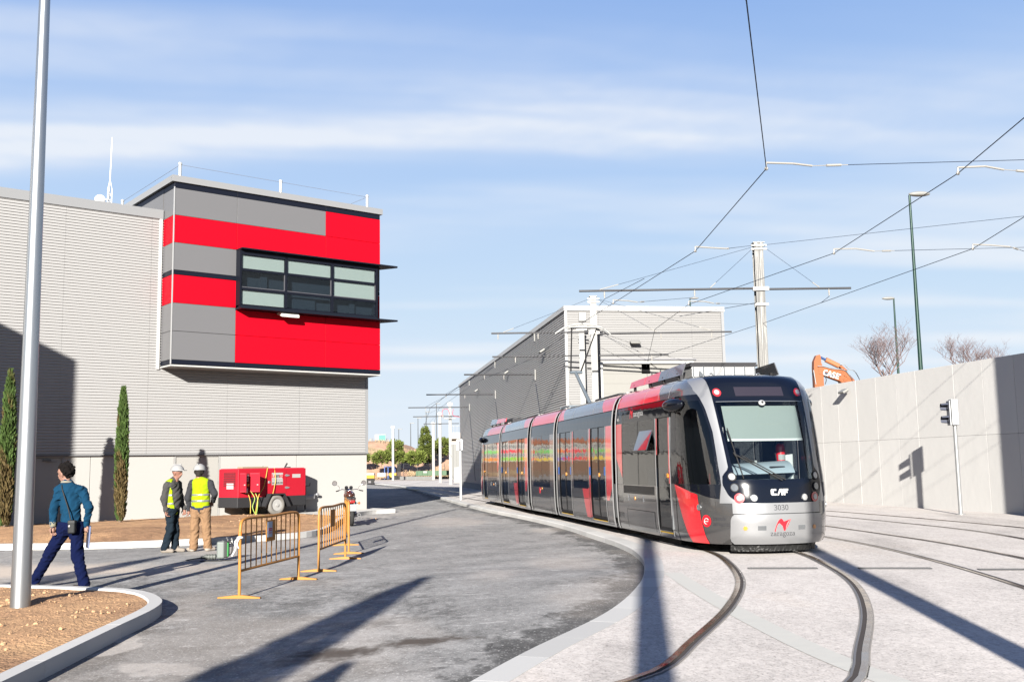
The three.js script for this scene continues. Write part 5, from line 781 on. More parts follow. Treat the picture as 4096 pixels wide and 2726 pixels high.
// ---------------------------------------------------------------- generator trailer; local x along its length
{
  const t = thing('generator_trailer', 'red towable generator with open control hatch parked by the depot wall', 'generator', [-9.4, 0.02, -34.98], Math.atan2(2.2, 1.86));
  const red = mat([0.20, 0.006, 0.013], 0.45, 0, { bumpMap: withRep(patchTex, 0.8), bumpScale: 0.003 }), redD = mat([0.216, 0.0216, 0.0324], 0.6), bk = mat([0.0144, 0.0144, 0.0158], 0.55, 0, { bumpMap: withRep(patchTex, 0.8), bumpScale: 0.006 }), wh = mat([0.19, 0.19, 0.185], 0.5), st = mat([0.216, 0.216, 0.2232], 0.4, 0.6), ty = mat([0.0936, 0.09, 0.0828], 0.85), L = 2.88, D = 1.15;   // z from 0 (front face) to -D
  mesh('chassis', rbx(L + 0.04, 0.36, D, 0.03, L / 2, 0.46, -D / 2), bk, t);
  mesh('body', rbx(L, 0.98, D, 0.03, L / 2, 1.11, -D / 2), red, t);
  mesh('roof_rim', [bx(L - 0.1, 0.02, D - 0.1, L / 2, 1.61, -D / 2)], redD, t);
  mesh('silencer', [rbx(1.1, 0.06, 0.3, 0.02, 0.95, 1.645, -0.5)], mat([0.144, 0.1152, 0.0792], 0.8), t); mesh('exhaust_flap', [rod([2.3, 1.6, -0.5], [2.42, 1.78, -0.5], 0.03, 0.03, 8), rbx(0.14, 0.03, 0.1, 0.01, 2.44, 1.64, -0.45)], bk, t); mesh('lifting_eye', new THREE.TorusGeometry(0.05, 0.015, 6, 12).translate(1.35, 1.64, -0.5), wh, t);
  // control hatch with two open doors
  const h = mesh('control_panel', bx(0.34, 0.66, 0.02, 0.27, 1.12, 0.006), mat([0.0792, 0.0108, 0.0144], 0.6), t);
  mesh('gauge_panel', [bx(0.2, 0.2, 0.01, 0.30, 1.28, 0.02)], wh, h); for (let k = 0; k < 6; k++) mesh('gauge', disc(0.026, 0.012, 12).translate(0.24 + (k % 3) * 0.06, 1.32 - Math.floor(k / 3) * 0.08, 0.03), mat([0.036, 0.036, 0.0432], 0.3), h);
  for (const [x, y, c] of [[0.2, 0.9, [0.3, 0.15, 0.02]], [0.32, 0.9, [0.2, 0.23, 0.3]], [0.32, 0.82, [0.3, 0.3, 0.3]], [0.38, 1.05, [0.3, 0.12, 0.02]]]) mesh('socket', rbx(0.08, 0.08, 0.05, 0.015, x, y, 0.03), mat(c, 0.5), h);
  const dr = (x, turn, w) => { const d = mesh('hatch_door', rbx(w, 0.66, 0.03, 0.008, w / 2, 0, 0), red, t); d.position.set(x, 1.14, 0.02); d.rotation.y = turn; mesh('inner_rim', [bx(w - 0.06, 0.02, 0.02, w / 2, 0.3, 0.02), bx(w - 0.06, 0.02, 0.02, w / 2, -0.3, 0.02)], redD, d); mesh('door_handle', rbx(0.06, 0.05, 0.03, 0.01, w * 0.8, -0.08, 0.02), st, d); };
  dr(0.06, -1.25, 0.26); dr(0.46, -1.2, 0.4);
  mesh('end_vent', [bx(0.01, 0.5, 0.7, -0.006, 1.25, -0.5)], mat([0.072, 0.0072, 0.0108], 0.8), t); const ev = t.children.at(-1); for (let k = 0; k < 6; k++) mesh('louvre', bx(0.03, 0.012, 0.68, -0.014, 1.06 + k * 0.08, -0.5), red, ev); mesh('end_label', bx(0.008, 0.2, 0.4, -0.014, 1.02, -0.45), wh, t);
  mesh('door_seam', [bx(0.006, 0.8, 0.004, 1.18, 1.13, 0.003), bx(0.006, 0.8, 0.004, 2.0, 1.13, 0.003), bx(0.82, 0.006, 0.004, 1.59, 0.735, 0.003)], mat([0.0864, 0.0058, 0.0086], 0.7), t);
  for (const y of [0.93, 1.36]) mesh('hinge', prism([[0, 0], [0.14, 0.03], [0.14, 0.06], [0, 0.09], [-0.05, 0.06], [-0.05, 0.03]], 0.02).translate(2.0, y - 0.05, 0), st, t); mesh('latch', rbx(0.09, 0.09, 0.02, 0.01, 1.27, 1.13, 0.012), st, t);
  const sg = mesh('sign', bx(0.47, 0.42, 0.006, 1.62, 1.24, 0.006), wh, t);
  const red2 = mat([0.252, 0.0108, 0.0144], 0.5), bk2 = mat([0.0144, 0.0144, 0.0144], 0.6), gy = mat([0.1296, 0.1296, 0.1296], 0.6);
  const put = (g, x, y, m, n) => { const q = mesh(n, g, m, sg); q.position.set(1.62 + x, 1.24 + y, 0.009); };
  put(text('Lo', 0.125, 0.003, fontB), -0.145, 0.1, red2, 'lettering'); put(text('m', 0.125, 0.003, fontB), 0.01, 0.085, bk2, 'lettering'); put(text('aq', 0.125, 0.003, fontB), 0.145, 0.07, red2, 'lettering'); put(text('976-463315', 0.062, 0.003, fontR), 0, -0.04, gy, 'lettering'); put(text('ALQUILER', 0.068, 0.003, fontB), 0, -0.15, bk2, 'lettering');
  mesh('blank_label', bx(0.36, 0.13, 0.005, 2.45, 1.33, 0.005), wh, t);
  // running gear
  for (const z of [0.12, -D - 0.12]) {
    const w = mesh('wheel', new THREE.TorusGeometry(0.265, 0.095, 12, 28).translate(1.48, 0.34, z), ty, t); mesh('rim', [disc(0.2, 0.14, 24).translate(1.48, 0.34, z), disc(0.06, 0.2, 12).translate(1.48, 0.34, z)], wh, w);
    mesh('mudguard', prism([[-0.56, -0.05], [-0.5, -0.09], [-0.27, 0.33], [0.27, 0.33], [0.5, -0.09], [0.56, -0.05], [0.31, 0.37], [-0.31, 0.37]], 0.24, 0.006).translate(1.48, 0.36, z - 0.12), bk, t);
  }
  mesh('axle', rod([1.48, 0.34, 0.1], [1.48, 0.34, -D - 0.1], 0.04), bk, t);
  mesh('drawbar', [rod([L - 0.1, 0.42, -0.3], [L + 0.55, 0.5, -D / 2], 0.035), rod([L - 0.1, 0.42, -D + 0.3], [L + 0.55, 0.5, -D / 2], 0.035), rbx(0.5, 0.12, 0.1, 0.02, L + 0.6, 0.52, -D / 2), rod([L + 0.6, 0.58, -D / 2], [L + 0.98, 0.62, -D / 2], 0.025)], st, t); mesh('hitch', rbx(0.14, 0.09, 0.09, 0.03, L + 1.0, 0.62, -D / 2), st, t);
  mesh('jack', [cyl(0.03, 0.03, 0.85, L + 0.35, 0.1, -D / 2 + 0.1, 10), rod([L + 0.35, 0.95, -D / 2 + 0.1], [L + 0.55, 0.95, -D / 2 + 0.1], 0.014), rod([L + 0.55, 0.95, -D / 2 + 0.1], [L + 0.57, 1.06, -D / 2 + 0.1], 0.014), cyl(0.09, 0.09, 0.03, L + 0.35, 0.03, -D / 2 + 0.1, 12)], bk, t);
  const yl = mat([0.288, 0.2016, 0.036], 0.5), gn = mat([0.18, 0.2592, 0.0576], 0.5);
  for (const [m, pts] of [[yl, [[1.2, 1.62, 0.0], [1.1, 1.3, 0.05], [0.95, 0.95, 0.12], [0.72, 0.72, 0.2], [0.6, 0.3, 0.22], [0.5, 0.04, 0.3]]], [yl, [[1.5, 1.62, -0.02], [1.52, 1.2, 0.04], [1.46, 0.95, 0.05], [1.36, 0.72, 0.1]]], [gn, [[0.46, 0.86, 0.06], [0.55, 0.6, 0.18], [0.42, 0.3, 0.25], [0.52, 0.04, 0.35], [0.75, 0.02, 0.5]]], [gn, [[0.62, 0.86, 0.06], [0.66, 0.55, 0.2], [0.55, 0.1, 0.3], [0.3, 0.03, 0.6]]], [yl, [[0.35, 0.8, 0.06], [0.36, 0.5, 0.2], [0.3, 0.1, 0.3]]]]) mesh('cable', tube(pts, 0.012, 6), m, t);
}
// ---------------------------------------------------------------- motorcycle, seen from behind; local -z is forward
{
  const t = thing('motorcycle', 'black and copper motorcycle parked by the kerb, seen from behind', 'motorcycle', [-4.77, asphaltY(-4.8, -30.3), -30.25], 0.24);
  const bk = mat([0.0108, 0.0108, 0.0115], 0.45), ty = mat([0.0144, 0.0144, 0.0144], 0.85), ch = mat([0.36, 0.36, 0.36], 0.2, 0.9), cop = mat([0.035, 0.012, 0.006], 0.3, 0.2, { clearcoat: 1 }), gy = mat([0.144, 0.144, 0.1512], 0.4, 0.6), orr = mat([0.324, 0.0648, 0.0108], 0.25, 0, { clearcoat: 1 });
  const wheel = (z) => { const w = mesh('wheel', new THREE.TorusGeometry(0.255, 0.062, 12, 32).rotateY(Math.PI / 2).translate(0, 0.318, z), ty, t); mesh('rim', new THREE.TorusGeometry(0.2, 0.016, 8, 28).rotateY(Math.PI / 2).translate(0, 0.318, z), ch, w); mesh('hub', disc(0.06, 0.16).rotateY(Math.PI / 2).translate(0, 0.318, z), gy, w); const sp = []; for (let k = 0; k < 12; k++) { const a = k * Math.PI / 6; sp.push(rod([0, 0.318, z], [0, 0.318 + 0.2 * Math.sin(a), z + 0.2 * Math.cos(a)], 0.003, 0.003, 4)); } mesh('spokes', sp, ch, w); };
  wheel(-0.25); wheel(-1.6);
  mesh('rear_mudguard', new THREE.TorusGeometry(0.34, 0.07, 8, 20, 1.7).rotateY(Math.PI / 2).rotateX(0.1).translate(0, 0.34, -0.25), bk, t);
  mesh('seat', rbx(0.26, 0.1, 0.66, 0.045, 0, 0.8, -0.55), bk, t); mesh('tail_unit', rbx(0.2, 0.12, 0.26, 0.04, 0, 0.74, -0.12), cop, t); mesh('fuel_tank', new THREE.SphereGeometry(1, 20, 14).scale(0.17, 0.15, 0.32).translate(0, 0.88, -1.02), cop, t);
  mesh('tail_lamp', rbx(0.14, 0.07, 0.05, 0.02, 0, 0.72, 0.02), mat([0.288, 0.0072, 0.0072], 0.2, 0, { clearcoat: 1 }), t); mesh('number_plate', rbx(0.2, 0.2, 0.008, 0.01, 0.03, 0.55, 0.06), mat([0.13, 0.135, 0.14], 0.5), t);
  for (const x of [-0.2, 0.2]) { mesh('turn_signal', new THREE.SphereGeometry(0.038, 12, 8).translate(x, 0.68, 0), orr, t); mesh('signal_stalk', rod([x * 0.3, 0.7, -0.02], [x * 0.8, 0.68, 0], 0.01), bk, t); }
  mesh('engine', [rbx(0.3, 0.3, 0.42, 0.05, 0, 0.45, -0.92), rbx(0.4, 0.12, 0.2, 0.03, 0, 0.42, -0.95)], gy, t); mesh('frame', [rod([0, 0.8, -1.3], [0, 0.4, -0.6], 0.02), rod([0, 0.82, -0.2], [0, 0.4, -0.6], 0.018), rod([0.1, 0.318, -0.25], [0.1, 0.36, -0.7], 0.022), rod([-0.1, 0.318, -0.25], [-0.1, 0.36, -0.7], 0.022)], bk, t);
  for (const x of [-0.13, 0.13]) { mesh('rear_shock', rod([x, 0.36, -0.3], [x, 0.7, -0.42], 0.026), ch, t); mesh('fork_leg', rod([x * 0.8, 0.318, -1.6], [x * 0.8, 1.0, -1.33], 0.024), ch, t); }
  mesh('silencer', [rod([0.19, 0.34, 0.1], [0.19, 0.33, -0.6], 0.05, 0.045, 12), disc(0.052, 0.02).translate(0.19, 0.34, 0.11)], ch, t); mesh('silencer_tip', disc(0.03, 0.03).translate(0.19, 0.34, 0.115), bk, t); mesh('crash_bar', [rod([0.1, 0.33, -0.65], [0.3, 0.3, -0.6], 0.014), rod([0.1, 0.33, -0.65], [-0.3, 0.3, -0.6], 0.014)], bk, t);
  mesh('handlebar', tube([[-0.36, 1.02, -1.02], [-0.2, 1.06, -1.2], [0, 1.02, -1.3], [0.2, 1.06, -1.2], [0.36, 1.02, -1.02]], 0.012, 6), ch, t); for (const x of [-1, 1]) { mesh('grip', rod([x * 0.31, 1.03, -1.07], [x * 0.4, 1.01, -0.96], 0.018), bk, t); mesh('mirror_stalk', tube([[x * 0.26, 1.05, -1.15], [x * 0.32, 1.16, -1.12], [x * 0.42, 1.22, -1.1]], 0.007, 5), ch, t); const m = mesh('mirror', new THREE.SphereGeometry(1, 16, 10).scale(0.075, 0.075, 0.025).translate(x * 0.44, 1.25, -1.1), bk, t); mesh('mirror_glass', disc(0.064, 0.006, 20).translate(x * 0.44, 1.25, -1.074), mat([0.432, 0.4464, 0.4752], 0.05, 1), m); }
  for (const x of [-0.07, 0.07]) mesh('instrument', new THREE.CylinderGeometry(0.055, 0.05, 0.07, 16).rotateX(0.7).translate(x, 1.1, -1.28), bk, t);
  mesh('headlamp', new THREE.SphereGeometry(0.1, 16, 12).translate(0, 0.98, -1.44), ch, t); mesh('side_stand', rod([-0.1, 0.34, -0.75], [-0.3, 0.0, -0.62], 0.014), bk, t);
}
// ---------------------------------------------------------------- demolition hammer on the road
{
  const t = thing('demolition_hammer', 'dusty electric demolition hammer lying on the road with its chisel', 'hammer', [-5.72, -0.11, -19.8], 0.1); t.scale.setScalar(0.78);
  const gr = mat([0.085, 0.095, 0.09], 0.6, 0.2), gn = mat([0.0144, 0.1008, 0.0252], 0.5), bk = mat([0.0144, 0.0144, 0.0144], 0.6), gb = mat([0.06, 0.064, 0.06], 0.6, 0.3);
  mesh('motor_housing', rbx(0.2, 0.42, 0.2, 0.05, 0.12, 0.25, 0, 3), gr, t); mesh('side_cover', rbx(0.1, 0.4, 0.16, 0.03, 0.24, 0.26, 0, 2), bk, t); mesh('green_trim', rbx(0.04, 0.34, 0.17, 0.015, 0.29, 0.26, 0), gn, t); mesh('handle', tube([[0.26, 0.46, 0], [0.36, 0.42, 0], [0.36, 0.16, 0], [0.26, 0.1, 0]], 0.016, 8), bk, t);
  const rb = []; for (let k = 0; k < 8; k++) rb.push(new THREE.CylinderGeometry(k % 2 ? 0.055 : 0.07, k % 2 ? 0.055 : 0.07, 0.035, 14).rotateZ(Math.PI / 2).translate(-0.02 - k * 0.034, 0.09, 0.02)); mesh('gear_barrel', rb, gb, t); mesh('tool_holder', rod([-0.28, 0.085, 0.02], [-0.36, 0.075, 0.02], 0.035), gb, t); mesh('chisel', [rod([-0.34, 0.075, 0.02], [-0.68, 0.03, 0.03], 0.016, 0.014), rod([-0.68, 0.03, 0.03], [-0.74, 0.022, 0.03], 0.014, 0.002)], mat([0.0864, 0.072, 0.0648], 0.5, 0.6), t);
  mesh('power_cord', tube([[0.3, 0.45, 0], [0.42, 0.5, 0.05], [0.52, 0.3, 0.06], [0.5, 0.02, 0.1], [0.3, 0.014, 0.2], [0.0, 0.014, 0.24], [-0.35, 0.014, 0.2], [-0.2, 0.014, 0.32], [0.2, 0.014, 0.3]], 0.009, 6), bk, t);
}
// ---------------------------------------------------------------- people: distance fields meshed with surface nets
function meshField(f, lo, hi, cell) {
  const nx = Math.ceil((hi[0] - lo[0]) / cell) + 1, ny = Math.ceil((hi[1] - lo[1]) / cell) + 1, nz = Math.ceil((hi[2] - lo[2]) / cell) + 1, F = new Float32Array(nx * ny * nz), I = (i, j, k) => (k * ny + j) * nx + i;
  for (let k = 0; k < nz; k++) for (let j = 0; j < ny; j++) for (let i = 0; i < nx; i++) F[I(i, j, k)] = f(lo[0] + i * cell, lo[1] + j * cell, lo[2] + k * cell);
  const vid = new Int32Array(nx * ny * nz).fill(-1), pos = [], idx = [];
  const E = [[0, 1], [0, 2], [0, 4], [1, 3], [1, 5], [2, 3], [2, 6], [3, 7], [4, 5], [4, 6], [5, 7], [6, 7]];
  for (let k = 0; k < nz - 1; k++) for (let j = 0; j < ny - 1; j++) for (let i = 0; i < nx - 1; i++) {
    const c = []; let m = 0; for (let q = 0; q < 8; q++) { const v = F[I(i + (q & 1), j + ((q >> 1) & 1), k + (q >> 2))]; c.push(v); if (v < 0) m |= 1 << q; }
    if (m === 0 || m === 255) continue;
    let x = 0, y = 0, z = 0, n = 0; for (const [a, b] of E) if ((c[a] < 0) !== (c[b] < 0)) { const t = c[a] / (c[a] - c[b]); x += lerp(a & 1, b & 1, t); y += lerp((a >> 1) & 1, (b >> 1) & 1, t); z += lerp(a >> 2, b >> 2, t); n++; }
    vid[I(i, j, k)] = pos.length / 3; pos.push(lo[0] + (i + x / n) * cell, lo[1] + (j + y / n) * cell, lo[2] + (k + z / n) * cell);
  }
  for (let k = 1; k < nz - 1; k++) for (let j = 1; j < ny - 1; j++) for (let i = 1; i < nx - 1; i++) {
    const a = F[I(i, j, k)] < 0;
    const q = (b, v) => { if (a !== b) { if (v.some((w) => w < 0)) return; if (a) idx.push(v[0], v[1], v[2], v[0], v[2], v[3]); else idx.push(v[0], v[2], v[1], v[0], v[3], v[2]); } };
    q(F[I(i + 1, j, k)] < 0, [vid[I(i, j - 1, k - 1)], vid[I(i, j, k - 1)], vid[I(i, j, k)], vid[I(i, j - 1, k)]]);
    q(F[I(i, j + 1, k)] < 0, [vid[I(i - 1, j, k - 1)], vid[I(i - 1, j, k)], vid[I(i, j, k)], vid[I(i, j, k - 1)]]);
    q(F[I(i, j, k + 1)] < 0, [vid[I(i - 1, j - 1, k)], vid[I(i, j - 1, k)], vid[I(i, j, k)], vid[I(i - 1, j, k)]]);
  }
  return geo(pos, idx);
}
const cap = (a, b, ra, rb = ra, sq = 1) => ({ a, b, ra, rb, sq });   // tapered bone; sq flattens in z
function field(bones, k = 0.03, wob = 0) {
  return (x, y, z) => {
    let d = 1e3;
    for (const { a, b, ra, rb, sq } of bones) {
      const bxx = b[0] - a[0], by = b[1] - a[1], bz = b[2] - a[2], px = x - a[0], py = y - a[1], pz = z - a[2], t = clamp((px * bxx + py * by + pz * bz) / (bxx * bxx + by * by + bz * bz + 1e-9));
      const qx = px - t * bxx, qy = py - t * by, qz = (pz - t * bz) * sq, e = Math.sqrt(qx * qx + qy * qy + qz * qz) - lerp(ra, rb, t), h = Math.max(k - Math.abs(d - e), 0) / k; d = Math.min(d, e) - h * h * k * 0.25;
    }
    if (wob) { const w = fbm(x * 14 + z * 12 + y * 5, y * 9 - x * 7 + z * 4, 3); d += wob * 1.1 * (Math.abs(w - 0.5) * 3.2 - 0.45) + wob * 0.6 * (fbm(x * 30 + z * 26, y * 12, 2) - 0.5); }
    return d;
  };
}
function bbox(bones, pad) { const lo = [9, 9, 9], hi = [-9, -9, -9]; for (const { a, b, ra, rb, sq } of bones) for (const [p, r] of [[a, ra], [b, rb]]) for (let i = 0; i < 3; i++) { lo[i] = Math.min(lo[i], p[i] - r - pad); hi[i] = Math.max(hi[i], p[i] + r + pad); } return [lo, hi]; }
function flesh(bones, cell, k, wob = 0, cut = null) { const f0 = field(bones, k, wob), f = cut ? (x, y, z) => Math.max(f0(x, y, z), cut(x, y, z)) : f0, [lo, hi] = bbox(bones, 0.05); return meshField(f, lo, hi, cell); }
const cloth = (c) => mat(c, 1, 0, { specularIntensity: 0.12 });
const skinM = mat([0.135, 0.076, 0.058], 0.55), skinM2 = mat([0.125, 0.062, 0.045], 0.55);
// face turned by angle about y: builds head bones around centre c; fw = unit facing direction in xz
function headBones(c, fw, s = 1) { const [fx, fz] = fw, sx = -fz, sz = fx, P = (f, y, w) => [c[0] + (fx * f + sx * w) * s, c[1] + y * s, c[2] + (fz * f + sz * w) * s]; return [cap(P(-0.02, 0.03, 0), P(0.015, 0.035, 0), 0.088 * s), cap(P(0.03, -0.03, 0), P(0.045, -0.085, 0), 0.058 * s, 0.036 * s), cap(P(0.095, 0.0, 0), P(0.112, -0.035, 0), 0.010 * s, 0.016 * s), cap(P(0.088, -0.066, -0.018), P(0.088, -0.066, 0.018), 0.011 * s), cap(P(0.085, 0.022, -0.04), P(0.085, 0.022, 0.04), 0.012 * s), cap(P(-0.005, -0.01, 0.088), P(-0.01, -0.045, 0.084), 0.016 * s, 0.01 * s), cap(P(-0.005, -0.01, -0.088), P(-0.01, -0.045, -0.084), 0.016 * s, 0.01 * s), cap(P(-0.015, -0.05, 0), P(-0.03, -0.17, 0), 0.058 * s, 0.06 * s)]; }
function eyes(o, c, fw) { const [fx, fz] = fw; for (const w of [-0.032, 0.032]) { mesh('eye', new THREE.SphereGeometry(0.010, 10, 8).translate(c[0] + fx * 0.092 - fz * w, c[1] + 0.0, c[2] + fz * 0.092 + fx * w), mat([0.036, 0.0288, 0.0252], 0.2), o); } }
// hand: palm + four fingers + thumb; dir = unit pointing direction, side = unit across the palm, curl bends towards n
function handBones(w, dir, side, curl = 0.5) {
  const n = [dir[1] * side[2] - dir[2] * side[1], dir[2] * side[0] - dir[0] * side[2], dir[0] * side[1] - dir[1] * side[0]], at = (d, s, m) => [0, 1, 2].map((i) => w[i] + dir[i] * d + side[i] * s + n[i] * m), out = [cap(at(0.0, 0, 0), at(0.07, 0, 0.004), 0.026, 0.034)];
  [[-0.033, 0.062], [-0.011, 0.072], [0.011, 0.068], [0.033, 0.052]].forEach(([s, l]) => { const a = at(0.085, s, 0.004), b = at(0.085 + l * 0.5 * Math.cos(curl * 0.6), s * 1.05, 0.004 + l * 0.5 * Math.sin(curl)), c = at(0.085 + l * (0.5 + 0.5 * Math.cos(curl * 1.6)) * 0.95, s * 1.05, 0.004 + l * (0.5 * Math.sin(curl) + 0.5 * Math.sin(curl * 1.7))); out.push(cap(a, b, 0.0105, 0.0095), cap(b, c, 0.0095, 0.008)); });
  out.push(cap(at(0.025, -0.03, 0.004), at(0.055, -0.055, 0.02), 0.014, 0.011), cap(at(0.055, -0.055, 0.02), at(0.085, -0.058, 0.035), 0.011, 0.009)); return out;
}
const nrm = (v) => { const l = Math.hypot(...v); return v.map((q) => q / l); };
{ // ---- man in the blue sweater, striding to the left
  const A = thing('person', 'person with curly dark hair, blue sweater and navy trousers striding left', 'person', [-6.62, -0.11, -15.4], 0, 'people on the site');
  const hc = [-0.12, 1.70, -0.02], fw = nrm([-0.97, 0, -0.25]).filter((_, i) => i !== 1);
  const shL = [-0.2, 1.44, 0.02], shR = [0.145, 1.43, -0.02], elL = [-0.245, 1.17, 0.06], wrL = [-0.24, 0.93, 0.07], elR = [0.275, 1.17, 0.04], wrR = [0.225, 0.93, 0.0];
  const hL = [-0.09, 0.9, -0.02], hR = [0.085, 0.9, 0.02], kL = [-0.34, 0.50, -0.06], aL = [-0.58, 0.11, -0.14], kR = [0.15, 0.48, 0.09], aR = [0.29, 0.085, 0.16];
  const hand1 = handBones(wrL, nrm([-0.05, -1, 0]), nrm([0.5, 0, -0.86]), 0.7), hand2 = handBones(wrR, nrm([0.05, -1, 0.05]), nrm([-0.6, 0, -0.8]), 0.9);
  const body = [...headBones(hc, fw, 1.03), cap([-0.07, 1.5, 0], [-0.03, 1.25, 0], 0.07, 0.08), cap(wrL, elL, 0.028, 0.035), cap(wrR, elR, 0.028, 0.035)];
  const b = mesh('body', mg([flesh(body, 0.012, 0.03), flesh(hand1, 0.0042, 0.008), flesh(hand2, 0.0042, 0.008)]), skinM, A); eyes(A, hc, fw);
  const tor = [cap([-0.14, 1.44, 0.0], [0.08, 1.44, 0.0], 0.08, 0.08), cap([-0.05, 1.4, 0], [-0.02, 1.22, 0.0], 0.145, 0.13, 1.25), cap([-0.02, 1.22, 0], [0.0, 0.97, 0.0], 0.13, 0.138, 1.2), cap([-0.08, 1.545, 0], [-0.06, 1.46, 0], 0.075, 0.1), cap(shL, elL, 0.064, 0.05), cap(elL, [wrL[0], wrL[1] + 0.035, wrL[2]], 0.05, 0.042), cap(shR, elR, 0.064, 0.05), cap(elR, wrR, 0.05, 0.04)];
  mesh('sweater', flesh(tor, 0.011, 0.05, 0.026), cloth([0.003, 0.019, 0.040]), A); mesh('cuff', rod([wrL[0], wrL[1] + 0.06, wrL[2]], [wrL[0], wrL[1] - 0.005, wrL[2]], 0.05, 0.046, 16), cloth([0.1152, 0.108, 0.0792]), A); mesh('collar', new THREE.TorusGeometry(0.072, 0.017, 8, 20).rotateX(1.45).translate(-0.085, 1.565, 0), cloth([0.1224, 0.1152, 0.0936]), A);
  mesh('wristwatch', [new THREE.TorusGeometry(0.034, 0.008, 8, 18).rotateX(1.5).translate(wrL[0], wrL[1] - 0.01, wrL[2]), disc(0.02, 0.014).translate(wrL[0], wrL[1] - 0.01, wrL[2] + 0.036)], mat([0.0216, 0.0216, 0.0252], 0.3), A);
  const leg = [cap([-0.06, 0.93, 0], [0.06, 0.93, 0], 0.135, 0.135, 1.1), cap(hL, kL, 0.098, 0.074), cap(kL, aL, 0.07, 0.066), cap(hR, kR, 0.1, 0.075), cap(kR, aR, 0.07, 0.072)];
  mesh('trousers', flesh(leg, 0.011, 0.05, 0.03, (x, y, z) => y - 0.985), cloth([0.0016, 0.0032, 0.017]), A);
  for (const [p, y] of [[aL, -0.02], [aR, 0.0]]) { const q = flesh([cap([p[0] + 0.04, 0.045, p[2]], [p[0] - 0.16, 0.035, p[2] - 0.04], 0.045, 0.04, 1), cap([p[0], 0.1, p[2]], [p[0], 0.05, p[2]], 0.05)], 0.01, 0.03, 0, (x, yy) => -yy); mesh('shoe', q, mat([0.018, 0.0144, 0.013], 0.6), A); }
  seed(5); const hb = []; for (let i = 0; i < 190; i++) { const th = rnd() * 6.283, ph = Math.acos(lerp(-0.9, 1, rnd())), r = 0.098 + 0.02 * rnd(), d = [Math.sin(ph) * Math.cos(th), Math.cos(ph), Math.sin(ph) * Math.sin(th)]; const front = d[0] * fw[0] + d[2] * fw[1]; if (front > 0.55 && d[1] < 0.55) continue; if (front > 0.1 && d[1] < 0.05) continue; if (front > -0.35 && d[1] < -0.45) continue; const c = [hc[0] + 0.012 + d[0] * r, hc[1] + 0.04 + d[1] * r * 1.05, hc[2] + d[2] * r]; hb.push(cap(c, [c[0] + rr(-0.02, 0.02), c[1] + rr(-0.02, 0.02), c[2] + rr(-0.02, 0.02)], 0.02, 0.016)); } hb.push(cap([hc[0] + 0.02, hc[1] + 0.05, hc[2]], [hc[0] + 0.03, hc[1] + 0.03, hc[2]], 0.1));
  mesh('hair', flesh(hb, 0.0085, 0.012, 0.006), mat([0.0029, 0.0022, 0.0022], 1, 0, { specularIntensity: 0.2 }), A);
  const cc = thing('camera_case', 'black camera case hanging by a strap on the striding person\'s hip', 'camera case', [-6.62, -0.11, -15.4]); const cm = mat([0.0086, 0.0094, 0.0101], 0.6);
  mesh('pouch', rbx(0.11, 0.19, 0.09, 0.025, 0.105, 0.915, 0.205, 3), cm, cc); mesh('flap', rbx(0.114, 0.06, 0.096, 0.02, 0.105, 0.985, 0.206), mat([0.0144, 0.0151, 0.0158], 0.5), cc); mesh('strap', tube([[0.075, 1.0, 0.19], [0.02, 1.18, 0.165], [-0.05, 1.36, 0.15], [-0.11, 1.5, 0.11], [-0.13, 1.555, 0.03], [-0.13, 1.5, -0.1]], 0.009, 6), cm, cc); mesh('buckle', rbx(0.03, 0.03, 0.01, 0.004, 0.08, 0.93, 0.255), mat([0.216, 0.216, 0.216], 0.3, 0.8), cc);
  const fo = thing('folder', 'dark navy folder carried under the striding person\'s right hand', 'folder', [-6.62, -0.11, -15.4]); const fg = mesh('cover', rbx(0.03, 0.33, 0.24, 0.008, 0, 0, 0), mat([0.0101, 0.013, 0.0288], 0.4), fo); fg.position.set(0.272, 0.76, 0.02); fg.rotation.set(0, 0.5, -0.05); const pg = mesh('pages', bx(0.018, 0.31, 0.235, 0.0, 0, 0.006), mat([0.0864, 0.1008, 0.1584], 0.8), fo); pg.position.copy(fg.position); pg.rotation.copy(fg.rotation);
}
function helmet(o, c, fw) { const [fx, fz] = fw, w = mat([0.14, 0.14, 0.14], 0.35), a = Math.atan2(fx, fz); const g = new THREE.SphereGeometry(0.128, 24, 12, 0, 6.2832, 0, 1.62).scale(1, 1.02, 1.14); const h = mesh('helmet', [g, new THREE.CylinderGeometry(0.133, 0.137, 0.014, 24).scale(1, 1, 1.14), prism([[-0.1, 0], [-0.07, 0.08], [0.07, 0.08], [0.1, 0]], 0.012).rotateX(Math.PI / 2).translate(0, 0.005, 0.11), bx(0.02, 0.02, 0.2, 0, 0.125, 0)], w, o); h.position.set(c[0], c[1] + 0.045, c[2]); h.rotation.y = a; }
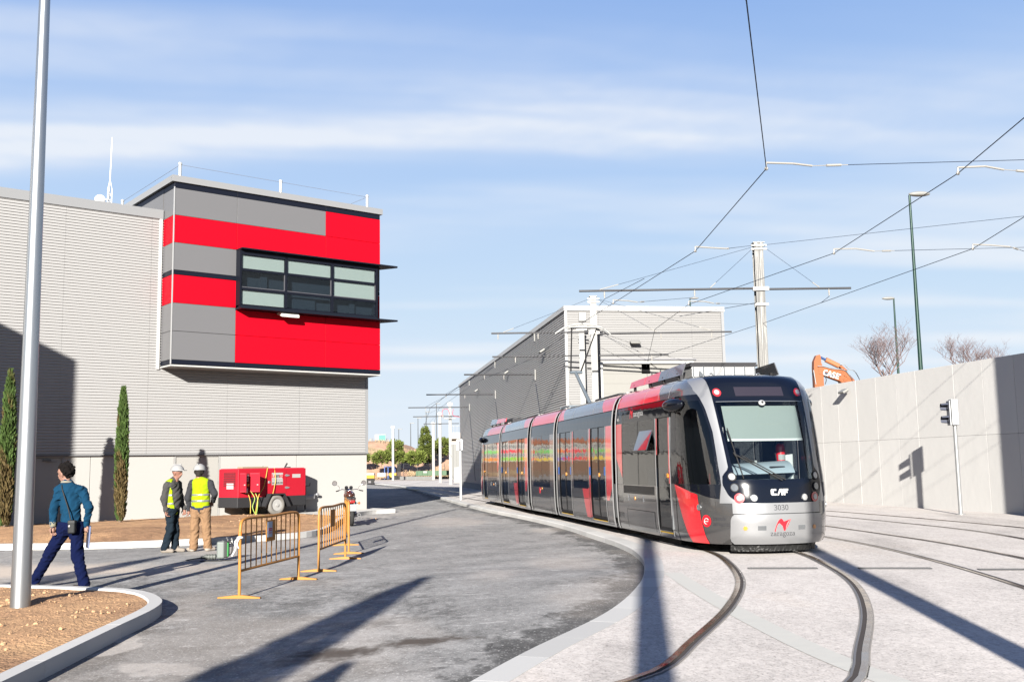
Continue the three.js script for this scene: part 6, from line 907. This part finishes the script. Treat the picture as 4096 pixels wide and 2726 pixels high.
{ // ---- worker facing right
  const A = thing('person', 'worker in white helmet, grey fleece and open vest standing sideways', 'person', [-7.28, -0.11, -21.9], 0, 'people on the site');
  const hc = [0.09, 1.67, 0], fw = nrm([0.98, 0, 0.2]).filter((_, i) => i !== 1), shN = [-0.06, 1.42, 0.17], elN = [-0.11, 1.13, 0.19], wrN = [-0.06, 0.88, 0.2], shF = [0.06, 1.42, -0.17], elF = [0.1, 1.14, -0.2], wrF = [0.2, 0.9, -0.18];
  const hN = handBones(wrN, nrm([0.15, -1, 0]), nrm([0.2, 0, -0.98]), 0.8), hF = handBones(wrF, nrm([0.2, -1, 0]), nrm([0.9, 0, 0.3]), 0.8);
  mesh('body', mg([flesh([...headBones(hc, fw), cap([0.02, 1.46, 0], [0.0, 1.2, 0], 0.07, 0.08), cap(wrN, elN, 0.028, 0.035), cap(wrF, elF, 0.028, 0.035)], 0.012, 0.03), flesh(hN, 0.0045, 0.008), flesh(hF, 0.0045, 0.008)]), skinM2, A); eyes(A, hc, fw); helmet(A, hc, fw);
  const fl = [cap([0, 1.4, -0.12], [0, 1.4, 0.12], 0.095), cap([0.0, 1.38, 0], [0.03, 1.15, 0.0], 0.145, 0.15, 0.9), cap([0.03, 1.15, 0], [0.01, 0.96, 0], 0.155, 0.15, 0.9), cap([0.03, 1.52, 0], [0.01, 1.4, 0], 0.072, 0.1), cap(shN, elN, 0.075, 0.06), cap(elN, wrN, 0.06, 0.046), cap(shF, elF, 0.075, 0.06), cap(elF, wrF, 0.06, 0.046)];
  mesh('fleece', flesh(fl, 0.012, 0.05, 0.024), cloth([0.028, 0.0275, 0.027]), A);
  const vb = [cap([-0.02, 1.42, -0.1], [-0.02, 1.42, 0.1], 0.105), cap([0.0, 1.38, 0], [0.02, 1.15, 0.0], 0.162, 0.168, 0.88), cap([0.02, 1.15, 0], [0.0, 0.93, 0], 0.172, 0.17, 0.88)];
  const vestM = cloth([0.13, 0.18, 0.004]), bandM = mat([0.11, 0.112, 0.11], 0.35, 0.3); const vc = (x, y, z) => x - (0.085 + 0.05 * Math.sin(y * 3)); mesh('vest', flesh(vb, 0.013, 0.05, 0.01, vc), vestM, A); mesh('reflective_band', flesh(vb.map((q) => ({ ...q, ra: q.ra + 0.006, rb: q.rb + 0.006 })), 0.013, 0.05, 0, (x, y, z) => Math.max(vc(x, y, z) - 0.002, Math.min(Math.abs(y - 1.02) - 0.025, Math.abs(y - 1.2) - 0.025))), bandM, A);
  mesh('jeans', flesh([cap([0, 0.9, -0.06], [0, 0.9, 0.06], 0.135), cap([-0.01, 0.86, 0.09], [0.0, 0.49, 0.1], 0.1, 0.078), cap([0.0, 0.49, 0.1], [-0.1, 0.1, 0.1], 0.076, 0.08), cap([0.02, 0.86, -0.09], [0.05, 0.49, -0.08], 0.1, 0.078), cap([0.05, 0.49, -0.08], [0.06, 0.1, -0.08], 0.076, 0.078)], 0.012, 0.05, 0.02, (x, y) => y - 0.96), cloth([0.0055, 0.009, 0.013]), A); mesh('belt', [new THREE.TorusGeometry(0.15, 0.016, 6, 24).rotateX(Math.PI / 2).scale(1, 1.4, 1.1).translate(0.0, 0.955, 0)], mat([0.0144, 0.0144, 0.0144], 0.5), A); mesh('tape_measure', disc(0.045, 0.05).translate(-0.02, 0.95, 0.17), mat([0.252, 0.1584, 0.0144], 0.4), A);
  for (const [x, z] of [[-0.1, 0.1], [0.08, -0.08]]) mesh('boot', flesh([cap([x - 0.04, 0.05, z], [x + 0.16, 0.04, z + 0.02], 0.05, 0.042), cap([x, 0.12, z], [x, 0.05, z], 0.055)], 0.01, 0.03, 0, (a, y) => -y), cloth([0.1152, 0.1008, 0.0864]), A);
}
{ // ---- worker seen from behind
  const A = thing('person', 'worker in white helmet and yellow vest with beige trousers, seen from behind', 'person', [-6.72, -0.11, -22.05], 0, 'people on the site');
  const hc = [-0.05, 1.68, -0.03], fw = nrm([0.1, 0, -1]).filter((_, i) => i !== 1), shL = [-0.2, 1.43, 0], elL = [-0.27, 1.13, 0.03], wrL = [-0.26, 0.88, -0.02], shR = [0.19, 1.43, 0], elR = [0.30, 1.2, 0.02], wrR = [0.22, 1.05, -0.16];
  const hL = handBones(wrL, nrm([0.1, -1, -0.1]), nrm([0.4, 0, 0.9]), 0.8), hR = handBones(wrR, nrm([-0.5, -0.6, -0.5]), nrm([0.8, 0, -0.5]), 0.9);
  mesh('body', mg([flesh([...headBones(hc, fw), cap([-0.02, 1.46, 0], [0, 1.2, 0], 0.07, 0.08), cap(wrL, elL, 0.028, 0.035), cap(wrR, elR, 0.028, 0.035)], 0.012, 0.03), flesh(hL, 0.0045, 0.008), flesh(hR, 0.0045, 0.008)]), skinM2, A); eyes(A, hc, fw); helmet(A, hc, fw);
  mesh('hair', flesh([cap([hc[0], hc[1] + 0.02, hc[2] + 0.04], [hc[0], hc[1] - 0.06, hc[2] + 0.05], 0.078, 0.06), cap([hc[0] - 0.05, hc[1], hc[2] + 0.02], [hc[0] + 0.05, hc[1], hc[2] + 0.02], 0.06)], 0.01, 0.02, 0.006), mat([0.0108, 0.0086, 0.0072], 0.8), A);
  const jk = [cap([-0.13, 1.42, 0], [0.12, 1.42, 0], 0.09), cap([0, 1.38, 0], [0, 1.12, 0], 0.17, 0.165, 1.3), cap([0, 1.12, 0], [0, 0.92, 0], 0.165, 0.17, 1.3), cap(shL, elL, 0.075, 0.06), cap(elL, wrL, 0.06, 0.046), cap(shR, elR, 0.078, 0.062), cap(elR, wrR, 0.06, 0.048)];
  mesh('jacket', flesh(jk, 0.013, 0.05, 0.016), cloth([0.018, 0.0185, 0.021]), A); mesh('jacket_hem', flesh([cap([-0.05, 0.93, 0], [0.05, 0.93, 0], 0.158, 0.158, 1.15)], 0.014, 0.02, 0.006, (x, y) => Math.max(y - 0.96, 0.87 - y)), mat([0.0086, 0.013, 0.0324], 0.8), A);
  const vb = [cap([-0.1, 1.43, 0], [0.1, 1.43, 0], 0.105), cap([0, 1.38, 0], [0, 1.12, 0], 0.188, 0.182, 1.28), cap([0, 1.12, 0], [0, 0.94, 0], 0.182, 0.19, 1.28)], vestM = cloth([0.13, 0.18, 0.004]), bandM = mat([0.11, 0.112, 0.11], 0.35, 0.3), vc = (x, y) => Math.max(Math.abs(x) - 0.215, 0.915 - y);
  mesh('vest', flesh(vb, 0.013, 0.05, 0.012, vc), vestM, A); for (const y of [1.19, 1.06]) mesh('reflective_band', flesh(vb.map((q) => ({ ...q, ra: q.ra + 0.005, rb: q.rb + 0.005 })), 0.013, 0.05, 0.006, (x, yy, z) => Math.max(vc(x, yy), Math.abs(yy - y + 0.05 * 0) - 0.026)), bandM, A);
  mesh('trousers', flesh([cap([-0.06, 0.9, 0], [0.06, 0.9, 0], 0.14, 0.14, 1.15), cap([-0.1, 0.86, 0], [-0.11, 0.48, 0.02], 0.108, 0.088), cap([-0.11, 0.48, 0.02], [-0.13, 0.1, 0.03], 0.086, 0.088), cap([0.1, 0.86, 0], [0.12, 0.48, -0.02], 0.108, 0.088), cap([0.12, 0.48, -0.02], [0.16, 0.1, -0.03], 0.086, 0.088)], 0.012, 0.05, 0.022, (x, y) => y - 0.95), cloth([0.115, 0.070, 0.040]), A);
  for (const [x, z, d] of [[-0.14, 0.03, -0.13], [0.16, -0.03, 0.1]]) mesh('boot', flesh([cap([x, 0.05, z + 0.03], [x + d, 0.04, z - 0.1], 0.05, 0.042), cap([x, 0.12, z], [x, 0.05, z], 0.056)], 0.01, 0.03, 0, (a, y) => -y), cloth([0.1728, 0.1512, 0.1296]), A);
}
// ---------------------------------------------------------------- vegetation
const leafMat = (r = 0.75) => mat('#ffffff', r, 0, { vertexColors: true });
function blades(n, place, size, tint) { // loose leaf-sized triangles
  const p = [], c = [];
  for (let i = 0; i < n; i++) { const [o, d, w] = place(i), L = size * rr(0.6, 1.3), side = V(rr(-1, 1), rr(-1, 1), rr(-1, 1)).cross(d).normalize().multiplyScalar(L * w), tip = o.clone().addScaledVector(d, L), mid = o.clone().addScaledVector(d, L * 0.45); const a = mid.clone().add(side), b = mid.clone().sub(side); p.push(...o.toArray(), ...a.toArray(), ...tip.toArray(), ...o.toArray(), ...tip.toArray(), ...b.toArray()); const k = tint(o, i); for (let q = 0; q < 6; q++) c.push(...k); }
  const g = new THREE.BufferGeometry(); g.setAttribute('position', new THREE.Float32BufferAttribute(p, 3)); g.setAttribute('color', new THREE.Float32BufferAttribute(c, 3)); g.setAttribute('uv', new THREE.Float32BufferAttribute(new Float32Array(p.length / 3 * 2), 2)); g.computeVertexNormals(); return g;
}
const bark = mat([0.072, 0.054, 0.0396], 0.95), lm = leafMat();
function cypress(x, z, h, r, n, label, sd, y0 = 0) {
  seed(sd); const t = thing('cypress', label, 'cypress tree', [x, y0, z], 0, 'slim columnar cypresses');
  mesh('trunk', cyl(0.05, 0.01, h * 0.9, 0, 0, 0, 8), bark, t);
  const prof = (q) => r * interp(q, [0, 0.06, 0.2, 0.5, 0.8, 0.93, 1], [0.45, 0.75, 0.92, 1.0, 0.72, 0.36, 0.06]);
  mesh('crown', blades(n, () => { const q = Math.pow(rnd(), 0.92), th = rnd() * 6.283, lobe = 0.78 + 0.34 * fbm(th * 1.3 + 5, q * h * 1.6, 3), R = prof(q) * lobe * Math.sqrt(rr(0.25, 1.15)), o = V(R * Math.cos(th), 0.06 + q * h * 0.97, R * Math.sin(th)), d = V(Math.cos(th) * rr(0.05, 0.55), 1, Math.sin(th) * rr(0.05, 0.55)).normalize(); return [o, d, rr(0.10, 0.2)]; }, 0.13, (o) => { const dry = smooth(0.55, 0.75, fbm(o.y * 2.2 + o.x * 6, o.z * 6 + o.x * 3, 3) + (o.y < h * 0.3 ? 0.18 : 0)), k = rr(0.7, 1.3); return [lerp(0.026, 0.050, dry) * k, lerp(0.045, 0.036, dry) * k, lerp(0.010, 0.014, dry) * k]; }), lm, t);
  return t;
}
cypress(-11.56, -30.2, 3.98, 0.17, 8000, 'slim cypress standing before the lit depot wall', 11, 0.1);
cypress(-14.0, -28.3, 4.36, 0.19, 8000, 'slim cypress half hidden by the lamp post at the left edge', 12, 0.1);
cypress(-4.05, 5.2, 7.0, 0.44, 12000, 'broad cypress behind the camera, casting the wide road shadow', 14); cypress(-2.75, 1.2, 3.25, 0.24, 5000, 'smaller cypress behind the camera', 15); cypress(-9.6, -1.0, 6.6, 0.5, 6000, 'cypress left of the camera, outside the picture', 16);
// round pines and shrubs on the far bank
function bush(name, label, x, y, z, blobs, n, tintK, sd, trunkH = 0.8, cat = 'tree') {
  seed(sd); const t = thing(name, label, cat, [x, y, z], 0, 'evergreens on the far bank'); mesh('trunk', cyl(0.12, 0.05, trunkH + 0.6, 0, -0.3, 0, 7), bark, t);
  const tot = blobs.reduce((s, b) => s + b[3] * b[4], 0), g = [];
  for (const [bx0, by, bz, rx, ry] of blobs) g.push(blades(Math.round(n * rx * ry / tot), () => { const d = V(rr(-1, 1), rr(-1, 1), rr(-1, 1)).normalize(), q = Math.pow(rnd(), 0.3), lob = 0.72 + 0.5 * fbm(d.x * 2.6 + bx0 * 3 + 9, d.y * 2.6 + d.z * 2 + by, 3); return [V(bx0 + d.x * rx * q * lob, by + d.y * ry * q * lob, bz + d.z * rx * q * lob), d.clone().add(V(rr(-0.5, 0.5), rr(0, 0.9), rr(-0.5, 0.5))).normalize(), rr(0.16, 0.34)]; }, 0.34, (o) => { const k = rr(0.65, 1.35) * tintK; return [0.062 * k, 0.078 * k, 0.016 * k]; }));
  mesh('crown', g, lm, t);
}
bush('pine_tree', 'round dark pine on the bank beside the slim grey pole', -15.9, 2.3, -138, [[0, 1.6, 0, 1.0, 1.35], [0.35, 0.6, 0.3, 1.1, 0.8]], 2600, 0.9, 21);
bush('pine_shrub', 'low spreading shrub left of the slim grey pole', -17.5, 2.25, -136, [[0, 0.7, 0, 1.1, 0.75], [-0.8, 0.45, 0, 0.6, 0.5], [0.6, 0.95, 0, 0.6, 0.5]], 1800, 0.95, 22, 0.3, 'shrub');
bush('pine_shrub', 'small shrub at the left foot of the far bank beside the depot corner', -20.2, 2.5, -138, [[0, 0.45, 0, 0.9, 0.5]], 800, 0.9, 23, 0.2, 'shrub');
bush('pine_tree', 'tall pointed conifer in the middle of the far bank', -12.1, 2.1, -140, [[0, 1.2, 0, 1.2, 1.2], [0.1, 2.7, 0, 0.95, 1.2], [0.0, 3.9, 0, 0.6, 0.95], [0.8, 2.0, 0.2, 0.7, 0.8]], 3800, 0.8, 24);
bush('pine_shrub', 'broad yellow-green shrub in front of the tall conifer', -13.3, 2.0, -137, [[0, 0.75, 0, 1.15, 0.85], [0.9, 0.9, 0.2, 0.7, 0.7]], 2400, 1.15, 25, 0.3, 'shrub');
bush('pine_tree', 'rounded pine right of the concrete pole on the bank', -10.0, 3.1, -144, [[0, 1.3, 0, 0.95, 1.2]], 2000, 0.85, 26);
// bare deciduous trees behind the wall
function bareTree(x, y, z, h, spread, label, sd) {
  seed(sd); const t = thing('bare_tree', label, 'bare tree', [x, y, z], 0, 'leafless trees behind the wall'), g = [], tw = [];
  const grow = (p, d, L, r, lev) => { const q = p.clone().addScaledVector(d, L), n = lev < 2 ? 4 : 3; (lev < 2 ? g : tw).push(rod(p, q, r, r * 0.65, lev < 2 ? 6 : 3)); if (lev >= 6) return; for (let i = 0; i < n; i++) { const a = rnd() * 6.283, e = rr(0.35, 0.95) * (lev === 0 ? 1 : 0.8), s = V(Math.cos(a) * e * spread, rr(0.4, 1), Math.sin(a) * e * spread).normalize(), dd = d.clone().multiplyScalar(0.6).add(s).normalize(); grow(p.clone().lerp(q, rr(0.55, 1)), dd, L * rr(0.6, 0.82), r * 0.58, lev + 1); } };
  grow(V(0, 0, 0), V(0, 1, 0), h * 0.42, 0.09, 0); mesh('trunk', g, mat([0.0864, 0.0612, 0.054], 0.9), t); mesh('crown', tw, mat([0.108, 0.0756, 0.072], 0.9), t);
}
bareTree(22.0, 3.95, -60, 5.0, 2.1, 'leafless tree between the excavator and the tall green lamp', 41); bareTree(27.3, 3.95, -60, 5.0, 2.0, 'leafless tree showing above the wall near the right edge', 42); bareTree(17.6, 3.95, -75, 3.6, 1.3, 'faint leafless tree behind the excavator arm', 43);
// ---------------------------------------------------------------- far bank, seen through the gap
{
  const hf = (x, z) => { const d = -z - 133; let h = smooth(0, 24, d) * interp(x, [-60, -31, -26, -19.4, -18, -16.4, -14, -10, -4, 10], [0.4, 0.6, 5.6, 5.6, 4.8, 4.1, 3.9, 4.6, 5.2, 4.2]); h += 0.35 * (fbm(x * 0.35, z * 0.35, 4) - 0.5) * smooth(1, 6, d); return h - 0.25 * smooth(2, -2, d); };
  const bt = tex(512, 512, (u, v) => { const x = u * 60, z = v * 60, n = fbm(x * 0.25, z * 0.25, 5), g = fbm(x * 2, z * 2, 3), dry = smooth(0.5, 0.65, n); return L3([lerp(0.26, 0.195, dry) * (0.75 + 0.5 * g), lerp(0.162, 0.147, dry) * (0.75 + 0.5 * g), lerp(0.11, 0.09, dry) * (0.75 + 0.5 * g)]); });
  struct('earth_bank', sheet(120, 60, (u, v) => { const x = lerp(-90, 14, u), z = lerp(-128, -190, v); return [x, hf(x, z), z]; }, (q) => [q[0] / 60, q[2] / 60]), mat('#ffffff', 0.97, 0, { map: bt }));
  // dry scrub on the bank
  seed(51); const sc = blades(5200, () => { const i = rnd(); let x = rr(-40, -5), z = -rr(134, 160); const cl = fbm(x * 0.4 + 3, z * 0.4, 3); if (cl < 0.5) { x = rr(-14, -6); z = -rr(133, 139); } return [V(x, hf(x, z) - 0.05, z), V(rr(-0.6, 0.6), 1, rr(-0.6, 0.6)).normalize(), rr(0.05, 0.12)]; }, 0.55, () => { const k = rr(0.7, 1.3); return [0.19 * k, 0.138 * k, 0.082 * k]; });
  const s = mesh('dry_scrub', sc, lm); s.userData = { kind: 'stuff', label: 'dry brown scrub on the far earth bank', category: 'scrub' };
}
// ---------------------------------------------------------------- things in the far yard
{
  const t = thing('forklift', 'blue forklift carrying a grey block in the far yard', 'forklift', [-16.5, 0, -133], 0); const bl = mat([0.0216, 0.0504, 0.144], 0.5), ye = mat([0.288, 0.1584, 0.0144], 0.5), bk = mat([0.0144, 0.0144, 0.0144], 0.8), gy = mat([0.18, 0.1872, 0.1944], 0.7);
  mesh('mast', [bx(0.1, 1.65, 0.1, -0.25, 0.9, 0.3), bx(0.1, 1.65, 0.1, 0.2, 0.9, 0.3), bx(0.5, 0.08, 0.1, 0, 1.68, 0.3)], bl, t); mesh('overhead_guard', [bx(1.0, 0.07, 0.9, 0.55, 1.65, -0.3), bx(0.07, 1.0, 0.07, 1.0, 1.15, 0.1), bx(0.07, 1.0, 0.07, 1.0, 1.15, -0.7)], bl, t); mesh('chassis', rbx(1.2, 0.55, 1.0, 0.06, 0.65, 0.55, -0.3), ye, t); mesh('seat', rbx(0.3, 0.5, 0.4, 0.05, 0.7, 1.0, -0.3), bk, t); for (const [x, z] of [[0.25, 0.15], [1.1, 0.15], [0.25, -0.75], [1.1, -0.75]]) mesh('wheel', disc(0.27, 0.16).translate(x, 0.27, z), bk, t); mesh('fork', bx(0.9, 0.05, 0.1, -0.6, 0.35, 0.3), bk, t);
  const b = thing('grey_block', 'grey block held on the forklift prongs', 'block', [-17.1, 0.38, -132.7]); mesh('slab', rbx(1.05, 0.5, 0.7, 0.02, 0, 0.26, 0), gy, b); mesh('pallet', bx(1.1, 0.1, 0.7, 0, -0.03, 0), mat([0.144, 0.1008, 0.0576], 0.9), b);
  const y = thing('site_compressor', 'small yellow site machine on wheels by the depot corner', 'compressor', [-14.55, 0, -103.6]); mesh('body', rbx(0.95, 0.32, 0.6, 0.03, 0, 0.66, 0), ye, y); mesh('frame', bx(0.9, 0.25, 0.5, 0, 0.38, 0), bk, y); for (const x of [-0.3, 0.3]) mesh('wheel', disc(0.17, 0.12).translate(x, 0.17, 0.25), bk, y); mesh('hood', rbx(0.8, 0.2, 0.5, 0.03, 0.05, 0.93, 0), gy, y); const lv = []; for (let k = 0; k < 4; k++) mesh('louvre', bx(0.8, 0.02, 0.02, 0, 0.56 + k * 0.06, 0.31), mat([0.18, 0.0936, 0.0072], 0.6), y);
  const g = thing('steel_gate', 'dark upright steel gate leaf standing beside the forklift', 'gate', [-14.6, 0, -130], 0); for (let k = 0; k < 5; k++) mesh('bar', bx(0.07, 1.95, 0.06, -0.2 + k * 0.1, 1.0, 0), bk, g); mesh('rail', bx(0.5, 0.08, 0.08, 0, 0.15, 0), bk, g); mesh('rail', bx(0.5, 0.08, 0.08, 0, 1.9, 0), bk, g);
  const w = thing('low_wall', 'low white concrete wall at the back of the yard', 'wall', [-14.33, 0, -129.6], Math.atan2(-6.7, 4.64) + Math.PI / 2 * 0); const LW = Math.hypot(4.64, 6.7); w.rotation.y = Math.atan2(-(6.7), 4.64); for (let k = 0; k < 4; k++) mesh('wall_block', rbx(LW / 4 - 0.02, 0.42, 0.25, 0.02, LW / 4 * (k + 0.5), 0.2, 0), lampWhite, w);
  const f = thing('mesh_fence', 'thin wire fence on posts behind the low white wall', 'fence', [-14.2, 0, -132]); for (let k = 0; k < 5; k++) mesh('post', cyl(0.03, 0.03, 2.0, k * 1.75, 0, 0, 6), steelDark, f); for (let k = 0; k < 5; k++) mesh('strand', rod([0, 0.5 + k * 0.36, 0], [7, 0.5 + k * 0.36, 0], 0.008, 0.008, 4), steelDark, f);
  const c = thing('green_container', 'low green skip behind the low white wall', 'container', [-10.4, 0, -131]); mesh('tub', rbx(4.2, 0.62, 1.2, 0.04, 0, 0.75, 0), mat([0.0432, 0.072, 0.0432], 0.7), c); for (let k = 0; k < 7; k++) mesh('rib', bx(0.06, 0.6, 0.05, -1.9 + k * 0.63, 0.75, 0.62), mat([0.0288, 0.054, 0.0324], 0.7), c); mesh('label_plate', bx(0.5, 0.25, 0.02, -0.9, 0.9, 0.62), lampWhite, c);
  const br = thing('road_bridge', 'concrete road bridge with railing behind the shed', 'bridge', [-9.4, 0, -150]); const cm = mat([0.2592, 0.2376, 0.2088], 0.85); mesh('deck', bx(22, 0.75, 7, 11, 5.9, -2), cm, br); mesh('parapet', bx(22, 0.12, 0.2, 11, 6.34, 1.5), cm, br); for (let k = 0; k < 26; k++) mesh('railing_post', bx(0.03, 1.0, 0.03, 0.2 + k * 0.5, 6.9, 1.5), lampWhite, br); mesh('rail', bx(22, 0.05, 0.05, 11, 7.4, 1.5), lampWhite, br); mesh('pier', bx(0.8, 5.6, 3, 0.6, 2.8, -1), cm, br);
  const pw = thing('panel_wall', 'pale ribbed panel wall below the bridge beside the shed', 'wall', [-7.6, 0, -125], 0.35); for (let k = 0; k < 8; k++) mesh('wall_panel', rbx(0.4, 4.3, 0.12, 0.01, k * 0.42, 2.1, k % 2 * 0.03), lampWhite, pw);
  const sg = thing('billboard', 'green and white billboard on the left of the far bank', 'sign', [-20.6, 5.2, -158]); mesh('board', bx(1.7, 0.9, 0.08, 0, 1.0, 0), lampWhite, sg); mesh('print', bx(1.0, 0.75, 0.02, 0.3, 0.95, 0.05), mat([0.0432, 0.1728, 0.1152], 0.6), sg); for (const x of [-0.6, 0.6]) mesh('post', bx(0.08, 1.6, 0.08, x, 0.2, -0.1), steelDark, sg);
  const cb = thing('cabinet', 'pale equipment cabinet near the distant switch pole', 'cabinet', [-5.2, 0, -97]); mesh('body', rbx(0.9, 1.5, 0.5, 0.02, 0, 0.75, 0), lampWhite, cb); mesh('door', bx(0.8, 1.35, 0.02, 0, 0.78, 0.255), mat([0.216, 0.216, 0.216], 0.5), cb);
  const bd = thing('blue_drum', 'small blue drum near the distant switch pole', 'drum', [-3.75, 0, -88]); mesh('barrel', [cyl(0.2, 0.2, 0.55, 0, 0, 0, 14), cyl(0.21, 0.21, 0.03, 0, 0.18, 0, 14), cyl(0.21, 0.21, 0.03, 0, 0.38, 0, 14)], mat([0.0144, 0.0576, 0.2016], 0.5), bd); mesh('lid', cyl(0.19, 0.19, 0.03, 0, 0.55, 0, 14), mat([0.0144, 0.0432, 0.144], 0.5), bd);
  [[-15.05, -200, 13.3, 'nearest'], [-17.07, -205, 12.0, 'second'], [-18.69, -210, 11.0, 'third'], [-20.13, -215, 10.2, 'fourth'], [-22.46, -220, 9.2, 'fifth']].forEach(([x, z, h, o]) => { const k = z / -200, q = thing('far_street_lamp', `thin street lamp on the skyline, ${o} from the shed`, 'street lamp', [x * k, 3, z], 0, 'far skyline lamps'); mesh('post', cyl(0.12, 0.07, h - 2.5, 0, 0, 0, 6), steelDark, q); mesh('lamp_head', rbx(1.0, 0.12, 0.25, 0.04, 0.3, h - 2.5, 0), lampWhite, q); });
}
// colourful terraced houses beyond the depot: the tram windows mirror them
{
  seed(77); const cols = [[0.12, 0.25, 0.03], [0.36, 0.13, 0.02], [0.03, 0.08, 0.30], [0.34, 0.03, 0.04], [0.36, 0.26, 0.04], [0.10, 0.28, 0.08]], wallM = mat([0.2448, 0.2376, 0.2232], 0.8), roofM = mat([0.1728, 0.072, 0.0432], 0.85), winM = mat([0.0288, 0.036, 0.0432], 0.2);
  for (let i = 0; i < 15; i++) {
    const az = (-16 - i * 1.5) * Math.PI / 180, R = 255, x = Math.sin(az) * R, z = -Math.cos(az) * R, h = thing('terraced_house', 'colourful two-storey house beyond the depot, mirrored in the tram windows', 'house', [x, 3.0, z], -az, 'colourful terraced houses'), a = cols[i % 6], b = cols[(i * 2 + 3) % 6];
    mesh('wall', bx(6.6, 6, 8, 0, 3, -4), wallM, h); mesh('lower_band', bx(6.5, 1.0, 0.1, 0, 0.8, 0.03), mat(a, 0.7), h); mesh('upper_band', bx(6.5, 1.1, 0.1, 0, 3.3, 0.03), mat(b, 0.7), h); mesh('roof', prism([[-3.5, 0], [3.5, 0], [3.2, 1.3], [-3.2, 1.3]], 9).translate(0, 6, -8.5), roofM, h);
    for (const y of [2.0, 4.8]) for (const xx of [-1.9, 0, 1.9]) mesh('window', bx(1.0, 1.0, 0.08, xx, y, 0.05), winM, h);
  }
  struct('earth_bank', sheet(60, 10, (u, v) => { const az = (-2 - u * 52) * Math.PI / 180, R = lerp(175, 262, v), y = 3.05 * smooth(0, 0.5, v) + 0.5 * (fbm(u * 30, v * 6, 3) - 0.5); return [Math.sin(az) * R, y - 0.3, -Math.cos(az) * R]; }), mat([0.2376, 0.1368, 0.0828], 0.95, 0, { bumpMap: withRep(patchTex, 8), bumpScale: 0.3 }));
}
renderer.render(scene, camera);
